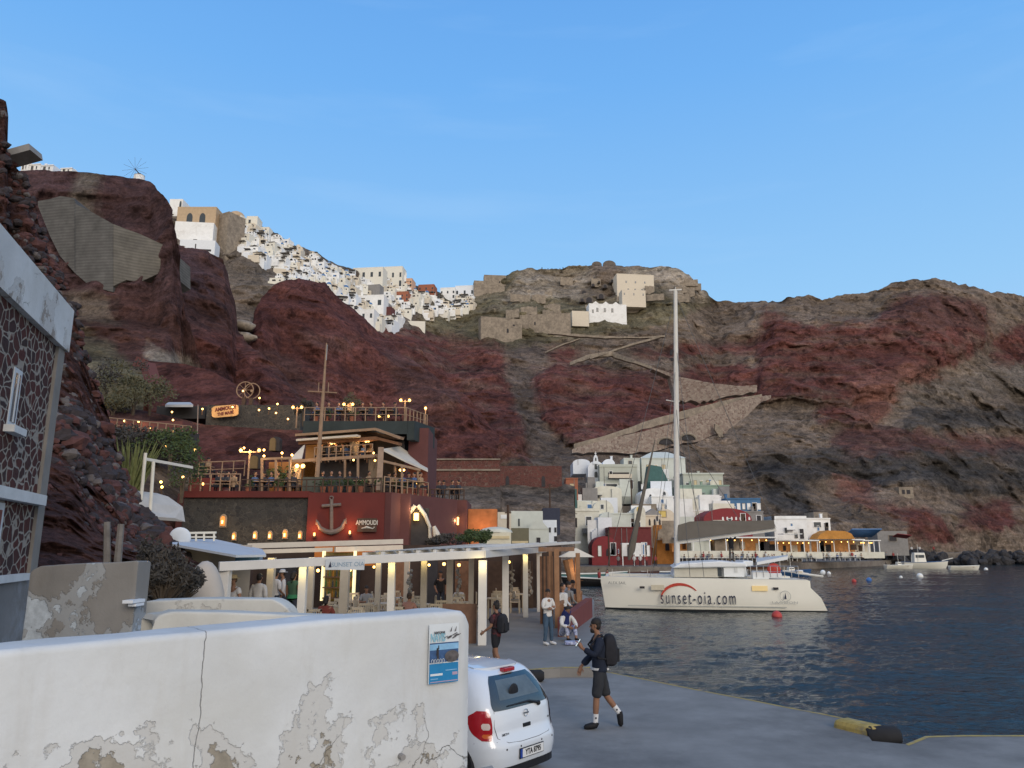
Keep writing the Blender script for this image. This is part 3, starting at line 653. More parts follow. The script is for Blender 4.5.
for (a, b_, t, bo, m_, lb, g) in [
    (352, 383, 268, 280, PALE, 'pale flat-roofed house block on the skyline', None), (383, 402, 267, 290, PALE, 'tall cream house block with rows of small dark windows on the skyline', None),
    (398, 412, 279, 288, M('peach_plaster', (.6, .38, .26), .85, .08), 'peach house with a dark arch at the end of the skyline houses', None),
    (340, 384, 296, 309, WHITE, 'long white terrace house with two windows above the lower wall', None), (345, 374, 310, 321, WHITE, 'lowest long white house with four dark windows at the cliff edge', None),
    (418, 434, 285, 295, TERRA, 'terracotta coloured house at the dip of the ridge', None), (396, 408, 292, 302, TERRA, 'brick red house below the peach house', None), (440, 455, 288, 300, WHITE, 'white house with arches right of the dip in the ridge', None), (455, 474, 286, 304, WHITE2, 'bluish white stepped house beside the beige ruined wall', None)]:
    wd = wrow(4, .25, .08, .4) if b_-a > 20 else wrow(3, .55, .1, .2)+wrow(2, .15, .12, .25)
    Y = SA((a+b_)/2, (t+bo)/2)-5
    block('ridge_house', lb, 'house', a, b_, t, bo, Y, 7, m_, wd, rz=-.12, parapet=.3, group=g, down=5)
def gwall(name, lab, px0, px1, t, b, mat, rz=0, Y=None, cat='wall', wins=(), dy=4, down=4, depth=5, **k):
    return block(name, lab, cat, px0, px1, t, b, (Y or SA((px0+px1)/2, (t+b)/2))-dy, depth, mat, wins, rz=rz, down=down, **k)
gwall('grey_terrace_wall', 'grey stone terrace wall crossing the upper white village', 352, 380, 285, 294, GREY, -.2)
gwall('grey_terrace_wall', 'grey sloping wall below the white houses at right of the village', 368, 388, 303, 313, GREY, -.2)
gwall('red_rock_wall', 'dark red rock wall below the grey village wall', 376, 391, 307, 319, M('redrockw', (.12, .045, .04), .95, .2), -.2)
gwall('white_plinth_wall', 'small cream wall on the slope below the village', 402, 425, 321, 326, PALE, .1)
# fortress and ruins on the headland
gwall('fortress_wall', 'beige fortress wall stepping beside the last white houses', 474, 498, 281, 302, STONE, .15, wins=[(.6, .2, .06, .1, SHADE)])
gwall('fortress_wall', 'upper beige fortress wall with a parapet at the ridge', 484, 506, 276, 286, STONE, .1, wins=[(.7, .3, .05, .2, SHADE)], parapet=.5)
gwall('rampart_wall', 'long grey beige rampart with a gateway halfway down the slope', 481, 522, 319, 333, STONE, .25, parapet=.6, wins=[(.65, .05, .05, .3, SHADE, True), (.8, .55, .05, .12, SHADE)], dy=8, down=8)
gwall('rampart_wall', 'rampart wall running right of the gateway corner', 520, 570, 314, 329, STONE, -.15, wins=[(.3, .3, .03, .2, SHADE)], dy=6, down=6)
gwall('mansion', 'large cream mansion with rows of small windows on the headland', 617, 655, 275, 297, CREAM, .12, cat='building', dy=9, depth=10, parapet=.4, wins=wrow(3, .62, .04, .1, a=.25, b=.75)+wrow(4, .25, .045, .12, a=.3, b=.85)+[(.35, .08, .05, .14, SHADE)])
gwall('mansion_wing', 'lower cream wing in front of the large mansion', 622, 646, 290, 299, CREAM, .12, cat='building', dy=12, depth=6, wins=wrow(3, .4, .05, .25))
gwall('white_row_house', 'white gabled row house with dark windows below the mansion', 589, 627, 304, 316, WHITE, .12, cat='house', dy=8, wins=wrow(3, .3, .06, .35, a=.22, b=.62)+[(.1, .2, .05, .3)], depth=6, extra=lambda o, w, h: [MB().prism([((k-.5)*w-1.6, -.02, h), ((k-.5)*w+1.6, -.02, h), ((k-.5)*w, -.02, h+1.2)], (0, 5, 0), WHITE).build('gable', WHITE, o) for k in (.18, .45, .72)])
gwall('ruined_house', 'low cream ruin left of the white row house', 572, 589, 311, 318, CREAM, .12, cat='ruin', dy=7)
# ruined chapel with see-through arches on the skyline
def arch_wall(name, lab, cat, px0, px1, pyt, pyb, Y, holes, mat, rz=0, thick=1.0, down=2, roundtop=False):
    a = P(px0, pyb, Y); b_ = P(px1, pyb, Y); w = b_.x-a.x; h = ZY(pyt, Y)-a.z
    o = empty(name, ((a.x+b_.x)/2, Y, a.z), lab, cat, None, rz)
    m_ = MB(); xs = -w/2; hs = sorted(holes)
    for (hx, hz, hw, hh) in hs:
        cx = (hx-.5)*w; ww = hw*w; zb = hz*h; zt = zb+hh*h
        m_.box(((xs+cx-ww/2)/2, 0, (h-down)/2), (cx-ww/2-xs, thick, h+down), mat)
        if zb > 0: m_.box((cx, 0, (zb-down)/2), (ww, thick, zb+down), mat)
        r_ = ww/2; zs = max(zb, zt-r_); N = 8
        for k in range(N):
            a0 = math.pi*k/N; a1 = math.pi*(k+1)/N
            x0, x1 = cx+r_*math.cos(a0), cx+r_*math.cos(a1); z0_, z1_ = zs+(zt-zs)*math.sin(a0), zs+(zt-zs)*math.sin(a1)
            m_.prism([(x0, -thick/2, z0_), (x0, -thick/2, h), (x1, -thick/2, h), (x1, -thick/2, z1_)], (0, thick, 0), mat)
        xs = cx+ww/2
    m_.box(((xs+w/2)/2, 0, (h-down)/2), (w/2-xs, thick, h+down), mat)
    if roundtop:
        m_.prism([(w/2*math.cos(math.pi*k/10), -thick/2, h+w*.35*math.sin(math.pi*k/10)) for k in range(11)], (0, thick, 0), mat)
    m_.build('wall', mat, o); return o
DST = M('dark_ruin_stone', (.13, .11, .095), .95, .25, 1.2, .6, dist=.2)
arch_wall('ruined_chapel', 'round-headed ruined chapel front with daylight through its arches on the skyline', 'ruin', 592, 602, 265, 276, 392, [(.25, .05, .2, .4), (.5, .05, .2, .42), (.76, .4, .16, .3)], DST, roundtop=True)
arch_wall('ruined_wall', 'lower ruined wall with one open arch right of the chapel front', 'ruin', 603, 616, 265, 276, 394, [(.4, .45, .2, .35)], DST, roundtop=True)
for (x, y, w_, h_) in [(584, 293, 6, 5), (589, 300, 7, 6), (601, 297, 6, 4), (593, 285, 3, 3), (605, 286, 4, 4), (612, 281, 3, 3), (582, 300, 4, 4), (599, 281, 2, 4)]:
    Y = SA(x, y)-3.5; a = P(x, y+h_/2, Y); s_ = w_/F*Y
    o = empty('cave_opening', a, 'dark arched cave dwelling hollowed into the headland below the ruined chapel', 'cave', 'arched cave dwellings in the headland')
    q = MB(); q.vault((0, 1.5, 0), s_*1.3, 4, s_*.6, s_*1.05, DST, 8); q.build('surround', DST, o)
    q = MB(); q.prism([(s_*.42*math.cos(t_), -.56, max(0, s_*.45+s_*.42*math.sin(t_))) for t_ in [math.pi*k/8 for k in range(9)]]+[(-s_*.42, -.56, .02), (s_*.42, -.56, .02)], (0, .3, 0), SHADE); q.build('opening', SHADE, o)
# tiny onlookers on the ridge top
ppl_spots = [(542, 268), (548, 269), (552, 269), (560, 269), (563, 268), (570, 268), (578, 267), (581, 267), (586, 266)]
for (x, y) in ppl_spots:
    Y = 399; p = P(x, y+2, Y); q = MB()
    q.tube([(0, 0, 0), (0, 0, .8), (0, 0, 1.4), (0, 0, 1.5)], [.2, .22, .26, .1], 6, SHADE); q.ball((0, 0, 1.65), .15, SHADE, 6, 4)
    o = q.build('person', SHADE, loc=p); tag(o, 'tiny dark figure of a sightseer standing on the headland skyline', 'person', 'sightseers on the headland skyline')
# windmill at the top of the left cliff
Y = 141; p = P(139, 180, Y)
wmil = empty('windmill', p, 'small white windmill with bare radiating spokes on the left cliff top', 'windmill')
q = MB(); q.tube([(0, 0, -2), (0, 0, .9)], [1.25, 1.0], 14, WHITE); q.build('tower', WHITE, wmil, smooth=True)
q = MB(); q.tube([(0, 0, .9), (0, 0, 1.5)], [1.05, .1], 14, SHADE); q.build('roof', DWOOD, wmil, smooth=True)
hub = MB(); hub.tube([(0, -.4, 1.3), (0, -2.0, 1.4)], .1, 6, DWOOD); hub.build('hub', DWOOD, wmil)
for k in range(12):
    a = 2*math.pi*k/12+.12; q = MB(); q.tube([(0, -1.9, 1.4), (2.6*math.cos(a), -1.9, 1.4+2.6*math.sin(a))], .022, 4, DWOOD); q.build('spoke', DWOOD, wmil)
# white houses at the far upper left
for (a, b_, t, bo, m_, lb) in [(20, 28, 162, 172, WHITE, 'white house at the left edge of the cliff top'), (28, 40, 164, 172, WHITE, 'white house with an awning beside the leftmost cliff-top house'), (40, 53, 165, 172, WHITE2, 'pale blue trimmed house on the left cliff top'), (60, 72, 168, 173, WHITE, 'low white domed house on the left cliff top')]:
    block('clifftop_house', lb, 'house', a, b_, t, bo, 138, 5, m_, [(.3, .3, .15, .4), (.7, .3, .12, .4)], rz=-.1, extra=(lambda o, w, h: dome(o, 0, 2, h, .8, WHITE)) if a == 60 else None)
q = MB(); q.box((0, 0, 0), (2.1, 1.0, .34), GREY, ry=-.3); o = q.build('concrete_slab', GREY, loc=P(14, 158, 33)); tag(o, 'grey concrete slab jutting from the rock at the upper left', 'slab')
# big concrete retaining walls in the left cliff
CONC = M('board_concrete', (.10, .097, .092), .92, .3, .5, .5, dist=.15, stain=(.10, .095, .09), stain_amt=.7)
def quadwall(name, lab, cat, pts, mat, thick, mb_only=None):
    """pts: [(px,py,Y)...] facade polygon, extruded backwards"""
    q = MB(); q.prism([P(*p) for p in pts], (0, thick, 0), mat); o = q.build(name, mat); return tag(o, lab, cat)
def sdm(x, a, b_): return min(SD(x, a+(b_-a)*t/6) for t in range(7))
def rib0(name, lab, cat, pts, mat, thick=3.0, ym=None):
    vs = []; fs = []
    for (x, a, b_, Y) in pts: vs += [P(x, a, Y), P(x, b_, Y)]
    n = len(pts); back = [v+Vector((0, thick, 0)) for v in vs]; m = len(vs); q = MB()
    for i in range(n-1):
        a = 2*i; fs += [(a, a+1, a+3, a+2), (m+a, m+a+2, m+a+3, m+a+1), (a, a+2, m+a+2, m+a), (a+1, m+a+1, m+a+3, a+3)]
    fs += [(0, m, m+1, 1), (m-2, m-1, 2*m-1, 2*m-2)]
    q.add(vs+back, fs, mat); return tag(q.build(name, mat), lab, cat)
cw = [(38, 201, 206), (50, 199, 236), (60, 196, 256), (74, 198, 272), (76, 204, 274), (90, 211, 286), (113, 224, 292)]
y0_ = min(sdm(*c) for c in cw[2:]); y1_ = y0_+1.5
rib0('retaining_wall', 'large weathered grey concrete retaining wall in the left cliff', 'wall', [(x, a, b_, y0_+2.5-2.5*k/6) for k, (x, a, b_) in enumerate(cw)], CONC, 8)
def bands(m, sc_z, amt=.35):
    n = m.node_tree.nodes; l = m.node_tree.links; b = n['Principled BSDF']; src = b.inputs['Base Color'].links[0].from_socket
    wv = n.new('ShaderNodeTexWave'); wv.bands_direction = 'Z'; wv.inputs['Scale'].default_value = sc_z; wv.inputs['Distortion'].default_value = .8; wv.inputs['Detail'].default_value = 4; wv.inputs['Detail Scale'].default_value = 2
    geo = n.new('ShaderNodeNewGeometry'); l.new(geo.outputs['Position'], wv.inputs['Vector']); mr = n.new('ShaderNodeMapRange'); mr.inputs['To Min'].default_value = 1-amt; mr.inputs['To Max'].default_value = 1+amt*.5; l.new(wv.outputs['Fac'], mr.inputs['Value'])
    v = n.new('ShaderNodeVectorMath'); v.operation = 'SCALE'; l.new(src, v.inputs[0]); l.new(mr.outputs[0], v.inputs['Scale']); l.new(v.outputs[0], b.inputs['Base Color'])
bands(CONC, .6, .18)
CONC2 = M('beige_concrete', (.13, .12, .102), .92, .3, .5, .5, dist=.15, stain=(.13, .12, .11), stain_amt=.6)
bands(CONC2, .6, .18)
rib0('retaining_wall', 'beige concrete wall face turning the corner right of the grey one', 'wall', [(113.3, 224, 286, y0_), (126, 229, 280, y0_+1.2), (140, 234, 282, y0_+2.4), (166, 246, 270, y0_+4)], CONC2, 10)
# boulders in the gully
for k, (x, y, s_) in enumerate([(246, 326, 2.3), (246, 337, 2.0), (239, 325, 1.5)]):
    q = MB(); q.ball((0, 0, 0), s_, STONE, 10, 7, sc=(1.3, .9, .65)); q.build
    o = q.build('boulder', M('boulder_rock', (.15, .135, .12), .95, .2, .8, .6, dist=.3), loc=P(x, y, SB(254, y)-2.5), smooth=True)
    for v in o.data.vertices: v.co *= 1+.5*mnoise.noise(v.co*.6+Vector((k*7, 0, 0)))
    tag(o, ['large pale boulder on top of the pair in the gully', 'pale boulder below the largest one in the gully', 'smallest grey boulder left of the pair in the gully'][k], 'boulder')
# cave hut on the right slope
o = block('stone_hut', 'tiny ruined stone hut with a dark doorway alone on the right slope', 'hut', 899, 914, 487, 494, SA(906, 492)-3, 4, STONE, [(.3, 0, .2, .6, SHADE, False, 'door'), (.65, 0, .25, .6, SHADE, False, 'door')], rz=.1)
r = random.Random(12)
for k in range(26):
    px = r.choice((r.uniform(482, 560), r.uniform(530, 640), r.uniform(640, 700))); py = r.uniform(278, 330) if px < 640 else r.uniform(280, 300)
    if py < SKYL_f(px)+6: py = SKYL_f(px)+8
    Y = SA(px, py)-1.5; p = P(px, py, Y); w = r.uniform(3, 9); h = r.uniform(1.2, 3); q = MB(); x = -w/2
    while x < w/2: dx = r.uniform(.6, 1.4); q.box((x+dx/2, 0, h*r.uniform(.55, 1)/2-1), (dx+.02, .9, h*r.uniform(.7, 1.1)+2), STONE); x += dx
    o = q.build('ruined_wall', STONE, loc=p); o.rotation_euler = (0, 0, r.uniform(-.3, .3)); tag(o, 'broken beige stone wall fragment on the headland slope', 'ruin', 'broken wall fragments on the headland')
# ------------------------------------------------------------------ harbour village at the foot of the steps
GREENP = M('pale_green_plaster', (.45, .465, .40), .85, .08, 1.5); GREEN2 = M('mint_plaster', (.56, .585, .53), .85, .08, 1.5)
DGREEN = M('teal_roof', (.06, .13, .12), .8, .15, 2); CREAMW = M('cream_white', (.66, .64, .54), .85, .08, 1.5, stain=(.4, .36, .28), stain_amt=.4)
YELL = M('yellow_plaster', (.62, .48, .16), .8, .08, 1.5); REDP = M('red_barrel_roof', (.22, .03, .035), .7, .12, 2); DRED = M('dark_red_plaster', (.15, .035, .035), .85, .15, 1.5)
ORANGE = M('lamplit_orange_plaster', (.36, .15, .04), .8, .3, 1.5, emit=(1, .38, .06), estr=.05)  # plaster glows faintly: lamplight put into the material
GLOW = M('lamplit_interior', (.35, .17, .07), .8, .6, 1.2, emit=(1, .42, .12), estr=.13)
YWIN = M('lit_window', (.5, .42, .26), .6, .1, 2, emit=(1, .75, .35), estr=.06)
TARP = M('taupe_awning', (.13, .115, .095), .9, .1, 1); BLUEB = M('blue_building', (.06, .15, .28), .7, .12, 2)
RUBB = mason('rubble_masonry', (.37, .30, .245), (.20, .135, .11), (.30, .25, .205), 1.5, .06, dist=.1)
REDRUB = mason('red_rubble_masonry', (.15, .06, .05), (.10, .045, .04), (.17, .11, .09), 1.8, .04, dist=.06)
B_ = block
# long red stone terrace wall under the cliff
o = B_('terrace_wall', 'long dark red stone terrace wall with a pale coping at the foot of the cliff', 'wall', 428, 500, 460, 487, 112, 2, REDRUB, down=8)
q = MB(); wl = P(500, 480, 112).x-P(428, 480, 112).x; q.box((0, .6, ZY(460, 112)-o.location.z+.1), (wl, 1.6, .2), STONE); q.box((0, -.1, ZY(470, 112)-o.location.z), (wl, .2, .25), STONE); q.build('coping', STONE, o)
B_('terrace_wall', 'dark red stone terrace wall running on with two small door niches', 'wall', 500, 562, 466, 488, 124, 2, REDRUB, [(.12, .05, .06, .5, SHADE, True, 'niche'), (.7, .05, .06, .5, SHADE, True, 'niche')], down=10)
bankT, SB2 = patch('rubble_bank', 425, 575, 90, 60, [(425, 487), (565, 484), (575, 486)], [(425, 585), (575, 582)], [(425, 66), (575, 90)], [(425, 113), (500, 113), (501, 125), (575, 126)], amp=1.6, amp2=.3, sc_=.12, base='scrub', seed=63, paint=[([(430,485),(575,485),(575,500),(430,500)],'scree')], back=((3, 0), (6, -6)))
# buildings [px0,px1,top,bottom,Y,...]
def church2(o, w, h):
    q = MB(); q.prism([(-w*.18, -.3, h*.8), (w*.18, -.3, h*.8), (w*.12, -.3, h*1.25), (w*.05, -.3, h*1.4), (-w*.05, -.3, h*1.4), (-w*.12, -.3, h*1.25)], (0, .6, 0), WHITE2); q.build('belfry', WHITE2, o)
    win(o, 0, h*1.0, w*.09, h*.22, -.3, PANE, True); q = MB(); q.box((0, 0, h*1.5), (.12, .12, .9), WHITE); q.box((0, 0, h*1.52), (.5, .1, .12), WHITE); q.build('cross', WHITE, o)
B_('church', 'white church with a bell gable above the green houses', 'church', 588, 604, 461, 476, 168, 8, WHITE2, [(.5, .45, .16, .35, PANE, True), (.5, -.1, .2, .4, PANE, True)], vault=.5, extra=church2, down=6)
B_('church_annex', 'long white barrel vault stretching left of the church', 'building', 573, 590, 459, 465, 172, 8, WHITE2, vault=.6, down=2)
B_('church_annex', 'small white barrel-vaulted annex right of the church', 'building', 603, 615, 459, 468, 170, 7, WHITE2, vault=.5)
B_('green_house', 'flat-roofed grey green house with a wide shaded balcony right of the church', 'house', 600, 638, 466, 490, 165, 8, GREENP, [(.5, .45, .55, .28, SHADE), (.3, .05, .3, .2, PANE)], parapet=.4, roofmat=None)
B_('balcony_wall', 'pale balcony parapet on the front of the flat-roofed green house', 'parapet', 609, 632, 474, 478, 163.6, .3, CREAM, down=0)
B_('mint_house', 'mint green gabled house set highest behind the mast', 'house', 642, 686, 458, 478, 176, 9, GREEN2, wrow(3, .25, .07, .4, YWIN, a=.15, b=.5), down=6, extra=lambda o, w, h: [MB().prism([(-w/2-.2, -.2, h), (w/2+.2, -.2, h), (w/2-3.2, 4, h+1.8), (-w/2+3.2, 4, h+1.8)], (0, .2, .1), GREEN2).build('roof', GREEN2, o)])
B_('small_mint_house', 'small mint house with a turret beside the highest green house', 'house', 624, 640, 458, 468, 174, 6, GREEN2, [(.4, .2, .2, .5)])
o = B_('teal_roofed_shed', 'shed with a steep teal green roof between the green houses', 'shed', 648, 668, 480, 486, 160, 5, DGREEN, extra=lambda o, w, h: [MB().prism([(-w/2, -.1, h), (w/2, -.1, h), (w*.2, 0, h+2.8), (-w*.35, 0, h+3.2)], (0, 5, 0), DGREEN).build('roof', DGREEN, o)])
B_('green_row_house', 'pale green two-storey house with a row of tall yellow-lit windows', 'house', 684, 724, 474, 496, 166, 9, GREENP, wrow(5, .2, .06, .5, YWIN, a=.3, b=.92)+[(.1, .3, .08, .3, PANE)], roofmat=GREEN2, down=5)
B_('green_wing', 'lower sage green wing at the right end of the green row house', 'building', 680, 730, 485, 500, 158, 7, M('sage_plaster', (.26, .34, .27), .85, .08), down=6)
B_('white_house', 'small white house with an arched window left of the long white wall', 'house', 641, 669, 488, 506, 155, 7, WHITE, [(.35, .3, .1, .35, PANE, True), (.85, .5, .1, .3, PANE, True), (.85, .1, .1, .3)], vault=.35)
B_('long_white_building', 'long plain white building behind the mast', 'building', 652, 722, 496, 514, 152, 9, WHITE, [(.9, .1, .05, .25), (.05, .1, .06, .25)], down=5)
B_('white_terrace_building', 'lower white terrace below the long white building', 'building', 672, 712, 510, 518, 148, 6, WHITE, [(.35, .1, .2, .4, SHADE)])
B_('cream_house', 'cream two-storey house with a small balcony at the left of the harbour houses', 'house', 566, 600, 510, 541, 138, 8, CREAMW, [(.3, .45, .06, .28, SHADE), (.68, .5, .16, .28, PANE), (.08, .4, .05, .28, SHADE), (.7, 0, .1, .3, DGREEN, False, 'door')], down=5, parapet=.3, extra=lambda o, w, h: [MB().box((w*.18, -.6, h*.32), (w*.4, 1.2, .9), GREY).build('balcony', GREY, o)])
B_('vaulted_house', 'white vaulted house with a round gable above the cream house', 'house', 593, 614, 500, 520, 143, 7, CREAMW, [(.45, .55, .14, .22, PANE)], vault=.5)
B_('vaulted_house', 'mint vaulted house with a big arched window', 'house', 599, 616, 512, 530, 136, 7, GREEN2, [(.5, .2, .4, .45, PANE, True)], vault=.5)
B_('white_terrace', 'white terraced house top with round vaults above the cream house', 'house', 570, 594, 501, 511, 144, 7, CREAMW, vault=.6)
B_('pale_green_house', 'pale green gabled house behind the vaulted houses', 'house', 592, 622, 486, 503, 156, 7, CREAMW, [(.2, .3, .1, .3)], vault=.25)
B_('mint_wall_house', 'low pale mint house with a dark narrow window', 'house', 613, 638, 513, 529, 140, 7, GREEN2, [(.9, .2, .08, .3, PANE)])
B_('narrow_white_house', 'narrow white house with a yellow top and two stacked windows', 'house', 635, 646, 506, 531, 139, 6, CREAMW, [(.35, .8, .25, .16, YELL, True), (.35, .48, .28, .16), (.35, .15, .3, .2)], vault=.25)
B_('gabled_house', 'cream house with a row of small arches and a grey gable roof', 'house', 643, 662, 515, 531, 140, 7, CREAM, wrow(4, .35, .1, .4, SHADE, True), extra=lambda o, w, h: [MB().prism([(-w/2, -.1, h), (w/2, -.1, h), (w*.1, .2, h+1.2)], (0, 6, 0), GREY).build('roof', GREY, o)])
B_('yellow_house', 'small house with a bright yellow gable sign and a brown lean-to roof', 'house', 656, 676, 509, 530, 141, 6, CREAM, [(.35, .62, .35, .28, YELL, False, 'sign'), (.2, .1, .12, .3, SHADE), (.6, .1, .12, .3, SHADE)], vault=.4)
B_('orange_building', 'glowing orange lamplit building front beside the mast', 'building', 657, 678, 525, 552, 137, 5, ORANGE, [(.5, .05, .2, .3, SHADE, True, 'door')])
B_('dark_red_house', 'dark red stone boathouse with white doors by the water', 'boathouse', 610, 652, 527, 556, 128, 7, DRED, [(.35, .0, .14, .42, WHITE, False, 'door'), (.68, .0, .18, .42, WHITE, False, 'door'), (.9, 0, .1, .36, WHITE, False, 'door')], down=3)
B_('red_boathouse', 'barrel-vaulted crimson boathouse at the left of the dark red house', 'boathouse', 592, 618, 536, 556, 126, 6, REDP, [(.3, 0, .12, .5, WHITE, False, 'door'), (.7, 0, .3, .4, SHADE, True, 'door')], vault=.6, down=2)
o = B_('beam_canopy', 'white post and beam canopy frame in front of the dark red boathouse', 'canopy', 622, 645, 543, 544.5, 122, 1.5, WHITE, down=0)
q = MB(); hh = o.location.z-(-.3); wc = P(645, 544, 122).x-P(622, 544, 122).x
for k in (-1, 0, 1): q.box((k*wc*.48, .1, -hh/2), (.14, .14, hh), WHITE)
q.build('post', WHITE, o)
B_('blue_house', 'bright blue house with a band of white windows at the right of the village', 'house', 727, 761, 498, 512, 150, 7, BLUEB, wrow(5, .2, .08, .4, WHITE, a=.35, b=.95), down=3)
B_('grey_house', 'grey plaster house under the bright blue one', 'house', 737, 764, 511, 524, 147, 6, GREY, [(.3, .2, .1, .4)])
o = B_('red_vaulted_building', 'crimson barrel roof with a row of scallops above the waterfront tavernas', 'building', 704, 752, 508, 524, 140, 8, REDP, wrow(7, .25, .035, .2, WHITE, True, a=.4, b=.95), vault=.7)
B_('white_taverna', 'white waterfront house with two square windows right of the boom', 'house', 775, 808, 518, 540, 150, 8, WHITE, [(.35, .3, .08, .25), (.65, .1, .08, .2)], down=3, parapet=.4)
B_('white_upper_house', 'white house with a double dark window beside the orange canopy', 'house', 807, 831, 518, 532, 154, 7, WHITE, [(.45, .35, .3, .35), (.85, .35, .1, .3)], down=4)
B_('stone_shed', 'low stone shed on top of the white waterfront house', 'shed', 814, 828, 512, 519, 158, 5, STONE)
B_('grey_hut', 'low grey hut with an awning at the end of the taverna row', 'hut', 878, 908, 531, 542, 176, 5, GREY, [(.5, .1, .25, .5, SHADE)])
q = MB(); q.box((0, 0, 0), (3.2, 2.2, .12), REDP, ry=.12, rx=-.3); o = q.build('red_awning', REDP, loc=P(902, 536, 173)); tag(o, 'small red and white awning by the grey hut', 'awning')
B_('low_pink_house', 'low pale house top at the foot of the terrace wall with a lit door', 'house', 566, 578, 478, 490, 150, 5, TERRA, [(.5, .1, .3, .4, YWIN, False, 'door')])
B_('teal_shed', 'dark teal shed roof left of the harbour village', 'shed', 562, 577, 489, 503, 140, 5, DGREEN)
# village footing: quay and retaining block under the houses
FOOT = M('harbour_stone', (.19, .165, .14), .95, .25, 1.2, .6, dist=.2, stain=(.10, .07, .06), stain_amt=.6)
q = MB(); q.prism([(XW(560, 556, 118), 118, -1.6), (XW(672, 556, 118), 118, -1.6), (XW(880, 556, 172), 172, -1.6), (XW(960, 556, 260), 260, -1.6), (XW(560, 556, 260), 260, -1.6)], (0, 0, 1.75), FOOT)
o = q.build('harbour_quay', FOOT); o['kind'] = 'structure'
def bank(px0, px1, Y, ztop, dep):
    q = MB(); q.box(((XW(px0, 540, Y)+XW(px1, 540, Y))/2, Y+dep/2, (ztop-1.6)/2), (XW(px1, 540, Y)-XW(px0, 540, Y), dep, ztop+1.6), FOOT); o = q.build('terrace_ground', FOOT); o['kind'] = 'structure'
bank(562, 690, 144.5, 6.0, 20); bank(575, 735, 161, 11.5, 20); bank(640, 800, 152.5, 4.5, 14)
# ---- zigzag steps with arches
def ribbon(name, lab, cat, pts, mat, thick=3.0, base=None, kidsf=None):
    """wall ribbon: pts [(px, py_top, py_bottom, Y)]"""
    q = MB(); vs = []; fs = []; r_ = random.Random(len(lab)); p2 = []
    for i in range(len(pts)-1):
        for k in range(5):
            t = k/5; c = [u+(v-u)*t for u, v in zip(pts[i], pts[i+1])]; j_ = min(1.3, (c[2]-c[1])*.14) if (i or k) else 0
            p2.append((c[0], c[1]+r_.uniform(-.3, .3), c[2]+r_.uniform(-j_, j_*1.5), c[3]))
    p2.append(pts[-1]); pts = p2
    for (x, a, b_, Y) in pts: vs += [P(x, a, Y), P(x, b_, Y)]
    n = len(pts)
    back = [v+Vector((0, thick, 0)) for v in vs]
    allv = vs+back; m = len(vs)
    for i in range(n-1):
        a = 2*i; fs += [(a, a+1, a+3, a+2), (m+a, m+a+2, m+a+3, m+a+1), (a, a+2, m+a+2, m+a), (a+1, m+a+1, m+a+3, a+3)]
    fs += [(0, m, m+1, 1), (m-2, m-1, 2*m-1, 2*m-2)]
    q.add(allv, fs, mat); o = q.build(name, mat); tag(o, lab, cat); return o
def sy(x, y, d=6): return SA(x, y)-d
YS = 205
ribbon('stair_ramp', 'broad stepped stone ramp climbing from the church to the bend on the right', 'stairway', [(572, 449, 453, 178), (600, 441, 452, 182), (640, 432, 452, 188), (672, 424, 446, 192), (700, 413, 440, 197), (725, 405, 432, 201), (745, 398, 418, 205), (762, 396, 402, 209), (771, 395, 398, 212)], RUBB, 5)
ribbon('stair_parapet', 'outer parapet wall running along the big stone ramp', 'parapet wall', [(574, 444, 448, 180), (610, 434, 439, 185), (650, 420, 427, 192), (690, 409, 416, 198), (730, 399, 405, 204), (762, 394, 397, 210)], STONE, 1)
for k, (x, y, r_) in enumerate([(666, 444, 8), (688, 440, 8)]):
    Y = 190.3+k*3.4; c = P(x, y, Y); s_ = r_/F*Y
    o = empty('ramp_arch', c, ['left arch opening under the big stone ramp', 'right arch opening under the big stone ramp'][k], 'arch')
    q = MB(); q.prism([(s_*math.cos(t_), 0, s_*.75*math.sin(t_)) for t_ in [math.pi*j/10 for j in range(11)]], (0, .5, 0), SHADE); q.build('opening', SHADE, o)
    q = MB(); q.tube([(s_*1.06*math.cos(t_), -.1, s_*.8*math.sin(t_)) for t_ in [math.pi*j/10 for j in range(11)]], .3, 6, STONE); q.build('arch_ring', STONE, o)
ribbon('upper_stair_ramp', 'upper pale stone ramp running back left above the bend', 'stairway', [(652, 367, 369, 222), (670, 373, 376, 220), (676, 376, 400, 218), (700, 381, 402, 216), (718, 384, 398, 214), (740, 386, 394, 212), (757, 385, 392, 211)], RUBB, 4)
for (pts, lab) in [([(570, 362, 365), (590, 354, 358), (612, 351, 356), (634, 360, 363), (652, 366, 369)], 'pale path wall forming a bend above the red cliff'), ([(590, 357, 359), (615, 349, 351), (640, 341, 343), (662, 335, 337)], 'thin pale path wall climbing right below the mansion'), ([(548, 332, 333.5), (575, 334, 336), (605, 336, 338), (640, 337, 338), (665, 335, 337)], 'nearly level thin path wall under the rampart'), ([(545, 352, 353), (560, 345, 346), (580, 338, 339)], 'short thin path wall left of the zigzag')]:
    ribbon('path_wall', lab, 'path wall', [(x, a, b_, sy(x, a, 14)) for x, a, b_ in pts], STONE, 2)
ribbon('drain_chute', 'pale concrete chute sticking out below the ramp', 'chute', [(715, 424, 430, 197), (719, 426, 436, 197), (723, 432, 437, 197)], STONE, 1)
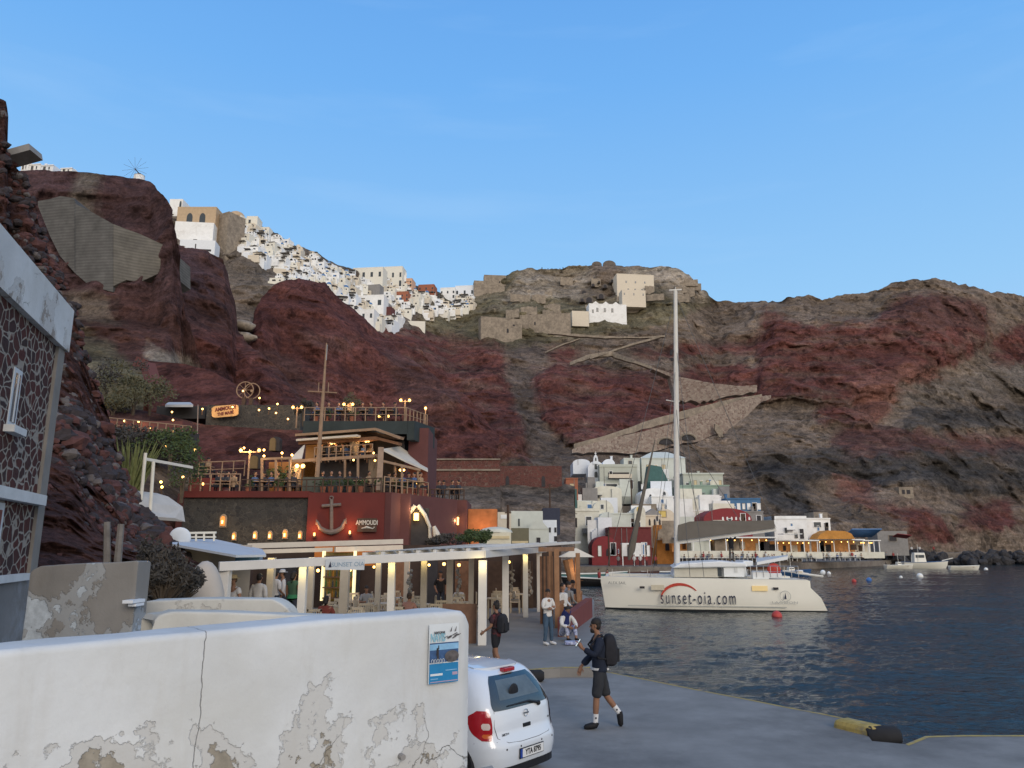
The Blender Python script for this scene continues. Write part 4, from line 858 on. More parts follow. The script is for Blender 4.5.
# ---- taverna strip on the waterfront
TY = 128
def taverna(name, lab, px0, px1, ytop, ybot, Y, mat=GLOW, beam=WHITE):
    o = empty(name, P((px0+px1)/2, ybot, Y), lab, 'taverna'); a = P(px0, ybot, Y); b_ = P(px1, ybot, Y); w = b_.x-a.x; h = ZY(ytop, Y)-a.z
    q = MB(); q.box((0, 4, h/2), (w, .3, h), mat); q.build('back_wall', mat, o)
    r = random.Random(int(px0))
    for k in range(int(w/1.5)): q = MB(); q.box((r.uniform(-.48, .48)*w, 3.7, h*r.uniform(.3, .5)), (r.uniform(.4, 1.4), .1, h*r.uniform(.4, .9)), r.choice((DWOOD, SHADE, WOOD, CREAM))); q.build('shutter', DWOOD, o)
    q = MB(); q.box((0, 2, h+.1), (w+.6, 4.6, .2), beam); q.build('roof', beam, o)
    n = max(3, int(w/2.6))
    for k in range(n+1): q = MB(); q.box((-w/2+w*k/n, 0, h/2), (.14, .14, h), beam); q.build('post', beam, o)
    q = MB(); q.box((0, -.5, -.4), (w+1, .6, 1.2), CREAMW); q.build('sea_wall', CREAMW, o)
    for k in range(n*2):
        q = MB(); q.ball((-w/2+w*(k+.5)/(2*n), 1.5+(k % 3)*.5, h-.35), .10, BULB, 6, 4); q.build('bulb', BULB, o)
    return o
taverna('waterfront_taverna', 'lamplit open taverna left of the others behind the catamaran boom', 677, 776, 538, 552, 131)
taverna('waterfront_taverna', 'lamplit open taverna between the boom and the orange canopy', 778, 818, 541, 553, 142)
taverna('waterfront_taverna', 'lamplit open taverna under the orange canopy', 820, 864, 540, 553, 150)
taverna('waterfront_taverna', 'small white taverna end with pale posts right of the orange canopy', 864, 880, 541, 553, 154, PALE)
OC = M('orange_canopy', (.45, .21, .05), .8, .25, 1, emit=(1, .4, .05), estr=.05)  # faint emission puts lamplight into the canopy fabric
q = MB(); w_ = XW(855, 535, 149)-XW(817, 535, 149); q.prism([(-w_/2, 0, 0), (w_/2, 0, 0), (w_*.42, 0, 1.0), (w_*.25, 0, 1.5), (-w_*.2, 0, 1.6), (-w_*.4, 0, .9)], (0, 4, 0), OC)
o = q.build('orange_canopy', OC, loc=P(836, 539, 148.5)); tag(o, 'bright orange canopy roof on the waterfront', 'canopy')
q = MB(); q.box((0, 0, 0), (6, 5, .2), BLUEP, rx=-.3); o = q.build('lean_to_roof', M('slate_blue', (.16, .2, .25), .8, .1), loc=P(862, 533, 158)); tag(o, 'slate blue lean-to roof right of the orange canopy', 'roof')  # a sloping roof slab alone
q = MB(); q.box((0, 0, 0), (3.4, 3, .12), WHITE); o = q.build('white_awning', WHITE, loc=P(790, 534, 140)); tag(o, 'flat white awning in front of the white waterfront house', 'awning')
# ---- breakwater with boulders at the right
q = MB(); q.box(((XW(905, 556, 190)+XW(1120, 556, 190))/2, 205, -.1), (XW(1120, 556, 190)-XW(905, 556, 190), 12, 3.6), FOOT); o = q.build('far_quay', FOOT); o['kind'] = 'structure'
RK = M('dark_boulder', (.045, .043, .045), .95, .3, 1.5, .7, dist=.2)
bp_ = []
for k in range(6):
    q = MB(); q.ball((0, 0, 0), 1, RK, 9, 6); o = q.build('boulder', RK, smooth=False)
    for v in o.data.vertices: v.co *= 1+.5*mnoise.noise(v.co*1.1+Vector((k*5, 0, 0)))
    bp_.append(o)
us = set()
for k in range(150):
    px = rnd.uniform(868, 1040); Y = rnd.uniform(183, 196) if px > 905 else rnd.uniform(176, 186)
    i = k % 6; o = bp_[i] if i not in us else bp_[i].copy()
    if i in us: COL.objects.link(o)
    us.add(i); s_ = rnd.uniform(.5, 1.5); t_ = rnd.random()
    o.location = (XW(px, 556, Y), Y+4*t_, WZ-.1+2.3*t_); o.scale = (s_*1.2, s_, s_*.8); o.rotation_euler = (rnd.random()*3, rnd.random()*3, rnd.random()*6)
    tag(o, 'dark rough boulder in the breakwater along the far quay', 'boulder', 'boulders along the far quay')
# ---- boats -----------------------------------------------------------------
HULLW = M('white_hull', (.72, .70, .62), .35, .04, 1, spec=.5); HULLB = M('black_hull', (.02, .02, .022), .4, .1, 1, spec=.5); DECK = M('boat_deck', (.45, .44, .40), .7, .1, 2)
BLUEH = M('blue_hull', (.03, .09, .22), .4, .1, 1)
def hull_mesh(L, W, H, sheer=.25, n=14, stern=.75, open_=False):
    q = MB(); vs = []; fs = []
    for i in range(n+1):
        t = i/n; x = -L/2+L*t; wv = W/2*(stern+(1-stern)*min(1, t*3)) if t < .33 else W/2*math.sqrt(max(0, 1-((t-.33)/.67)**2.2))
        wv = max(wv, .02); hh = H*(1+sheer*(t-.3)**2*2)
        rake = .35*H*max(0, t-.85)/.15
        for (a, b_) in ((-1, hh), (-.82, hh*.45), (-.3, -.15*H), (.3, -.15*H), (.82, hh*.45), (1, hh)): vs.append((x+(rake if b_ > 0 else -rake*.6)*(b_/hh if b_ > 0 else 1), a*wv, b_))
    for i in range(n):
        for j in range(5): a = i*6+j; fs.append((a, a+1, a+7, a+6))
    fs.append((0, 1, 2, 3, 4, 5)); q.add(vs, fs)
    top = [vs[i*6] for i in range(n+1)]; topr = [vs[i*6+5] for i in range(n+1)]
    return q, top, topr
def boat(name, lab, cat, px, Y, L, W, H, rz, mat, open_=True, cabin=None, trim=None, z=None, group=None):
    o = empty(name, (XW(px, 560, Y), Y, WZ if z is None else z), lab, cat, group, rz)
    q, tl, tr = hull_mesh(L, W, H); 
    h = q.build('hull', mat, o, smooth=True)
    n = len(tl); dk = MB(); zz = -.35*H if open_ else -.03
    vs = [(x, y*.96, z_+zz) for x, y, z_ in tl]+[(x, y*.96, z_+zz) for x, y, z_ in tr]
    dk.add(vs, [(i, i+1, n+i+1, n+i) for i in range(n-1)]); dk.build('deck', DECK, o)
    gm = MB(); gm.tube(tl, .045, 5, trim or mat); gm.tube(tr, .045, 5, trim or mat); gm.build('gunwale', trim or mat, o)
    if open_:
        for k in (-.25, .1, .35): b2 = MB(); b2.box((k*L*.8, 0, H*.78), (.28, W*.8, .05), WOOD); b2.build('thwart', WOOD, o)
    if cabin:
        cx, cw, ch, cl = cabin; c = MB(); c.box((cx*L, 0, H+ch/2), (cl, cw, ch), HULLW, taper=.85); c.build('cabin', HULLW, o, bevel=.06)
        for s_ in (-1, 1): v = MB(); v.box((cx*L, s_*cw*.47, H+ch*.62), (cl*.7, .05, ch*.3), PANE); v.build('window', PANE, o)
        v = MB(); v.box((cx*L+cl*.45, 0, H+ch*.65), (.06, cw*.7, ch*.3), PANE); v.build('windscreen', PANE, o)
        mstt = MB(); mstt.tube([(cx*L, 0, H+ch), (cx*L, 0, H+ch+1.6)], .03, 5, HULLW); mstt.build('mast', HULLW, o)
    return o
boat('motorboat', 'small white open motorboat with a low windscreen left of the fishing boat', 'boat', 898, 148, 5.2, 1.8, .7, .05, HULLW, True, (.0, 1.0, .6, .8))
fb = boat('fishing_boat', 'white fishing boat with a wheelhouse moored by the far quay', 'boat', 924, 150, 7.8, 2.6, 1.2, -.15, HULLW, False, (-.12, 1.7, 1.8, 2.2), BLUEH)
for k in range(5):
    q = MB(); q.tube([(-3.2+k*.6, (-1) ** k*.9, 1.2), (-3.1+k*.6, (-1)**k*.9, 2.4+.3*(k % 2))], .035, 5, HULLW); q.build('rail_post', HULLW, fb)
q = MB(); q.tube([(3.2, 0, 1.5), (5.2, 0, 2.0)], .09, 6, HULLW); q.build('bowsprit', HULLW, fb)
boat('dinghy', 'white rowing boat lying alone furthest right on the water', 'boat', 963, 142, 5.0, 1.7, .65, -.1, HULLW, True)
boat('rowing_boat', 'black rowing boat with a white stripe and two red-clad people left of the catamaran', 'boat', 606, 82, 9.0, 2.2, .75, math.pi-.15, HULLB, True, None, HULLW)
boat('rowing_boat', 'dark blue open boat moored just behind the catamaran mast', 'boat', 668, 104, 7.0, 2.2, .8, .1, BLUEH, True, None, HULLW)
boat('sailing_dinghy', 'dark moored boat under the furled brown sail', 'boat', 628, 100, 7.5, 2.2, .8, .05, M('brown_hull', (.09, .05, .04), .5, .2), True)
boat('motorboat', 'small dark motorboat moored by the sea wall right of the catamaran cabin', 'boat', 790, 112, 5.5, 1.9, .7, .05, BLUEH, True, (.0, 1.0, .5, .9))
boat('rowing_boat', 'small white boat moored at the sea wall behind the catamaran bow', 'boat', 716, 110, 6.0, 1.9, .8, .1, HULLW, True)
# furled lateen spar
q = MB(); a = P(629, 560, 100); b_ = P(655, 440, 100); q.tube([a, a+(b_-a)*.08, a+(b_-a)*.3, a+(b_-a)*.6, b_], [.15, .5, .3, .22, .06], 8, TARP)
o = q.build('furled_sail', M('brown_canvas', (.09, .075, .06), .95, .2, 2, .5), smooth=True); tag(o, 'tall furled brown sail leaning over the moored boats', 'sail')
# buoys
BW = M('buoy_white', (.75, .75, .72), .5, .05); BR = M('buoy_red', (.45, .06, .05), .5, .1); BB = M('buoy_blue', (.05, .15, .4), .5, .1)
for (x, y, r_, m_, lb) in [(920, 577, .42, BW, 'largest white round buoy, left of the two far right buoys'), (986, 570, .34, BW, 'white round buoy furthest right'), (915, 565, .3, BW, 'small white buoy in front of the fishing boat'), (829, 574, .28, BW, 'small white buoy beside the catamaran stern'),
    (869, 581, .32, BB, 'blue buoy floating right of the catamaran'), (854, 582, .26, BR, 'small red buoy next to the blue buoy'), (777, 618, .30, BR, 'red buoy floating in front of the catamaran'), (901, 578, .2, BW, 'tiny pale buoy between the blue and the large white one'), (590, 572, .35, BR, 'dull red float left of the catamaran bow')]:
    p = G(x, y, WZ); q = MB(); q.ball((0, 0, .1), r_, m_, 12, 8); q.tube([(0, 0, r_), (0, 0, r_+.12)], .04, 6, m_); o = q.build('buoy', m_, loc=p, smooth=True); tag(o, lb, 'buoy')
r = random.Random(9)
for k in range(34):
    px = r.uniform(566, 735); t = r.random(); Y = 134+34*t; py = 535-58*t+r.uniform(-6, 6); p = P(px, py, Y-1.5)
    q = MB(); w = r.uniform(1.5, 5); h = r.uniform(.9, 2.2); m_ = r.choice((WHITE, CREAMW, WHITE2, GREEN2, STONE, GREY)); q.box((0, 0, h/2-1.2), (w, r.uniform(.4, 2), h+2.4), m_)
    for j in range(r.randint(0, 3)): q.box((-w/2-.2-.35*j, -.1, -.25*j-.8), (.36, .8, 1.6), m_)
    o = q.build('terrace_wall', m_, loc=p); o.rotation_euler = (0, 0, r.uniform(-.3, .3)); tag(o, 'low plastered terrace wall with steps between the harbour houses', 'wall', 'low terrace walls between the harbour houses')
# utility poles
for (x, t, b0, Y, lb) in [(574, 510, 545, 125, 'dark wooden pole in front of the cream harbour house'), (508, 505, 548, 60, 'brown utility pole rising behind the pergola'), (632, 478, 510, 150, 'thin brown pole beside the furled sail'), (609, 530, 556, 120, 'thin white flagpole at the boathouses'), (550, 484, 512, 100, 'thin dark pole on the bank below the terrace wall')]:
    p = P(x, b0, Y); h = ZY(t, Y)-p.z; q = MB(); q.tube([(0, 0, -2), (0, 0, h)], [.13 if Y > 70 else .11, .1], 8, DWOOD); q.box((0, 0, h-.6), (1.2 if Y > 70 else .5, .1, .1), DWOOD)
    o = q.build('utility_pole', WHITE if 'white' in lb else DWOOD, loc=p); tag(o, lb, 'pole')
# small distant people along the waterfront
def pmats(i): return [M('shirt_white', (.6, .6, .58)), M('shirt_dark', (.04, .045, .06)), M('shirt_red', (.3, .05, .05)), M('shirt_blue', (.08, .14, .3)), M('shirt_grey', (.2, .2, .2)), M('shirt_tan', (.35, .25, .16))][i % 6]
SKIN = M('skin_tan', (.36, .20, .13), .6, .08, 8); HAIR = M('dark_hair', (.02, .016, .014), .7, .2, 20); PANTS = M('dark_trousers', (.03, .035, .05), .9, .15, 6)
def small_person(sit, mat, arms=0, name='person', pants=None):
    o = empty(name, (0, 0, 0), 'x', 'person'); b = MB(); z0 = .45 if sit else .86
    if sit:
        for s_ in (-1, 1): b.tube([(s_*.1, 0, .45), (s_*.11, -.42, .47), (s_*.11, -.44, .05)], [.09, .075, .05], 6, pants or PANTS)
    else:
        for s_ in (-1, 1): b.tube([(s_*.09, 0, .88), (s_*.1, -.02, .48), (s_*.11, .02, .03)], [.10, .075, .05], 6, pants or PANTS); b.box((s_*.11, -.05, .03), (.09, .25, .06), DWOOD)
    b.tube([(0, 0, z0-.05), (0, 0, z0+.15), (0, 0, z0+.42), (0, 0, z0+.54), (0, 0, z0+.57)], [.15, .15, .19, .17, .06], 8, mat)
    for s_ in (-1, 1):
        if arms: b.tube([(s_*.2, 0, z0+.5), (s_*.34, 0, z0+.72), (s_*.3, 0, z0+1.02)], [.06, .05, .035], 6, mat)
        else: b.tube([(s_*.2, 0, z0+.5), (s_*.25, -.03, z0+.22), (s_*.17, -.24, z0+.08)], [.055, .045, .035], 6, mat); b.ball((s_*.16, -.26, z0+.08), .05, SKIN, 6, 4)
    b.tube([(0, 0, z0+.55), (0, 0, z0+.64)], .05, 6, SKIN); b.ball((0, -.01, z0+.76), .105, SKIN, 8, 6, sc=(.85, 1, 1.2))
    b.build('body', None, o, smooth=True)
    h = MB(); h.ball((0, .02, z0+.79), .115, HAIR, 8, 6, sc=(.9, 1, 1.1), zmin=-.1); h.build('hair', HAIR, o, smooth=True)
    return o
pp = [small_person(k % 2, pmats(k)) for k in range(12)]; up_ = set()
tabs = []
def place_small(px, py, Y, lab, grp, i, rz=0, z=None):
    src = pp[i % 12]; o = src if (i % 12) not in up_ else copy_tree(src); up_.add(i % 12)
    p = P(px, py, Y); 
    if z is not None: p.z = z
    o.location = p; o.rotation_euler = (0, 0, rz); tag(o, lab, 'person', grp); return o
k = 0
for (x0, x1, Y, n) in [(680, 776, 129.5, 34), (780, 818, 141, 12), (822, 862, 149, 14)]:
    for j in range(n):
        x = x0+(x1-x0)*(j+.5)/n+rnd.uniform(-.8, .8)
        place_small(x, 552, Y+rnd.uniform(-.3, 1.6), 'tiny diner at the lamplit tables along the waterfront', 'diners at the waterfront tavernas', k, rnd.uniform(-2, 2), z=.55); k += 1
for (x, Y, z) in [(634, 121, .15), (640, 121, .15), (646, 122, .15), (655, 122, .15), (618, 121, .15), (905, 190, 1.7), (912, 190, 1.7), (920, 192, 1.7), (934, 191, 1.7), (893, 176, .3), (886, 175, .3)]:
    place_small(x, 552, Y, 'tiny figure standing on the harbour quay', 'people standing on the harbour quay', (k//2)*2, z=z); k += 1
tbl = MB(); tbl.tube([(0, 0, 0), (0, 0, .72)], .05, 6, WHITE); tbl.box((0, 0, .74), (.9, .9, .05), WHITE); tb0 = tbl.build('table', WHITE); first = True
for (x0, x1, Y, n) in [(680, 776, 128.8, 22), (780, 818, 140.4, 8), (822, 862, 148.4, 8)]:
    for j in range(n):
        o = tb0 if first else tb0.copy()
        if not first: COL.objects.link(o)
        first = False; x = x0+(x1-x0)*(j+.5)/n; o.location = (XW(x, 552, Y), Y, .55); tag(o, 'small white-clothed table in the waterfront tavernas', 'table', 'white tables along the waterfront')
for (x, i) in [(599, 2), (607, 8)]:
    place_small(x, 570, 82, ['red-clad sitter at the left in the black rowing boat', 'red-clad sitter at the right in the black rowing boat'][x > 600], None, 2, 1.2 if x < 600 else -1.2, z=-1.0)
# ------------------------------------------------------------------ catamaran
GEL = M('gelcoat_cream', (.78, .76, .67), .3, .03, .8, spec=.5, coat=.2); GELW = M('gelcoat_white', (.72, .74, .74), .3, .03, 1, spec=.5)
NAVY = M('navy_lettering', (.015, .02, .05), .5, .1, 3); REDL = M('red_stripe', (.45, .05, .03), .5, .1, 3); ANTIF = M('black_waterline', (.01, .012, .014), .6, .2, 2)
STEEL = M('stainless_tube', (.45, .45, .45), .3, .1, 5, metal=.9); MASTM = M('mast_white', (.62, .60, .55), .4, .05, 2)
CY = 49.4; KX = CY/F*.9836
CRZ = R(-10); NC = Vector((XW(714, 590, CY), CY, WZ)); CO = NC+Matrix.Rotation(CRZ, 3, 'Z') @ Vector((0, 3.42, 0))
cat = empty('catamaran', CO, 'large cream sailing catamaran with a tall mast, moored beside the pier', 'catamaran', None, CRZ)
S = (XW(827, 609, CY)-XW(603, 609, CY))/224.0   # m per px
def C(px, py, yl=-3.42):
    k = ((px-512)/F)/(ct-((384-py)/F)*st); c_, s_ = math.cos(CRZ), math.sin(CRZ)
    # X = CO.x + x c - yl s ; Y = CO.y + x s + yl c ; X = k Y
    x = (k*(CO.y+yl*c_)-CO.x+yl*s_)/(c_-k*s_); Yw = CO.y+x*s_+yl*c_
    return Vector((x, yl, ZY(py, Yw)-WZ))
def cx(px, yl=-3.42): return C(px, 585, yl).x
def cz(py, yl=-3.42, px=714): return C(px, py, yl).z
def hull(yc, name='hull'):
    q = MB(); N = 26; vs = []; fs = []
    prof = []
    for i in range(N+1):
        t = i/N; xw = cx(604)+(cx(827)-cx(604))*t      # at waterline
        # deck x: bow slightly forward, stern cut back
        xd = cx(600)+(cx(809)-cx(600))*t
        xm = cx(602)+(cx(821)-cx(602))*t
        wv = 1.0*min(1, .06+(t*2.6)**.75) if t < .4 else 1.0-.18*max(0, (t-.7)/.3)
        zd = cz(577.5)-.12*t
        row = [(xd, -wv, zd), (xd, -wv*1.0, zd*.82), (xm, -wv*.98, zd*.45), (xw, -wv*.86, .06), (xw, -wv*.6, -.5), (xw, 0, -.8), (xw, wv*.6, -.5), (xw, wv*.86, .06), (xm, wv*.98, zd*.45), (xd, wv, zd*.82), (xd, wv, zd)]
        vs += [(a, b+yc, c) for a, b, c in row]
    k = 11
    for i in range(N):
        for j in range(k-1): a = i*k+j; fs.append((a, a+k, a+k+1, a+1))
        fs.append((i*k, i*k+k-1, (i+1)*k+k-1, (i+1)*k))
    fs.append(tuple(range(k))); fs.append(tuple(N*k+j for j in range(k)))
    q.add(vs, fs); h = q.build(name, GEL, cat, smooth=True)
    b = MB(); pts = []
    for i in range(N+1):
        t = i/N; wv = (1.0*min(1, .06+(t*2.6)**.75) if t < .4 else 1.0-.18*max(0, (t-.7)/.3))*.865
        pts.append((cx(604)+(cx(827)-cx(604))*t, yc-wv-.008, .09))
    for i in range(N): b.add([(pts[i][0], pts[i][1], -.1), (pts[i+1][0], pts[i+1][1], -.1), (pts[i+1][0], pts[i+1][1]-.01, .12), (pts[i][0], pts[i][1]-.01, .12)], [(0, 1, 2, 3)])
    b.build('waterline_stripe', ANTIF, h); return h
hn = hull(-2.4); hf = hull(3.8)
ROT_ = Matrix.Rotation(CRZ, 3, 'Z'); CR = ROT_ @ Vector((1, 0, 0)); CR2 = ROT_ @ Vector((1, -.22, 0))
def CW(px, py, yl): return CO+ROT_ @ C(px, py, yl)
YF = -3.42   # near face plane of the near hull (local)
q = MB(); q.box((cx(735), .7, 1.35), (9.6, 5.0, 1.0), GEL); q.build('bridge_deck', GEL, cat)
q = MB(); q.add([(cx(604), -1.5, 1.75), (cx(664), -1.5, 1.85), (cx(664), 2.8, 1.85), (cx(604), 2.8, 1.75)], [(0, 1, 2, 3)]); q.build('trampoline', M('net_grey', (.2, .2, .19), .9), cat)
q = MB(); q.tube([(cx(603), -2.3, 1.95), (cx(603), 3.7, 1.95)], .09, 8); q.build('forestay_beam', MASTM, cat)
# deck house
q = MB(); q.prism([C(672, 577, -2.4), C(748, 577, -2.4), C(745, 562, -2.4), C(676, 564, -2.4)], (0, 5.6, 0), GELW); dh = q.build('deckhouse', GELW, cat, bevel=.1)
q = MB(); q.box((cx(697.5), -2.55, cz(573)), (44*S, .06, 9.5*S), M('window_cover', (.50, .48, .41), .8, .05, 2)); q.build('window_cover', M('window_cover'), cat)
q = MB(); q.prism([C(672, 568, -2.9), C(748, 567, -2.9), C(746, 563, -2.9), C(720, 561, -2.9), C(680, 563.5, -2.9)], (0, 6.4, 0), GELW); q.build('coachroof', GELW, cat, bevel=.08)
q = MB(); q.box((cx(721.5), -2.56, cz(572)), (4*S, .06, 9*S)); q.build('window', PANE, cat)
q = MB(); q.box((cx(736), -2.6, cz(570.5)), (20*S, .25, 13*S)); q.build('cockpit_bulkhead', GELW, cat)
q = MB(); q.box((cx(738), -2.75, cz(569)), (3*S, .04, 7*S)); q.build('door', M('pale_panel', (.55, .56, .55), .4), cat)
q = MB(); q.box(C(744, 563, 0), (10*S, 4.5, .35)); q.build('flybridge_seat', GELW, cat, bevel=.06)
# boom with sail bag and mast
q = MB(); q.tube([C(677, 566, 0), C(676.5, 430, 0), C(675.5, 291, 0)], [.20, .19, .13], 12); ms = q.build('mast', MASTM, cat, smooth=True)
q = MB()
for zz, l_ in ((402, 10), (480, 9)): q.tube([C(676-l_, zz-2, 0), C(676.3, zz, 0), C(680, zz-1, 0)], .035, 5)
q.build('spreader', MASTM, ms)
q = MB(); q.box(C(675.5, 290, 0), (.9, .12, .1)); q.tube([C(675.5, 291, 0), C(675.5, 287, 0)], .02, 4); q.build('masthead', MASTM, ms)
q = MB(); q.tube([C(672, 350, 0), C(671, 355, 0)], .12, 6, SHADE); q.tube([C(672, 358, 0), C(672, 361, 0)], .1, 6, SHADE); q.build('radar', SHADE, ms)
q = MB(); q.bar(C(678, 542, 0), C(776, 529, 0), .3, .30); bm_ = q.build('boom', MASTM, cat, bevel=.05)
q = MB(); prof_ = [(678, 540.5, .42), (775, 528, .34), (774, 520, .18), (745, 521, .15), (715, 520.5, .15), (690, 521.5, .15), (678, 525, .18)]
vs = [C(x, y, -w_) for x, y, w_ in prof_]+[C(x, y, w_) for x, y, w_ in prof_]
q.add(vs, [tuple(range(7)), tuple(range(13, 6, -1))]+[(i, i+1, i+8, i+7) for i in range(6)]); q.build('sail_bag', TARP, bm_)
q = MB(); q.tube([C(773, 520, 0), C(773, 516, 0)], .1, 6); q.build('sail_head', SHADE, bm_)
rig = MB(); m0 = C(675.5, 295, 0)
for (a, b_) in [(m0, C(606, 572, 0)), (C(676, 365, 0), C(650, 577)), (C(676, 345, 0), C(704, 577)), (C(676, 402, 0), C(690, 577)), (m0, C(776, 528, 0)), (C(676, 420, 0), C(700, 521, 0)), (C(676, 420, 0), C(740, 521, 0)), (C(676, 402, 0), C(652, 577, 3.5))]: rig.tube([a, b_], .018, 4)
rig.build('rigging', M('rig_wire', (.10, .10, .10), .5), cat)
# bimini, rails, davits
q = MB(); q.add([C(757, 565, -2.6), C(788, 559.5, -2.6), C(787, 558.5, 2.4), C(756, 560, 2.4), C(757, 562, -2.6), C(788, 556, -2.6), C(787, 555, 2.4), C(756, 558, 2.4)], [(0, 3, 2, 1), (4, 5, 6, 7), (0, 1, 5, 4), (1, 2, 6, 5), (2, 3, 7, 6), (3, 0, 4, 7)]); q.build('bimini', GELW, cat)
q = MB()
for px in (612, 630, 648): q.tube([(cx(px), -3.2 if px > 625 else -2.6, cz(577)), (cx(px), -3.2 if px > 625 else -2.6, cz(570))], .016, 5)
for px in (752, 758, 765, 772, 779, 786, 793, 800): q.tube([(cx(px), -3.2, cz(577)), (cx(px), -3.2, cz(566))], .02, 5)
q.tube([(cx(752), -3.2, cz(566)), (cx(800), -3.2, cz(566))], .022, 5); q.tube([(cx(752), -3.2, cz(571.5)), (cx(800), -3.2, cz(571.5))], .015, 5)
for px in (760, 784): q.tube([(cx(px), -2.4, cz(577)), (cx(px), -2.4, cz(560))], .03, 5); q.tube([(cx(px), 2.4, cz(577)), (cx(px), 2.2, cz(556))], .03, 5)
q.build('railing', STEEL, cat)
for yy in (-2.0, 2.6): q = MB(); q.tube([(cx(800), yy, cz(573)), (cx(829), yy, cz(576.5))], .07, 6); q.build('davit', MASTM, cat)
q = MB(); q.ball((cx(829), -2.0, cz(572.5)), .16, GELW, 8, 6); q.build('stern_light', GELW, cat)
q = MB(); q.ball((cx(777), -2.6, cz(570)), .42, REDL, 12, 8, sc=(1, .4, 1)); q.build('lifebuoy', M('red_canvas', (.22, .05, .04), .9), cat)
q = MB(); q.box((cx(762), -2.9, cz(575)), (16*S, .5, .5), GELW); q.box((cx(776), -2.9, cz(575.5)), (14*S, .5, .3), GELW); q.box((cx(803), -2.6, cz(572)), (6*S, .5, .25), CREAM); q.build('deck_locker', GELW, cat, bevel=.05)
q = MB(); q.box((cx(766), .5, cz(569)), (24*S, 3.4, .12), WOOD); q.box((cx(752), 1.0, cz(571)), (6*S, 1, 1), DRED); q.build('cockpit_table', WOOD, cat)
# ports, lettering, emblem on the near side
for (x, y, w_, h_, m_) in [(642, 588, 5, 2.2, SHADE), (775.5, 588, 5, 2.2, SHADE), (657.5, 588, 13, 5, M('port_cover', (.55, .50, .38), .6)), (759.5, 588, 15, 5, M('lit_port', (.75, .58, .28), .5, .05, 1, emit=(1, .7, .3), estr=.15))]:
    q = MB(); q.box((cx(x), YF+.0, cz(y)), (w_*S, .06, h_*S), m_); q.build('porthole', m_, hn)
text('lettering', 'sunset-oia.com', 1.16, CW(698, 598.3, YF-.03), CR, (0, 0, 1), NAVY, cat, .01, -.004, sx=.5, sp=1.3)
q = MB(); pts = []
for k in range(15):
    a = math.pi*(1.0-.80*k/14); pts.append((cx(680)+19.5*S*math.cos(a), YF-.02, cz(600)+15*S*math.sin(a)))
for k in range(14):
    w0 = .05+.13*math.sin(math.pi*k/14); w1 = .05+.13*math.sin(math.pi*(k+1)/14)
    a, b_ = Vector(pts[k]), Vector(pts[k+1]); c0 = Vector((cx(680), YF-.02, cz(600)))
    ea = (a-c0).normalized(); eb = (b_-c0).normalized(); q.add([a-ea*w0/2, b_-eb*w1/2, b_+eb*w1/2, a+ea*w0/2], [(0, 1, 2, 3)])
q.build('red_arc', REDL, hn)
q = MB(); R_ = .33
for k in range(24):
    a0, a1 = 2*math.pi*k/24, 2*math.pi*(k+1)/24
    q.add([(cx(784.5)+r_*math.cos(a), YF-.015, cz(595.5)+r_*math.sin(a)) for a, r_ in ((a0, R_), (a1, R_), (a1, R_-.03), (a0, R_-.03))], [(0, 1, 2, 3)])
q.build('emblem_ring', M('grey_line', (.4, .41, .38), .6), hn)
q = MB(); q.prism([(cx(783.3), YF-.02, cz(598.3)), (cx(785.6), YF-.02, cz(598.3)), (cx(784.7), YF-.02, cz(592))], (0, .01, 0), NAVY); q.build('emblem_sail', NAVY, hn)
GL_ = M('grey_line')
text('small_lettering', 'LAGOON', .2, CW(785, 602.6, YF-.02), CR, (0, 0, 1), GL_, cat, .004, .0, sx=1.8)
text('small_lettering', 'ALEX SAIL', .24, CW(617, 583, -3.2), CR2, (0, 0, 1), M('grey_text', (.25, .25, .23), .6), cat, .01, .0, sx=1.1)
q = MB(); q.box((cx(705), YF+.06, cz(606.5)), (155*S, .02, .05), M('grey_line')); q.build('pinstripe', GL_, hn)
# crewman reaching up at the boom
sp_ = small_person(0, M('shirt_black', (.012, .012, .014), .9), arms=1, pants=M('grey_shorts', (.10, .09, .08), .9)); sp_.location = CW(732, 562, .3); sp_.scale = (1.1,)*3
tag(sp_, 'dark-clad crewman on the catamaran roof reaching up to the boom with both arms', 'person')
# ------------------------------------------------------------------ red restaurant complex on the left slope
LAVA = mason('dark_lava_masonry', (.066, .064, .060), (.040, .040, .041), (.088, .084, .078), 3.6, .05, dist=.03)
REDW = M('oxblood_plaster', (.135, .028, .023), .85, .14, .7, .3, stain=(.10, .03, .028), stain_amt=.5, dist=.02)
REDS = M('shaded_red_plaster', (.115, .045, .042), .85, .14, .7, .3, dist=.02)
REDT = M('dark_red_slope', (.115, .042, .036), .95, .2, .6, .6, dist=.2)
TIMB = M('pale_timber', (.30, .20, .13), .8, .2, 3); FAB = M('offwhite_canvas', (.55, .51, .44), .9, .08, 2); GLASSY = M('lantern_glass', (1, .7, .3), .4, 0, emit=(1, .55, .14), estr=4)
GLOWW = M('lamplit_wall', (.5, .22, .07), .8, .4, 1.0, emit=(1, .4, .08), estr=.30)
def lampl(p, e=30, col=(1, .62, .28), r=.08):
    L_ = D.lights.new('lamp_light', 'POINT'); L_.energy = e; L_.color = col; L_.shadow_soft_size = r; o = D.objects.new('lamp_light', L_); COL.objects.link(o); o.location = p; return o
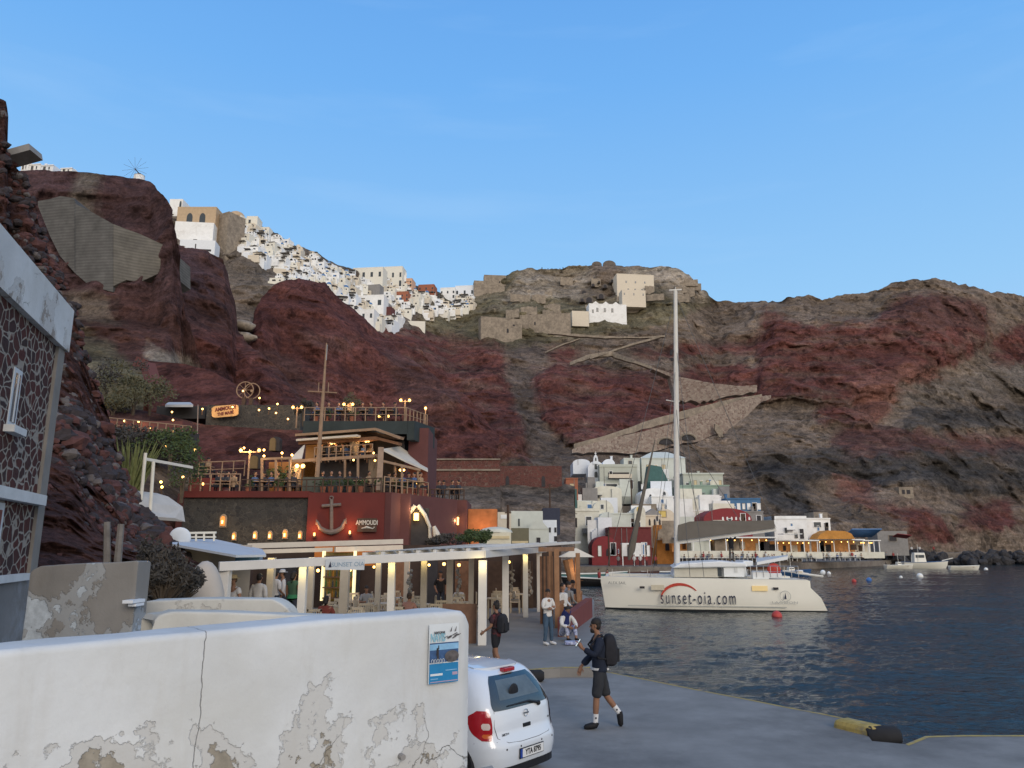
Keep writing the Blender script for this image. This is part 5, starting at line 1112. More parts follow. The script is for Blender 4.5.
def wallblk(name, lab, cat, px0, px1, pyt, pyb, Y, dep, mat, Y1=None, down=2, cap=None):
    """facade between two pixel columns, its right end may recede to Y1"""
    Y1 = Y1 or Y; a = P(px0, pyb, Y); b_ = P(px1, pyb, Y1); za = ZY(pyt[0] if isinstance(pyt, tuple) else pyt, Y); zb = ZY(pyt if not isinstance(pyt, tuple) else pyt[1], Y1)
    o = empty(name, a, lab, cat); q = MB(); dx = b_-a; nrm = Vector((-dx.y, dx.x, 0)).normalized()*dep
    v = [(0, 0, -down), (dx.x, dx.y, -down), (dx.x+nrm.x, dx.y+nrm.y, -down), (nrm.x, nrm.y, -down)]; t = [(0, 0, za-a.z), (dx.x, dx.y, zb-a.z), (dx.x+nrm.x, dx.y+nrm.y, zb-a.z), (nrm.x, nrm.y, za-a.z)]
    q.add(v+t, [(0, 1, 5, 4), (1, 2, 6, 5), (2, 3, 7, 6), (3, 0, 4, 7), (4, 5, 6, 7), (0, 3, 2, 1)]); q.build('wall', mat, o)
    if cap:
        q = MB(); q.bar((0, 0, za-a.z+.03), (dx.x, dx.y, zb-a.z+.03), .5, .3, cap); q.build('coping', cap, o)
    return o
YA = 44.0
# ground pads that carry the terraces
def pad(px0, px1, pyt, Y, dep, mat=REDS):
    q = MB(); a = P(px0, pyt, Y); b_ = P(px1, pyt, Y); q.box(((a.x+b_.x)/2, Y+dep/2, (a.z-3)/2), (b_.x-a.x, dep, a.z+3), mat); o = q.build('terrace_ground', mat); o['kind'] = 'structure'
pad(178, 410, 493.5, YA+.45, 9)
pad(40, 150, 552, 30, 20, M('dark_earth', (.07, .05, .042), .95, .3, 1, .5))
stw = wallblk('dark_stone_wall', 'dark lava stone retaining wall with a row of candle niches, under the diners terrace', 'wall', 179, 305, 497, 556, YA, 1.2, LAVA, cap=None)
q = MB(); wv = P(305, 497, YA).x-P(179, 497, YA).x; q.box((wv/2, .4, ZY(494.5, YA)-stw.location.z), (wv, 1.3, .36), REDW); q.build('red_coping', REDW, stw)
for k, (x, y, s_) in enumerate([(223, 522, 1.5), (234, 537, 1), (255, 536, 1), (270, 536, 1), (285, 535, 1.15), (300, 536, 1)]):
    p = P(x, y, YA-.1); o = empty('candle_niche', p, 'candle-lit niche in the dark stone wall', 'niche light', 'candle niches in the dark stone wall')
    o['label'] = ['highest and largest candle niche in the dark stone wall', 'leftmost of the lower candle niches in the dark stone wall', 'second lower candle niche from the left in the dark stone wall', 'middle candle niche of the lower row in the dark stone wall', 'second candle niche from the right end of the dark stone wall', 'rightmost candle niche by the red anchor wall'][k]
    q = MB(); q.vault((0, .05, -.2*s_), .26*s_, .12, .34*s_, .5*s_, STONE, 8); q.build('frame', STONE, o)
    q = MB(); q.vault((0, -.03, -.15*s_), .17*s_, .06, .25*s_, .38*s_, GLOWW, 8); q.build('recess', M('niche_glow', (.6, .4, .15), .8, .3, 4, emit=(1, .6, .2), estr=.35), o)
    q = MB(); q.tube([(0, -.12, -.1), (0, -.12, .08)], .05, 6, BULBD); q.build('candle', BULBD, o)
    lampl(p+Vector((0, -.35, .1)), 6)
# red anchor wall
rw = wallblk('red_building', 'oxblood red restaurant wall carrying a big anchor', 'building', 305, 383, 492.5, 556, YA-.3, 8, REDW)
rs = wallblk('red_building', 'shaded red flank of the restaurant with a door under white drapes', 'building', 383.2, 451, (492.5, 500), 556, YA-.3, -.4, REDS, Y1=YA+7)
rb = wallblk('red_block', 'lower red block at the right end of the restaurant with a wall lamp', 'building', 428, 466, 500, 556, YA+7.6, 6, REDS)
q = MB(); Yk = YA-.5
def AP(x, y, d=0): return P(x, y, Yk-d)
anc = MB(); anc.tube([AP(331.5, 500), AP(331.5, 530)], .1, 8); anc.tube([AP(322, 506), AP(341, 504.5)], .09, 8)
anc.tube([AP(317, 521), AP(320, 528), AP(326, 531.5), AP(331.5, 532.5), AP(337, 531), AP(342, 527.5), AP(345, 519.5)], [.06, .12, .14, .15, .14, .12, .06], 8)
anc.prism([AP(316, 519), AP(319.5, 524), AP(315.5, 525)], (0, .1, 0)); anc.prism([AP(346, 518), AP(346.5, 524), AP(342.5, 523)], (0, .1, 0))
anc.tube([AP(331.5+1.8*math.cos(a), 498+1.8*math.sin(a)) for a in [2*math.pi*k/12 for k in range(13)]], .04, 6)
tag(anc.build('anchor', M('weathered_iron', (.17, .14, .12), .7, .25, 4, .3), smooth=True), 'big iron anchor hanging on the red wall', 'anchor')
for (x, y) in [(314.5, 535), (350, 533)]:
    p = P(x, y, Yk); q = MB(); q.box((0, 0, -.1), (.16, .2, .1), DWOOD); q.tube([(0, -.05, -.05), (0, -.05, .12)], .05, 6, GLASSY); o = q.build('wall_uplight', None, loc=p); tag(o, 'small wall uplight %s of the anchor' % ('left' if x < 330 else 'right'), 'wall light'); lampl(p+Vector((0, -.25, .35)), 22, (1, .4, .15))
o = empty('signboard', P(367, 525, Yk-.02), 'dark fish-bone signboard on the red wall right of the anchor', 'sign'); q = MB(); wv = 19/F*Yk; q.box((0, 0, 0), (wv, .08, .75), DWOOD); q.build('board', DWOOD, o)
text('lettering', 'AMMOUDI', .36, o.location+Vector((0, -.06, .12)), (1, 0, 0), (0, 0, 1), FAB, o, .01, .01, sx=.72)
q = MB(); q.tube([(-.3, -.06, -.2), (0, -.06, -.12), (.35, -.06, -.2)], [.02, .07, .02], 6); q.tube([(.35, -.06, -.2), (.45, -.06, -.1)], .02, 4); q.build('fish', FAB, o)
q = MB(); q.box((0, 0, 0), (.9, .06, .8), DWOOD, rz=R(45)); o = q.build('signboard', DWOOD, loc=P(390.5, 526, YA+.3)); tag(o, 'small dark board on the shaded flank by the corner', 'sign')
q = MB(); q.tube([P(394, 511, YA+.4), P(394, 537, YA+.4)], .05, 6); tag(q.build('drain_pipe', TIMB), 'pale vertical pipe on the shaded red flank', 'pipe')
# draped door
dp = P(416, 543, YA+1.2); o = empty('draped_doorway', dp, 'doorway hung with long white drapes and a lantern', 'doorway')
q = MB(); q.box((0, .1, .7), (1.4, .12, 2.6), SHADE); q.build('opening', SHADE, o)
for s_ in (-1, 1):
    q = MB(); xs = -.85 if s_ < 0 else .8
    q.tube([(s_*.08, -.15, 2.15), (s_*.5, -.15, 1.6), (xs, -.12, .9), (xs*1.02, -.15, .1), (xs*1.05, -.1, -.5)], [.13, .11, .10, .15, .2], 8); q.build('drape', FAB, o, smooth=True)
q = MB(); q.box((0, -.15, 1.5), (.26, .26, .42)); q.build('lantern', GLASSY, o)
q = MB(); q.tube([(1.25, -.3, -.4), (1.25, -.3, .4), (1.05, -.3, .95)], [.22, .24, .1], 8); q.build('drape', FAB, o, smooth=True)
lampl(dp+Vector((0, -.9, 1.9)), 40, (1, .75, .4))
q = MB(); q.box((0, 0, 0), (.5, .15, .7), GLOWW); o = q.build('window_box', M('lit_panel', (.4, .25, .12), .8, .1, emit=(1, .5, .15), estr=.25), loc=P(435, 527, YA+7.3)); tag(o, 'small ochre wall panel on the lower red block', 'panel')
o = empty('wall_lamp', P(456, 521, YA+7.2), 'yellow lantern on the wall of the lower red block', 'wall light'); q = MB(); q.box((0, 0, 0), (.35, .3, .5), GLASSY); q.build('glass', GLASSY, o); q = MB(); q.box((0, 0, .35), (.5, .4, .1), DWOOD); q.build('cap', DWOOD, o); lampl(o.location+Vector((0, -.6, 0)), 30)
# lit orange garden wall + bush + white curved kiosk
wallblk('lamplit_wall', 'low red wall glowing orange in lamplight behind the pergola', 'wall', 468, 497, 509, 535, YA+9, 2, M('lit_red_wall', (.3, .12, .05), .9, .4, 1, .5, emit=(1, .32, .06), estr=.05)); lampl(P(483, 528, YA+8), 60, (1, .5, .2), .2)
o = empty('kiosk', P(495, 546, 46), 'low white kiosk with a rounded roof and a yellow-lit stripe', 'kiosk'); q = MB(); q.box((0, 1.2, .3), (1.9, 2.4, 1.0), M('ivory', (.6, .57, .45), .6)); q.build('wall', M('ivory'), o); q = MB(); q.ball((0, 1.2, .8), 1, None, 14, 8, sc=(1.05, 1.3, .35), zmin=0); q.build('roof', M('ivory'), o, smooth=True); q = MB(); q.box((0, -.03, .5), (1.7, .1, .16), YWIN); q.build('light_strip', M('strip_light', (.9, .7, .3), .5, 0, emit=(1, .75, .3), estr=1.2), o)
# upper decks (ship-like)
YU = 50.0
wallblk('upper_red_wall', 'deep red wall behind the middle dining deck', 'wall', 312, 372, 459, 494, YU+1.5, 2, M('crimson_wall', (.15, .028, .028), .85, .12, 1))
wallblk('upper_red_wall', 'tall maroon side wall at the right of the upper decks', 'wall', 407, 427, 428, 500, YU+1.5, 6, REDS)
pad(300, 428, 494, YU+1.6, 9)
dk_ = wallblk('upper_deck', 'black-green bow shaped top deck of the restaurant', 'deck', 303, 407, 421, 431, YU+.5, 9, M('bow_green_black', (.035, .045, .045), .8, .2, 1), down=.2)
wallblk('upper_deck', 'receding black-green right end of the top deck', 'deck', 407, 428, (421, 428), 437, YU+.5, -.5, M('bow_green_black'), Y1=YU+5, down=.2)
q = MB(); q.box((0, 0, 0), (6.5, 8, .3), M('bow_green_black')); 
# wooden roof layers
rf = empty('deck_roof', P(345, 438, YU-.5), 'layered brown timber roof with a white gutter over the upper dining deck', 'roof')  # only the roof above the upper deck
rl = rf.location
def rel(x, y, Y): return P(x, y, Y)-rl
q = MB(); q.bar(rel(297, 435.5, YU+.2), rel(377, 429.5, YU-1.2), .5, .16); q.bar(rel(377, 429.5, YU-1.2), rel(402, 438.5, YU-1.8), .5, .16); q.build('roof_edge', TIMB, rf)
q = MB(); q.bar(rel(298, 440.5, YU), rel(359, 436, YU-1.2), .5, .14); q.build('gutter', FAB, rf)
q = MB(); q.bar(rel(300, 443.5, YU+.3), rel(378, 438.5, YU-.8), .5, .22, WOOD); q.bar(rel(378, 438.5, YU-.8), rel(400, 444, YU-1.4), .5, .18, WOOD); q.build('beam', WOOD, rf)
q = MB(); q.add([rel(297, 437, YU), rel(377, 432, YU-1.3), rel(402, 440, YU-1.9), rel(408, 434, YU+3), rel(303, 432, YU+3)], [(0, 1, 2, 3, 4)]); q.build('roof_panel', DWOOD, rf)
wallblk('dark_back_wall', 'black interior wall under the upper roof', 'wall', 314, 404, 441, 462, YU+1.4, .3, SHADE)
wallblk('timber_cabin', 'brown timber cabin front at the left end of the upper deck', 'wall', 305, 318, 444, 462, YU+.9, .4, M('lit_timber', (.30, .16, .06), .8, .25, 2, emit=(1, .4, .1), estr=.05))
wallblk('dark_cabin', 'dark cabin behind the mast at the left of the terrace', 'wall', 300, 317, 462, 494, YU+.9, .4, DWOOD)
# deck rails
def rail(name, lab, pts, hgt=1.0, mat=TIMB, posts=8, r=.035, mid=True, group=None):
    """pts world floor points"""
    o = empty(name, pts[0], lab, 'railing', group); q = MB(); q2 = MB()
    P0 = Vector(pts[0]); pp_ = [Vector(p)-P0 for p in pts]
    q.tube([p+Vector((0, 0, hgt)) for p in pp_], r, 5)
    if mid: q.tube([p+Vector((0, 0, hgt*.5)) for p in pp_], r*.7, 5)
    q.build('rail', mat, o); posts_ = []; L = sum((pp_[i+1]-pp_[i]).length for i in range(len(pp_)-1)); acc = 0
    for i in range(len(pp_)-1):
        n_ = max(1, int(round(posts*(pp_[i+1]-pp_[i]).length/L)))
        for k in range(n_+1):
            if i and k == 0: continue
            p = pp_[i].lerp(pp_[i+1], k/n_); q2 = MB(); q2.tube([p, p+Vector((0, 0, hgt+.03))], r*1.2, 5); q2.build('post', mat, o)
    return o
rail('deck_railing', 'timber railing around the top deck of the restaurant', [P(304, 421.5, YU+.6), P(406, 421.5, YU+.6), P(427, 428, YU+4.9)], .95, TIMB, 16)
rail('deck_railing', 'timber railing along the upper dining deck under the roof', [P(314, 463, YU-.8), P(372, 459.5, YU-1.2)], 1.0, TIMB, 8)
q = MB(); q.bar(P(290, 461.5, YU-1.5), P(381, 455.5, YU-3), .16, .2); tag(q.build('timber_beam', TIMB), 'long pale timber beam crossing in front of the upper dining deck', 'beam')
q = MB(); q.bar(P(381, 449, YU-3.4), P(379, 492, YU-5.4), .34, .34); tag(q.build('timber_post', TIMB), 'thick pale timber post at the red corner', 'post')
rail('deck_railing', 'low timber railing along the anchor wall terrace edge', [P(240, 493.5, YA+.5), P(306, 493.5, YA+.5), P(381, 492, YA)], .8, DWOOD, 16)
rail('deck_railing', 'pale railing at the left end of the diners terrace', [P(190, 494, YA+.4), P(239, 494, YA+.4)], 1.15, TIMB, 5)
rail('deck_railing', 'timber railing along the receding right terrace', [P(384, 492.3, YA), P(428, 497, YA+5)], .9, TIMB, 8)
rail('deck_railing', 'dark railing on top of the lower red block', [P(430, 500, YA+7.8), P(464, 500, YA+7.8)], .7, DWOOD, 7)
rail('deck_railing', 'thin railing of the small upper left terrace', [P(198, 478, YA+4.5), P(244, 476, YA+6)], 1.0, TIMB, 4)
# canvas awnings
def sheet(name, lab, cat, pts, mat, t=.05):
    q = MB(); n = len(pts); pts = [Vector(p) for p in pts]; q.add(pts+[p+Vector((0, 0, t)) for p in pts], [tuple(range(n)), tuple(range(2*n-1, n-1, -1))]+[(i, n+i, n+(i+1) % n, (i+1) % n) for i in range(n)]); return tag(q.build(name, mat), lab, cat)
sheet('canvas_awning', 'small white canvas sail hanging at the left of the upper deck', 'awning', [P(289, 460.5, YU-1.6), P(302, 459, YU-1.2), P(305, 445.5, YU-.4), P(303.5, 446, YU-.3)], FAB)
sheet('canvas_awning', 'white edged awning sloping down right of the timber post', 'awning', [P(381, 451, YU-3.2), P(384, 451.5, YU-3.2), P(405, 462, YU-2), P(428, 472, YU), P(427, 467, YU+3.6), P(400, 448, YU+1)], FAB, .12)
for k, (x, y0_, y1_, Y) in enumerate([(355, 439, 455, YU-.3), (373, 459, 493, YU-2.2), (297, 466, 494, YU-3)]):
    q = MB(); q.tube([P(x, y0_, Y), P(x-.5, (y0_+y1_)/2, Y), P(x+.5, y1_, Y)], [.45 if k == 0 else .3, .3, .14], 8); o = q.build('curtain', M('tied_curtain', (.24, .18, .12), .95, .15, 3), smooth=True)
    tag(o, ['tied beige curtain in the middle of the upper dining deck', 'long curtain hanging by the thick timber post', 'warm lit curtain at the left of the middle terrace'][k], 'curtain')
# glowing lamp on left
for (x, y, Y, e_, lb) in [(297, 466, YU-3.3, 60, 'glowing ceiling lamp by the left curtain of the terrace'), (303, 466, YU-3.3, 0, 'second glowing ceiling lamp by the left curtain'), (240, 449, YA+1.5, 40, None)]:
    if lb: q = MB(); q.ball((0, 0, 0), .13, GLASSY, 8, 6); tag(q.build('ceiling_lamp', GLASSY, loc=P(x, y, Y)), lb, 'lamp')
    if e_: lampl(P(x, y, Y-.4), e_)
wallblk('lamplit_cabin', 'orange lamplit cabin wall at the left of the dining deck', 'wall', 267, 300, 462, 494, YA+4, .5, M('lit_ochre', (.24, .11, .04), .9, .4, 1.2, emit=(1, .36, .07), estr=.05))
for (x, y, Y) in [(325, 443, 50.5), (331.5, 443.5, 50.5), (334.5, 443, 50.5), (360, 440.5, 50), (366, 441.5, 49.5), (368.5, 441, 49.5), (353.5, 460, 48.8), (375, 460.5, 47), (400, 470, 49), (404, 470, 49), (420.5, 475, 50), (416, 482.5, 50.5), (417, 483, 50), (373.5, 453, 49), (412, 480, 50)]:
    q = MB(); q.ball((0, 0, 0), .07, BULB, 8, 6); q.tube([(0, 0, .08), (0, 0, .3)], .02, 4, DWOOD); o = q.build('hanging_bulb', None, loc=P(x, y, Y)); tag(o, 'small warm bulb hanging over the dining decks', 'bulb', 'warm bulbs over the dining decks')
for p_ in [(330, 447, 50.2), (364, 447, 49.3), (402, 474, 49), (417, 480, 50)]: lampl(P(*p_), 26)
# terrace lamp posts with twin globes
def lamp_post(px, py_top, py_base, Y, lab, twin=True, e=18, wid=.3):
    b_ = P(px, py_base, Y); h = ZY(py_top, Y)-b_.z; o = empty('lamp_post', b_, lab, 'street lamp')
    q = MB(); q.tube([(0, 0, -.5), (0, 0, h)], .055, 8); q.build('pole', TIMB, o, smooth=True)
    if twin: q = MB(); q.bar((-wid-.05, 0, h-.12), (wid+.05, 0, h-.12), .06, .06); q.build('crossarm', TIMB, o)
    for s_ in ((-1, 1) if twin else (0,)):
        g = MB(); g.ball((s_*wid, 0, h-.02), .10, None, 10, 7); gl = g.build('globe', GLASSY, o, smooth=True)
        c = MB(); c.tube([(s_*wid, 0, h+.1), (s_*wid, 0, h+.2)], [.16, .03], 8); c.build('shade', DWOOD, gl)
    lampl(b_+Vector((0, -.35, h)), e); return o
lamp_post(296.5, 407, 421, YU+2, 'twin globe lamp post furthest left on the top deck')
lamp_post(347.5, 404, 421.5, YU+1.2, 'taller twin globe lamp post in the middle of the top deck')
lamp_post(383.5, 416, 422, YU+2, 'low twin lamp between the two tall posts of the top deck')
lamp_post(404.5, 400, 421.5, YU+1, 'tallest twin lamp post at the right front of the top deck')
lamp_post(425, 408, 430, YU+5, 'single lamp post at the far right end of the top deck', False)
lamp_post(247, 450, 492, YA+1.5, 'thick timber post with two square lanterns on the diners terrace', wid=.55, e=70)
# flag mast with crossarm
b_ = P(317, 478, YU-4); o = empty('flag_mast', b_, 'tall ship mast with a crossarm rising from the restaurant deck', 'mast'); h = ZY(343, YU-4)-b_.z
q = MB(); q.tube([(0, 0, 0), (.1, 0, h*.6), (.15, 0, h)], [.14, .10, .04], 8); q.build('pole', TIMB, o, smooth=True)
hz = ZY(392, YU-4)-b_.z; q = MB(); q.tube([(-.85, 0, hz+.05), (.95, 0, hz-.05)], .04, 6); q.tube([(-.2, 0, hz), (-.2, 0, hz+.6)], .03, 5); q.tube([(.4, 0, hz), (.4, 0, hz+.6)], .03, 5); q.build('crossarm', TIMB, o)
q = MB(); q.add([(.15, -.02, h-.1), (.25, -.1, h-.15), (.22, -.05, h-1.1), (.13, -.02, h-1.2)], [(0, 1, 2, 3), (3, 2, 1, 0)]); q.build('flag', M('dull_flag', (.3, .32, .34), .9, .2, 6), o)
q = MB(); q.tube([(.05, 0, hz-.2), (1.9, .5, ZY(418, YU-4)-b_.z)], .012, 4); q.build('stay', DWOOD, o)
# small table & deck furniture as planters
wallblk('planter_box', 'grey green planter wall at the foot of the ship mast', 'planter', 302, 322, 477, 491, YU-4.4, 1, M('grey_green', (.10, .105, .085), .9, .2, 2), down=.6)
wallblk('planter_box', 'dark long planter wall right of the ship mast', 'planter', 322, 352, 477.5, 487, YU-4.2, 1, M('dark_planter', (.05, .055, .055), .9, .2, 2), down=.6)
# diners on terraces
grpD = 'diners on the red restaurant terraces'
specs = []
for (x0, x1, y, Y, n) in [(214, 236, 494, 45.2, 4), (250, 298, 494, 46, 6), (318, 372, 463, 50.3, 8), (318, 372, 493, 46.5, 6), (310, 400, 421.5, 51.2, 8), (386, 424, 494, 47.5, 6), (434, 462, 500, 52.5, 4), (196, 212, 478, 50, 2)]:
    for j in range(n): specs.append((x0+(x1-x0)*(j+.5)/n+rnd.uniform(-1.5, 1.5), y, Y+rnd.uniform(-.2, .6)))
for k, (x, y, Y) in enumerate(specs): place_small(x, y, Y, 'distant diner sitting on a terrace of the red restaurant', grpD, [1, 7, 1, 5, 9, 7, 3, 11, 7, 1][k % 10], rnd.uniform(-2.5, 2.5))
wt = MB(); wt.tube([(0, 0, 0), (0, 0, .7)], .05, 6, DWOOD); wt.box((0, 0, .73), (.9, .7, .05), TIMB); wt0 = wt.build('table', DWOOD); first = True
for k, (x, y, Y) in enumerate(specs[::2]):
    o = wt0 if first else wt0.copy()
    if not first: COL.objects.link(o)
    first = False; o.location = P(x+4, y, Y-.2); tag(o, 'small timber table on a terrace of the red restaurant', 'table', 'timber tables on the terraces')
# diners' parasol of dried grass etc at left: olive tree and terraces
wallblk('upper_red_terrace', 'long dark terrace parapet with lamps at the upper left', 'wall', 156, 205, 406, 415, 62, 3, M('charcoal_wall', (.04, .04, .042), .9, .2, 1), down=.3)
wallblk('upper_stone_wall', 'dark stone parapet with small lamps behind the wooden sign', 'wall', 205, 300, 405, 430, 61, 3, LAVA, down=0)
pad(150, 300, 430, 60.5, 6, REDT)
# sloping red terrain filler between terraces
terr, ST = patch('red_terrace_slope', 95, 312, 150, 110, [(95, 402), (150, 412), (205, 424), (300, 430), (312, 432)], [(95, 560), (312, 552)], [(95, 34), (180, 45.2), (312, 47)], [(95, 58), (205, 60), (312, 60)], amp=.8, amp2=.2, sc_=.15, base='dred', seed=83, paint=[([(200, 428), (250, 428), (300, 432), (300, 470), (260, 480), (205, 470), (170, 450)], 'red'), ([(95, 425), (190, 440), (195, 500), (95, 500)], 'scrub')], back=((1, -.5), (4, -5)), prof=[(0, 0), (.35, .1), (.6, .45), (1, 1)])
wallblk('terrace_wall', 'thin dark terrace wall with a railing at the far left', 'wall', 112, 190, 432, 438, 50, 1, M('charcoal_wall'), Y1=49, down=1.5)
wallblk('terrace_wall', 'dark red parapet with small spotlights below the trees', 'wall', 104, 182, 421, 428, 54, 1, REDS, Y1=53, down=1)
wallblk('terrace_wall', 'red block under the small upper left terrace', 'wall', 188, 214, 478, 492, YA+4, 2, REDW, down=1)
rail('deck_railing', 'thin railing along the far left terrace path', [P(108, 431, 50.5), P(190, 440, 49.5)], .9, TIMB, 10)
# wooden sign
o = empty('wooden_sign', P(225, 411, 60.4), 'rounded yellow wooden sign above the diners terrace', 'sign'); q = MB(); w_, h_ = 2.15, .95
q.prism([(w_/2*sx*abs(math.cos(a))**.35, 0, h_/2*sz*abs(math.sin(a))**.35) for sx, sz, a in [((1 if math.cos(t) >= 0 else -1), (1 if math.sin(t) >= 0 else -1), t) for t in [2*math.pi*k/28+.01 for k in range(28)]]], (0, .1, 0)); q.build('board', M('lit_sign_wood', (.50, .30, .13), .8, .2, 3, emit=(1, .5, .2), estr=.12), o)
text('lettering', 'AMMOUDI', .42, o.location+Vector((.05, -.02, .2)), (1, 0, .08), (0, 0, 1), DRED, o, .012, .015, sx=.85); text('lettering', 'THE MARE', .36, o.location+Vector((.05, -.02, -.2)), (1, 0, .08), (0, 0, 1), DRED, o, .012, .012, sx=.8)
o.rotation_euler = (0, R(-5), 0)
for (x, y, r_, lb) in [(245, 390, 8.5, 'larger wooden cart wheel standing on the upper terrace'), (252, 391, 8, 'second cart wheel leaning right of the larger one')]:
    p = P(x, y, 61.5); s_ = r_/F*61.5; o = empty('cart_wheel', p, lb, 'wheel'); q = MB(); q.tube([(s_*math.cos(t), 0, s_*math.sin(t)) for t in [2*math.pi*k/24 for k in range(25)]], .045, 6); q.build('rim', TIMB, o)
    if x < 250:
        for k in range(8): q = MB(); q.tube([(0, 0, 0), (s_*math.cos(k*math.pi/4), 0, s_*math.sin(k*math.pi/4))], .02, 4); q.build('spoke', TIMB, o)
    q = MB(); q.tube([(0, -.1, 0), (0, .1, 0)], .12, 8); q.build('hub', TIMB, o)
    q = MB(); q.box((0, 0, -s_-.6), (.3, .3, 1.3)); q.build('stand', DWOOD, o)
# scattered small lamps
ls = [(148+0*k, 0) for k in range(0)]
for (x, y, Y) in [(202.5, 409, 60), (232.5, 407, 60), (243, 391, 60.5), (259.5, 398, 60), (259, 410, 60), (269, 408.5, 60), (277.5, 404, 60), (276, 413, 60), (288, 419, 60), (172, 412, 60), (173, 420, 58), (124.5, 421, 53.6), (138.5, 421.5, 53.4), (150, 428, 53.2), (173.5, 431, 52.8), (182, 441, 50), (195, 450, 48.6), (108, 435.5, 49.5), (103.5, 413, 55), (166, 446, 49), (244, 448, 48), (264, 450, 47), (264, 456, 47), (282, 453, 47), (282, 458, 47), (292, 455, 47), (183, 477, 45.5), (162, 487, 42), (161, 482, 42), (203, 484, 45)]:
    q = MB(); q.ball((0, 0, 0), .075, BULB, 8, 6); q.tube([(0, 0, -.1), (0, 0, -.5)], .03, 5, DWOOD); o = q.build('garden_lamp', None, loc=P(x, y, Y)); tag(o, 'small warm garden lamp on the terraced slope', 'garden lamp', 'small lamps dotted over the terraces')
for (x, y, Y, e_) in [(203, 412, 59.5, 30), (233, 407, 59.5, 25), (270, 408, 59.5, 25), (288, 416, 59.5, 20), (139, 423, 53, 14), (174, 432, 52, 14), (104, 415, 53.5, 20), (162, 484, 41.3, 16), (277, 400, 59.7, 15), (282, 455, 46.6, 10)]: lampl(P(x, y, Y), e_)
# ochre doors in rock
for (x, y, w_, h_, lb) in [(272, 444, 6, 13, 'tall ochre arched door in the red rock above the terrace'), (253, 462, 8, 13, 'dark ochre arched door beside the timber lantern post')]:
    Y = 49.5; o = empty('arched_door', P(x, y+h_/2, Y), lb, 'door'); s_ = Y/F; q = MB(); q.vault((0, .3, 0), w_*s_, .6, h_*s_*.75, h_*s_, M('ochre_door', (.17, .12, .06), .9, .2, 2), 8); q.build('leaf', M('ochre_door'), o); q = MB(); q.vault((.15, .45, 0), w_*s_*1.35, .6, h_*s_*.8, h_*s_*1.12, SHADE, 8); q.build('surround', SHADE, o)
# domed stone oven-like roof & awnings upper-left
sheet('grey_awning', 'pale curved awning at the left end of the dark parapet', 'awning', [P(165, 407, 60.5), P(193, 407, 60.5), P(190, 404.5, 63), P(168, 404.5, 63)], M('pale_awning', (.4, .42, .44), .9), .2)
q = MB(); q.tube([P(198, 405, 59.5), P(197, 450, 52)], .04, 6); tag(q.build('thin_pole', TIMB), 'thin pale pole standing at the left of the red slope', 'pole')
q = MB(); q.bar(P(137, 362, 66), P(148, 366, 66), .9, .9); q.bar(P(148, 366, 66), P(155, 388, 65), .9, .9); tag(q.build('concrete_duct', REDS), 'reddish bent concrete duct above the trees', 'duct')
patch('red_slope', 148, 262, 70, 50, [(148, 360), (185, 362), (215, 372), (240, 385), (262, 406)], [(148, 410), (262, 410)], [(148, 66), (262, 66)], [(148, 76), (262, 70)], amp=.7, amp2=.25, sc_=.2, base='red', seed=91, back=((2, -1), (8, -8)))
# ---- vegetation --------------------------------------------------------------
def foliage(mb_, c, rx, ry, rz_, n, leaf, mat, seed=0, flat=.5):
    r = random.Random(seed)
    lumps = [(Vector((r.gauss(0, .45)*rx, r.gauss(0, .45)*ry, r.gauss(0, .4)*rz_)), r.uniform(.35, .6)) for _ in range(9)]
    for i in range(n):
        l_, s_ = lumps[i % 9]; d = Vector((r.gauss(0, 1), r.gauss(0, 1), r.gauss(0, 1))).normalized()*(r.random()**.4)
        p = Vector(c)+l_+Vector((d.x*rx*s_, d.y*ry*s_, d.z*rz_*s_))
        a = Vector((r.gauss(0, 1), r.gauss(0, 1), r.gauss(0, 1))).normalized(); b_ = a.orthogonal().normalized(); L = leaf*r.uniform(.6, 1.4)
        mb_.add([p-a*L, p+b_*L*flat, p+a*L, p-b_*L*flat], [(0, 1, 2, 3)], mat)
LF1 = leafmat('olive_leaves', (.055, .055, .028), (.13, .12, .065)); LF2 = leafmat('dry_bush', (.035, .032, .028), (.085, .075, .062)); LF3 = leafmat('green_leaves', (.03, .05, .018), (.08, .11, .035)); BARK = M('bark', (.09, .07, .05), .95, .25, 6, .4)
def tree(px, py_base, Y, w, h, lab, mat, n, leaf, seed, name='tree', group=None):
    b_ = P(px, py_base, Y); o = empty(name, b_, lab, 'tree' if name != 'bush' else 'bush', group); r = random.Random(seed)
    q = MB(); 
    for k in range(4): a = r.uniform(0, 6.28); q.tube([(0, 0, -.6), (.08*math.cos(a), .08*math.sin(a), h*.25), (w*.25*math.cos(a), w*.25*math.sin(a), h*.6)], [h*.035, h*.025, .01], 6)
    q.build('trunk', BARK, o)
    f = MB(); foliage(f, (0, 0, h*.6), w*.5, w*.45, h*.45, n, leaf, mat, seed); f.build('crown', mat, o)
    # inner branches
    return o
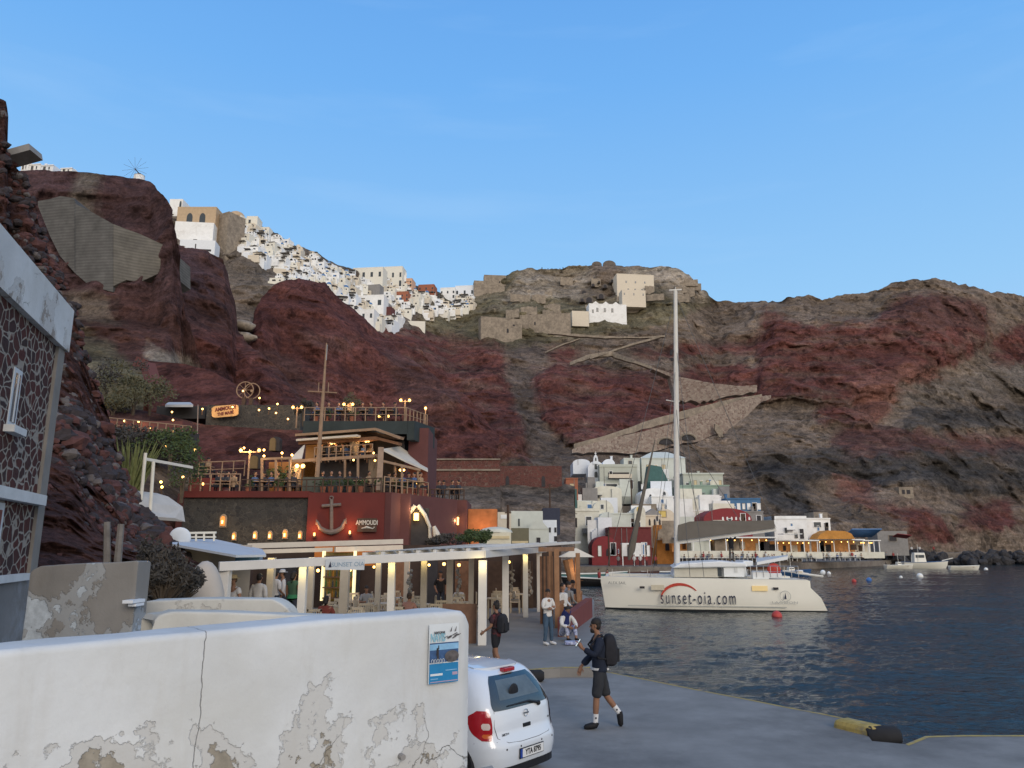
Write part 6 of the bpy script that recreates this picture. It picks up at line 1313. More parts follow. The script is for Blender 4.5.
for k, (x, y, Y, w, h, m_, lab) in enumerate([(112, 422, 56, 3.6, 2.8, LF1, 'dusky olive tree nearest the rock at the upper left'), (133, 414, 57, 4.2, 3.0, LF1, 'broad olive tree in the middle of the upper left trees'), (150, 408, 58, 3.6, 2.4, LF1, 'olive tree at the right end of the upper left trees'), (106, 398, 60, 4, 3, LF2, 'dark bush on the slope above the olive trees'), (122, 456, 50, 3.2, 2.2, LF2, 'dark shrub under the thin terrace wall at the left'), (146, 455, 49, 3.4, 2.0, LF2, 'dark shrub in the middle of the left terrace'), (170, 462, 47.5, 3.4, 2.2, LF3, 'dark green shrub behind the white pole frame'), (182, 492, 42, 2, 2.4, LF3, 'green shrub by the left end of the dark stone wall'), (281, 490, 47.5, 1.5, 1.6, LF3, 'round leafy shrub in front of the orange lit cabin'), (469, 546, 43, 1.6, 1.0, LF3, 'leafy bush behind the pergola roof'), (481, 547, 42, 1.0, .8, LF3, 'lighter green bush right of the leafy bush'), (449, 547, 44.5, 1.9, .8, LF2, 'dark scrubby bush below the lower red block'), (432, 548, 44.5, 1.2, .6, LF2, 'low dark bush left of the scrubby bush'), (350, 418, 52.5, 1.6, 1.6, LF1, 'small dry tree beside the middle lamp post of the top deck'), (303, 418, 53, 1.4, 1.6, LF2, 'small dark tree at the left end of the top deck')]):
    tree(x, y, Y, w, h, lab, m_, 1100, .10 if w > 2 else .07, 50+k, 'tree' if 'tree' in lab else 'bush')
# euphorbia / agave like plant
b_ = P(128, 500, 33); o = empty('succulent_plant', b_, 'tall spiky yellow-green plant above the cream wall', 'plant'); r = random.Random(5)
q = MB()
for k in range(90):
    a = r.uniform(0, 6.28); t = r.uniform(.05, .5); L = r.uniform(1.5, 2.6); d = Vector((math.cos(a)*t, math.sin(a)*t*.6, 1)).normalized(); c0 = Vector((math.cos(a)*r.uniform(0, .45), math.sin(a)*.3, .1))
    q.tube([c0, c0+d*L*.6, c0+d*L+Vector((math.cos(a)*.12, 0, .05))], [.035, .045, .008], 5)
q.build('stems', leafmat('euphorbia', (.09, .11, .035), (.22, .23, .09)), o)
r = random.Random(21)
for k, (x, y0, y1, Y) in enumerate([(262, 458, 493, YA+2), (276, 460, 493, YA+2), (290, 458, 493, YA+2), (345, 458, 478, YU-1), (358, 457, 493, YU-3.5), (402, 466, 494, YA+3), (418, 470, 496, YA+4.5), (395, 462, 478, YU-1)]):
    q = MB(); q.bar(P(x, y1, Y), P(x, y0, Y), .13, .13); tag(q.build('timber_post', TIMB), 'slim timber post holding up the terrace canopies', 'post', 'slim timber posts on the terraces')
for k, (x0, y0, Y0, x1, y1, Y1) in enumerate([(262, 459, YA+2, 292, 458, YA+2), (345, 458, YU-1, 372, 456, YU-1.5), (382, 461, YA+2.5, 420, 470, YA+4.5)]):
    q = MB(); q.bar(P(x0, y0, Y0), P(x1, y1, Y1), .14, .14); tag(q.build('timber_beam', TIMB), ['slim beam over the left diners terrace', 'slim beam under the upper deck roof', 'slim beam over the receding right terrace'][k], 'beam')
for k in range(16):
    x, y, Y = r.choice(((r.uniform(244, 298), 493.5, YA+.8), (r.uniform(322, 378), 492.5, YA+1), (r.uniform(386, 424), 495, YA+3.5), (r.uniform(312, 400), 421.5, YU+1)))
    o = empty('potted_plant', P(x, y, Y), 'small leafy plant in a pot on a restaurant terrace', 'plant', 'potted plants on the terraces'); q = MB(); q.tube([(0, 0, 0), (0, 0, .35)], [.13, .18], 8, TERRA); q.build('pot', TERRA, o); q = MB(); foliage(q, (0, 0, .6), .3, .3, .3, 90, .07, LF3, k); q.build('leaves', LF3, o)
# ------------------------------------------------------------------ quay
QUAY = M('quay_concrete', (.23, .22, .205), .9, .25, .7, .5, dist=.012, stain=(.115, .11, .103), stain_amt=.8)
QUAY2 = M('upper_quay_concrete', (.215, .205, .19), .9, .14, .9, .4, dist=.01, stain=(.15, .14, .13), stain_amt=.6)
YEL = M('worn_yellow_paint', (.42, .30, .09), .85, .3, 9, .2, stain=(.2, .19, .17), stain_amt=1)
TERR = M('terrace_concrete', (.3, .29, .27), .9, .12, 1)
def slab(name, pts2, z, zb, mat, kind='structure'):
    q = MB(); q.prism([(x, y, zb) for x, y in pts2], (0, 0, z-zb), mat); o = q.build(name, mat)
    if kind: o['kind'] = kind
    return o
e = [G(x, y) for x, y in [(603, 671), (612, 672.5), (650, 680), (700, 690), (750, 699.5), (790, 707.5), (830, 715), (853, 720), (864, 730), (872, 741), (905, 744), (925, 736), (960, 735), (1024, 735), (1150, 735)]]
edge = [(p.x, p.y) for p in e]
slab('quay', [(-14, 6.0), (14, 4), (30, 8)]+edge[::-1]+[(-14, 18.5)], 0, -4, QUAY)
# yellow worn edge line strip
q = MB()
for i in range(0, 7):
    a, b_ = e[i], e[i+1]; d = (b_-a).normalized(); nrm = Vector((d.y, -d.x, 0))*(-.0)
    inn = Vector((-d.y, d.x, 0)); inn = inn if inn.y < 0 else -inn
    q.add([a+inn*.02+Vector((0, 0, .004)), b_+inn*.02+Vector((0, 0, .004)), b_+inn*.09+Vector((0, 0, .004)), a+inn*.09+Vector((0, 0, .004))], [(0, 1, 2, 3)])
for i in (10, 11, 12):
    a, b_ = e[i], e[i+1]; q.add([a+Vector((0, -.02, .004)), b_+Vector((0, -.02, .004)), b_+Vector((0, -.11, .004)), a+Vector((0, -.11, .004))], [(0, 1, 2, 3)])
q.build('edge_line', YEL)['kind'] = 'structure'
q = MB(); c = G(860, 727, .06); q.box((0, 0, -.15), (.42, .9, .46), YEL, taper=.85); o = q.build('yellow_edge_block', YEL, loc=c, bevel=.08); o.rotation_euler = (0, 0, R(28)); tag(o, 'worn yellow painted block at the notch of the quay edge', 'kerb block')
RUB = M('black_rubber', (.02, .02, .022), .85, .2, 6, .3)
q = MB(); q.tube([(-.26, 0, 0), (-.2, 0, 0), (.2, 0, 0), (.26, 0, 0)], [.12, .16, .16, .12], 14); o = q.build('rubber_fender', RUB, loc=G(886, 737, .0)+Vector((0, .12, -.02)), smooth=True); tag(o, 'black rubber fender beside the yellow block on the quay edge', 'fender')
q = MB(); q.tube([(-.2, 0, 0), (-.14, 0, 0), (.14, 0, 0), (.2, 0, 0)], [.1, .14, .14, .1], 12); 
# raised upper quay
UZ = .2
ue = [G(x, y, UZ) for x, y in [(440, 676), (518, 671), (560, 668), (604, 668)]]
pe = G(588, 625, UZ); pf = G(596, 600, UZ)
up = [(p.x, p.y) for p in ue]+[(G(597, 645, UZ).x, G(597, 645, UZ).y), (G(592.5, 622, UZ).x, G(592.5, 622, UZ).y), (pf.x-.1, pf.y), (3.6, 60), (-30, 60), (-30, 17.2), (-7, 16.6)]
slab('upper_quay', up, UZ, -4, QUAY2)
q = MB()
for i in range(3):
    a, b_ = ue[i], ue[i+1]
    q.add([a+Vector((0, 0, .004)), b_+Vector((0, 0, .004)), b_+Vector((0, .16, .004)), a+Vector((0, .16, .004))], [(0, 1, 2, 3)])
q.build('step_edge_line', YEL)['kind'] = 'structure'
q = MB()
q.tube([(-.26, 0, .0), (-.19, 0, 0), (.19, 0, 0), (.26, 0, 0)], [.08, .13, .13, .08], 14); o = q.build('rubber_fender', RUB, loc=ue[1]+Vector((.32, -.15, -.08)), smooth=True); tag(o, 'black rubber fender against the yellow edged step behind the car', 'fender')
q = MB(); q.box((XW(248, 600, 24), 24.5, -.3), (4.2, 10.5, 1.5), QUAY2); q.build('guest_platform', QUAY2)['kind'] = 'structure'
# camera side terrace
slab('terrace', [(-14, -5), (4, -5), (4, 5.2), (.0, 5.4), (-.15, 6.2), (-2.4, 4.2), (-14, 3.9)], 1.3, -2, TERR)
slab('side_terrace', [(-14, 4.6), (-2.9, 4.6), (-.9, 6.7), (-.9, 8.3), (-3, 12), (-14, 14)], 1.25, -2, TERR)
# ------------------------------------------------------------------ plaster walls
CK = []
def plaster(name, col, under, lo, hi, seed=0, zc=None, amt=.5, crackx=None, pk=.69):
    m = D.materials.new(name); m.use_nodes = True; n = m.node_tree.nodes; l = m.node_tree.links; b = n['Principled BSDF']; b.inputs['Roughness'].default_value = .88; b.inputs['Specular IOR Level'].default_value = .2
    geo = n.new('ShaderNodeNewGeometry')
    def N(s_, d=7, r_=.65, off=0, sc3=(1, 1, 1)):
        mp = n.new('ShaderNodeMapping'); mp.inputs['Location'].default_value = (seed+off,)*3; mp.inputs['Scale'].default_value = sc3; l.new(geo.outputs['Position'], mp.inputs['Vector'])
        t = n.new('ShaderNodeTexNoise'); t.inputs['Scale'].default_value = s_; t.inputs['Detail'].default_value = d; t.inputs['Roughness'].default_value = r_; l.new(mp.outputs[0], t.inputs['Vector']); return t.outputs['Fac']
    sp_ = n.new('ShaderNodeSeparateXYZ'); l.new(geo.outputs['Position'], sp_.inputs[0])
    def MR(x, a, b_, c=0, d=1):
        t = n.new('ShaderNodeMapRange'); t.inputs['From Min'].default_value = a; t.inputs['From Max'].default_value = b_; t.inputs['To Min'].default_value = c; t.inputs['To Max'].default_value = d; l.new(x, t.inputs['Value']); return t.outputs[0]
    def MT(op, x, y):
        t = n.new('ShaderNodeMath'); t.operation = op
        for i_, v in enumerate((x, y)):
            if isinstance(v, (int, float)): t.inputs[i_].default_value = v
            else: l.new(v, t.inputs[i_])
        return t.outputs[0]
    def MX(f, a, b_):
        t = n.new('ShaderNodeMix'); t.data_type = 'RGBA'
        if isinstance(f, (int, float)): t.inputs['Factor'].default_value = f
        else: l.new(f, t.inputs['Factor'])
        for k_, v in (('A', a), ('B', b_)):
            if isinstance(v, tuple): t.inputs[k_].default_value = v+(1,)
            else: l.new(v, t.inputs[k_])
        return t.outputs['Result']
    base = MX(MR(N(1.1, 8), .35, .68), tuple(c*.86 for c in col), tuple(min(1, c*1.03) for c in col))
    base = MX(MR(N(.6, 6, .6, 3),   .48, .72, 0, .7), base, tuple(c*.78 for c in (col[0], col[1]*.97, col[2]*.9)))
    base = MX(MR(N(3.5, 5, .7, 1.7, (1, 1, .35)), .58, .72, 0, .35), base, tuple(c*.75 for c in (col[0], col[1]*.97, col[2]*.92)))
    hgt = MR(sp_.outputs['Z'], lo, hi, .26, 0)     # more peeling near the ground
    pn = MT('ADD', N(1.5, 9, .62, 5.1), hgt)
    m1 = MR(pn, pk, pk+.012); m2 = MR(pn, pk+.07, pk+.08)
    outc = MX(m1, base, tuple((c*1.7+u)/2.7 for c, u in zip(col, under)))
    und = MX(MR(N(9, 6, .7), .3, .7), tuple(u*.75 for u in under), tuple(u*1.25 for u in under))
    outc = MX(m2, outc, und)
    # fine cracks
    cn_ = n.new('ShaderNodeTexVoronoi'); cn_.feature = 'DISTANCE_TO_EDGE'; cn_.inputs['Scale'].default_value = .55
    wv2 = n.new('ShaderNodeVectorMath'); wv2.operation = 'MULTIPLY_ADD'; nn_ = n.new('ShaderNodeTexNoise'); nn_.inputs['Scale'].default_value = 3; nn_.inputs['Detail'].default_value = 6; l.new(geo.outputs['Position'], nn_.inputs['Vector']); l.new(nn_.outputs['Color'], wv2.inputs[0]); wv2.inputs[1].default_value = (.5, .5, .5); l.new(geo.outputs['Position'], wv2.inputs[2]); l.new(wv2.outputs[0], cn_.inputs['Vector'])
    ck = MT('MULTIPLY', MR(cn_.outputs['Distance'], .0, .003, 1, 0), MR(N(.9, 2, .5, 9), .56, .62))
    outc = MX(MT('MULTIPLY', ck, .7), outc, tuple(u*.5 for u in under))
    if crackx:
        dt = n.new('ShaderNodeVectorMath'); dt.operation = 'DOT_PRODUCT'; l.new(geo.outputs['Position'], dt.inputs[0]); CKN = dt
        ds = MT('ABSOLUTE', MT('ADD', MT('ADD', dt.outputs['Value'], MT('MULTIPLY', N(1.8, 7, .62, 2), .12)), 0), 0); dt2 = ds.node.inputs[0].links[0].from_node
        CK.append((dt, dt2)); ck2 = MR(ds, .0005, .0035, 1, 0); outc = MX(MT('MULTIPLY', ck2, .6), outc, (.10, .09, .08)); ck = MT('MAXIMUM', ck, ck2)
        st_ = MR(N(5, 4, .6, 4, (1, 1, .12)), .55, .75, 0, .3); outc = MX(st_, outc, (.42, .40, .36))
    l.new(outc, b.inputs['Base Color'])
    h = MT('ADD', MT('MULTIPLY', N(14, 5), .18), MT('ADD', MT('MULTIPLY', m1, -.6), MT('MULTIPLY', m2, -.8))); h = MT('ADD', h, MT('MULTIPLY', N(2.2, 5), 1.2)); h = MT('ADD', h, MT('MULTIPLY', ck, -1.0))
    bp = n.new('ShaderNodeBump'); bp.inputs['Strength'].default_value = .75; bp.inputs['Distance'].default_value = .014; l.new(h, bp.inputs['Height']); l.new(bp.outputs['Normal'], b.inputs['Normal'])
    MATS[name] = m; return m
WP = plaster('front_wall_plaster', (.62, .64, .645), (.30, .27, .22), 1.25, 2.1, 2.3, crackx=1, pk=.676)
WP2 = plaster('second_wall_plaster', (.58, .57, .52), (.34, .31, .27), 1.2, 2.4, 7.7, pk=.66)
def lumpy_wall(name, lab, pts, thick, mat, zb, rnd_=.10, nseg=90, wob=.018, cat='wall', seed=0, endr=.10):
    """pts: [(x, y, ztop)] front edge line; wall with rounded lumpy coping"""
    pts = [Vector(p) for p in pts]; L = [0]
    for i in range(len(pts)-1): L.append(L[-1]+(pts[i+1]-pts[i]).xy.length)
    def at(s_):
        for i in range(len(pts)-1):
            if s_ <= L[i+1] or i == len(pts)-2:
                t = (s_-L[i])/(L[i+1]-L[i]); return pts[i].lerp(pts[i+1], t), (pts[i+1]-pts[i]).xy.normalized()
    q = MB(); vs = []; fs = []; nz_ = 14; ring = None
    prof = [(0, t) for t in np.linspace(0, 1, nz_)]
    for i in range(nseg+1):
        s_ = L[-1]*i/nseg; p, d = at(s_); nb = Vector((-d.y, d.x, 0))  # to the back (left of travel)
        e_ = min(s_, L[-1]-s_); dz = -endr*max(0, 1-e_/endr)**2*.8; ins = endr*.35*max(0, 1-e_/endr)**2
        row = []
        H = p.z+dz-zb
        for k in range(nz_): row.append((ins, zb+(H-rnd_)*k/(nz_-1)))
        for k in range(1, 6): a = math.pi/2*k/6; row.append((ins+rnd_*(1-math.cos(a)), zb+H-rnd_+rnd_*math.sin(a)))
        for k in range(0, 5): row.append((ins+rnd_+(thick-2*rnd_-2*ins)*k/4, zb+H))
        for k in range(1, 6): a = math.pi/2*k/6; row.append((thick-ins-rnd_+rnd_*math.sin(a), zb+H-rnd_+rnd_*math.cos(a)))
        row.append((thick-ins, zb))
        for (o_, z) in row:
            base = Vector((p.x, p.y, 0))+nb*o_+Vector((0, 0, z))
            w_ = mnoise.fractal(base*1.3+Vector((seed, 0, 0)), .9, 2.1, 4)*wob+mnoise.noise(base*.6+Vector((seed, 3, 0)))*wob*1.4
            vs.append(base-nb*w_*(1 if o_ < thick/2 else -1)+Vector((0, 0, w_*.8 if z > zb+H*.7 else 0)))
        ring = len(row)
    for i in range(nseg):
        for j in range(ring-1): a = i*ring+j; fs.append((a, a+ring, a+ring+1, a+1))
    fs.append(tuple(range(ring))); fs.append(tuple(nseg*ring+j for j in range(ring)))
    q.add(vs, fs, mat); return tag(q.build(name, mat, smooth=True), lab, cat)
a_ = G(0, 650, 2.35); b_ = G(468, 613, 2.40); dd = (b_-a_).xy.normalized()
W0 = Vector((a_.x-dd.x*3, a_.y-dd.y*3, 2.35)); W1 = Vector((b_.x+.025, b_.y+.025, 2.42))
fw = lumpy_wall('white_wall', 'big whitewashed plaster wall with peeling patches in the foreground', [W0, Vector((a_.x, a_.y, 2.35)), W0.lerp(W1, .8), W1], .42, WP, -.2, .045, 160, .010)
WD = Vector((dd.x, dd.y, 0)); WN = Vector((dd.y, -dd.x, 0))  # outward normal toward the viewer
for dt, dt2 in CK:
    dt.inputs[1].default_value = (dd.x, dd.y, 0)
def onwall(px, py, off=.0):
    # intersect pixel ray with wall face plane
    u = (px-512)/F; v = (384-py)/F; d = Vector((u, ct-v*st, st+v*ct)); o = Vector((0, 0, CZ)); t = (Vector((a_.x, a_.y, 0))-o).dot(WN)/d.dot(WN) if False else ((Vector((a_.x, a_.y, 0))-o).x*WN.x+(Vector((a_.x, a_.y, 0))-o).y*WN.y)/(d.x*WN.x+d.y*WN.y)
    return o+d*t+WN*off
for dt, dt2 in CK: dt2.inputs[1].default_value = -(onwall(197, 700).dot(WD)+.08)
# poster
c00 = onwall(426.5, 684, .03); c10 = onwall(456.5, 679.5, .03); c01 = onwall(426, 624.5, .03); c11 = onwall(457, 624, .03)
pw = (c10-c00).xy.length; ph_ = (c01.z-c00.z); po = c00.copy(); po.z = c00.z
post = empty('poster', po, 'white and blue tour poster fixed to the right end of the foreground wall', 'poster')
def pr(x0, y0, x1, y1, off, name, mat, skew=0):
    q = MB(); v = [WD*pw*x+Vector((0, 0, ph_*y))+WN*off for x, y in ((x0, y0), (x1, y0+skew), (x1, y1+skew), (x0, y1))]; q.prism(v, -WN*.003, mat); return q.build(name, mat, post)
PW = M('poster_white', (.62, .66, .68), .5, .04, 5); PB = M('poster_blue', (.02, .20, .42), .45, .1, 8); PS = M('poster_sky', (.22, .42, .62), .45, .2, 12); PD = M('poster_sea', (.04, .09, .20), .5, .4, 18); PG = M('poster_rock', (.10, .09, .09), .5, .5, 22)
pr(0, 0, 1, 1, -.006, 'board', PW); pr(.02, .0, .98, .33, 0, 'blue_panel', PB); pr(.02, .35, .98, .68, 0, 'photo_print', PD); pr(.02, .56, .98, .66, .002, 'photo_sky', PS)
q = MB(); cc = WD*pw*.75+Vector((0, 0, ph_*.44))+WN*.003; q.prism([cc+WD*pw*.24*math.cos(a)+Vector((0, 0, ph_*.1*math.sin(a))) for a in [2*math.pi*k/16 for k in range(16)]], WN*.001, PG); q.build('photo_rock', PG, post)
q = MB(); 
for (x, y, w_, h_) in [(.28, .40, .07, .2), (.25, .47, .05, .12), (.3, .58, .04, .06)]: q.prism([WD*pw*(x-w_/2)+Vector((0, 0, ph_*y))+WN*.0055, WD*pw*(x+w_/2)+Vector((0, 0, ph_*y))+WN*.0055, WD*pw*(x+w_*.3)+Vector((0, 0, ph_*(y+h_)))+WN*.0055, WD*pw*(x-w_*.3)+Vector((0, 0, ph_*(y+h_)))+WN*.0055], -WN*.001, SHADE)
q.build('photo_figure', SHADE, post)
q = MB()
for k in range(5): 
    cc = WD*pw*(.10+.09*k)+Vector((0, 0, ph_*.375))+WN*.006; q.tube([cc+WD*pw*.035*math.cos(a)+Vector((0, 0, ph_*.035*math.sin(a))) for a in [2*math.pi*j/8 for j in range(9)]], .0018, 4)
q.build('photo_bicycles', PW, post)
pr(.05, .13, .45, .165, .002, 'text_strip', PW); pr(.06, .07, .3, .085, .002, 'text_strip', PS); pr(.55, .2, .93, .215, .002, 'text_strip', PS); pr(.78, .12, .95, .17, .002, 'text_strip', M('poster_pink', (.4, .3, .4), .5)); pr(.05, .02, .95, .035, .002, 'text_strip', M('poster_pink'))
text('lettering', 'NAVIS', .085, po+WD*pw*.28+Vector((0, 0, ph_*.765))+WN*.002, WD, (0, 0, 1), M('poster_pale_blue', (.25, .48, .58), .5), post, .001, .002, sx=.55)
text('lettering', 'SANTORINI', .026, po+WD*pw*.33+Vector((0, 0, ph_*.85))+WN*.002, WD, (0, 0, 1), PG, post, .001, .0008, sx=.7)
q = MB(); r = random.Random(3)
for k in range(16):
    x = .48+.45*r.random(); y = .74+.16*r.random()*(x-.35); q.bar(WD*pw*x+Vector((0, 0, ph_*y))+WN*.003, WD*pw*(x+.12)+Vector((0, 0, ph_*(y+.03)))+WN*.003, .003, .004)
for k in range(2): x = .7+.15*k; q.prism([WD*pw*(x-.02)+Vector((0, 0, ph_*.86))+WN*.003, WD*pw*(x+.03)+Vector((0, 0, ph_*.86))+WN*.003, WD*pw*(x+.05)+Vector((0, 0, ph_*.95))+WN*.003], WN*.001)
q.build('sketch_drawing', PG, post)
# drain pipe stub and two cables
p = onwall(400, 756, 0); q = MB(); q.tube([p-WN*.05, p+WN*.05], .021, 12); o = q.build('drain_pipe', GREY, smooth=True); tag(o, 'short pipe stub poking out of the lower foreground wall', 'pipe')
# second walls of the ramp behind
def WL(px, py, Y): v = P(px, py, Y); return v
lumpy_wall('ramp_wall', 'cream plastered ramp wall with a darker patched top, behind the foreground wall', [WL(133, 603, 10.6), WL(150, 600.5, 10.6), WL(198, 599, 10.7), WL(272, 599.5, 10.8), WL(280, 603, 10.8), WL(293, 613, 10.8)], .4, WP2, .2, .03, 70, .012, seed=4)
lumpy_wall('ramp_wall', 'cream curved ramp wall directly behind the foreground wall', [WL(146, 640, 8.0), WL(152, 624, 8.0), WL(160, 615, 8.05), WL(172, 611.5, 8.1), (lambda v: v)(WL(218, 611.5, 8.2)), WL(320, 615, 8.6), WL(430, 617, 9.0), WL(452, 618, 9.1)], .35, WP2, .2, .03, 90, .010, seed=8)
GRP = plaster('grey_peeling_plaster', (.26, .25, .235), (.19, .18, .165), -5, -4, 3.1)
# grey rough garden wall with white paint remnants
gm = plaster('worn_grey_render', (.25, .24, .225), (.44, .49, .53), 1.4, 2.6, 12.2, pk=.60)
lumpy_wall('grey_wall', 'rough grey rendered wall with worn white paint patches beside the stone house', [WL(30, 571, 9.3), WL(40, 566, 9.3), WL(100, 563.5, 9.2), WL(139, 562, 9.2)], .3, gm, .8, .02, 50, .02, seed=15, endr=.02)
q = MB(); p = P(134, 601, 9.15); q.box((0, 0, 0), (.12, .3, .035)); q.box((.02, .02, -.04), (.09, .2, .03)); tag(q.build('wall_bracket', WHITE2, loc=p), 'small white bracket at the end of the grey wall', 'bracket')
# ------------------------------------------------------------------ stone house at the left
HST = mason('house_lava_stone', (.095, .036, .031), (.05, .034, .033), (.30, .265, .225), 4.5, .07, dist=.02, squash=(1, 1, 1.25))
hc = P(34, 560, 12.6); hd = Vector((-.292, .956, 0)); hn_ = Vector((.956, .292, 0))   # facade runs along hd, faces hn_
def hray(px, py, off=0):
    u = (px-512)/F; v = (384-py)/F; d = Vector((u, ct-v*st, st+v*ct)); o = Vector((0, 0, CZ)); t = ((hc-o).x*hn_.x+(hc-o).y*hn_.y)/(d.x*hn_.x+d.y*hn_.y); return o+d*t+hn_*off
house = empty('stone_house', Vector((hc.x, hc.y, 1.0)), 'red lava stone house with a peeling white parapet at the left edge', 'house')
HO = house.location
def hw(s_, z, off=0): return Vector((hc.x, hc.y, 0))+hd*(-s_)+hn_*off+Vector((0, 0, z))-HO   # s_ metres towards the viewer
ztop_c = hray(65, 307).z; zpb = ztop_c-.75
def slabh(name, s0, s1, z0, z1, o0, o1, mat, parent=house, z1b=None, z0b=None, **k):
    z1b = z1 if z1b is None else z1b; z0b = z0 if z0b is None else z0b
    q = MB(); q.add([hw(s0, z0, o0), hw(s1, z0b, o0), hw(s1, z1b, o0), hw(s0, z1, o0), hw(s0, z0, o1), hw(s1, z0b, o1), hw(s1, z1b, o1), hw(s0, z1, o1)], [(0, 3, 2, 1), (4, 5, 6, 7), (0, 1, 5, 4), (1, 2, 6, 5), (2, 3, 7, 6), (3, 0, 4, 7)], mat); return q.build(name, mat, parent, **k)
zmid = hray(20, 492).z; zlow = hray(20, 580).z
slabh('wall', .3, 9, 1.0, zpb, -5, 0, HST)
PIL = M('grey_pilaster', (.235, .215, .19), .9, .12, 2.5, .4, dist=.02)
PAR = plaster('parapet_plaster', (.64, .64, .62), (.33, .29, .25), zpb-.6, zpb+.9, 21.0, pk=.64)
slabh('corner_pilaster', -.05, .32, .8, zpb+.02, -5, .05, PIL)
slabh('parapet', -.1, 9, zpb, ztop_c, -5, .10, PAR)
LEDG = M('ledge_plaster', (.60, .60, .58), .85, .1, 3)
slabh('ledge', .34, 9, zmid-.16, zmid, -.1, .16, LEDG)
slabh('base_render', .3, 9, .8, zlow, -.2, .07, M('base_render_mat', (.22, .21, .20), .9, .15, 1.5, .4, stain=(.42, .45, .48), stain_amt=.8))
slabh('base_ledge', .5, 9, zlow, zlow+.10, -.1, .13, LEDG)
# window and door placed by their real positions on the facade
def sp(px, py): v = hray(px, py)-Vector((hc.x, hc.y, 0)); return -(v.x*hd.x+v.y*hd.y), v.z
s0, zt_ = sp(22, 372); s1, zb_ = sp(6, 425)
wf = slabh('window', s0, s1, zb_, zt_, -.1, .012, M('white_frame', (.55, .58, .60), .6, .05))
slabh('pane', s0+.07, s1-.07, zb_+.07, zt_-.07, -.1, .02, M('pane_glass', (.10, .12, .14), .15, .15, 2, spec=.6), wf); slabh('sill', s0-.1, s1+.1, zb_-.1, zb_, -.1, .14, LEDG, wf); slabh('glazing_bar', (s0+s1)/2-.02, (s0+s1)/2+.02, zb_+.07, zt_-.07, -.1, .03, MATS['white_frame'], wf)
s0, zt_ = sp(6, 492); s1 = s0+1.1
df = slabh('door', s0, s1, zlow+.11, zmid-.2, -.1, .012, MATS['white_frame']); slabh('leaf', s0+.1, s1-.1, zlow+.12, zmid-.3, -.1, .02, M('door_leaf', (.16, .05, .045), .6, .15, 3), df)
# gate posts (broken poles) standing on the rubble by the grey wall
for (x0, y0, x1, y1, lb) in [(107, 522, 107, 560, 'left of two short weathered posts behind the grey wall'), (121, 524, 117, 560, 'right of two short weathered posts behind the grey wall')]:
    a = P(x1, y1+8, 11); b2 = P(x0, y0, 11); q = MB(); q.tube([a, b2], [.055, .045], 7); tag(q.build('weathered_post', M('weathered_wood', (.17, .155, .14), .95, .25, 6, .4)), lb, 'post')
# dead bush behind ramp wall
def twig_bush(px, py, Y, w, h, lab, seed, n=170, leafn=2600):
    b_ = P(px, py, Y); o = empty('dry_bush', b_, lab, 'bush'); r = random.Random(seed); q = MB()
    for k in range(n):
        a = r.uniform(0, 6.28); t = r.random()**.5; e_ = Vector((math.cos(a)*w*.5*t, math.sin(a)*w*.4*t, h*(1-t*t*.5)*r.uniform(.6, 1)))
        m_ = e_*.5+Vector((r.uniform(-.15, .15), r.uniform(-.15, .15), .1)); q.tube([(e_.x*.1, e_.y*.1, 0), m_, e_], [.014, .009, .004], 4)
    q.build('branches', BARK, o); f = MB(); foliage(f, (0, 0, h*.5), w*.5, w*.45, h*.5, leafn, .045, LF2, seed, .35); f.build('foliage', LF2, o); return o
twig_bush(162, 606, 13.5, 1.05, 1.05, 'dark dry bush filling the gap behind the ramp wall', 3)
twig_bush(150, 604, 14.2, .9, 1.2, 'taller dark dry bush leaning on the rubble slope', 4)
twig_bush(176, 606, 14.0, .8, .8, 'small dark dry bush right of the other two', 6)
# plaster oven shape, building with canopy
KP = M('beige_render', (.34, .30, .26), .9, .1, 1.2, .2)
q = MB(); q.ball((0, 0, 0), 1, None, 20, 12, sc=(.36, .4, .8), zmin=-.6); o = q.build('plaster_mound', M('warm_plaster', (.47, .42, .36), .9, .08, 2, .3), loc=P(204, 603, 15.5), smooth=True)
for v in o.data.vertices: v.co *= 1+.12*mnoise.noise(v.co*1.5)
tag(o, 'rounded beige plaster mound beside the dry bush', 'plaster mound')
bo = wallblk('annex_building', 'beige rendered annex under the grey canopy sheet', 'building', 174, 248, 545, 606, 22.5, 3, KP, Y1=24)
q = MB(); q.box(P(195, 566, 22.3)-bo.location, (.12, .1, .1), WHITE); q.build('wall_lamp', WHITE, bo)
sheet('canopy_sheet', 'pale grey canopy sheet sloping from the annex towards the pergola', 'canopy', [P(172, 546, 21.0), P(236, 557.5, 19.5), P(266, 557, 20.5), P(262, 551, 24.5), P(215, 541, 25), P(173, 541, 24)], M('grey_canopy', (.46, .49, .52), .6, .06, 1), .06)
q = MB(); dsh = P(180, 537.5, 22.4); q.ball((0, 0, 0), .30, None, 20, 10, sc=(1, .25, 1)); o = q.build('satellite_dish', M('dish_white', (.62, .66, .70), .5, .04), loc=dsh, smooth=True); tag(o, 'round white satellite dish on the annex roof', 'satellite dish'); o.rotation_euler = (R(15), 0, R(15))
q = MB()
for x in (188, 196, 204, 214): q.tube([P(x, 541, 23), P(x, 533, 23)], .03, 5)
q.bar(P(187, 533, 23), P(216, 532.5, 23), .08, .06); q.bar(P(187, 537, 23), P(216, 537, 23), .04, .04); tag(q.build('small_railing', PALE), 'small cream rail on the annex roof beside the dish', 'rail')
q = MB(); q.box((0, 0, 0), (.7, .3, .3), BLUEP); tag(q.build('blue_box', M('bright_blue', (.04, .12, .4), .6), loc=P(249, 560.5, 23)), 'bright blue box under the edge of the canopy sheet', 'box')
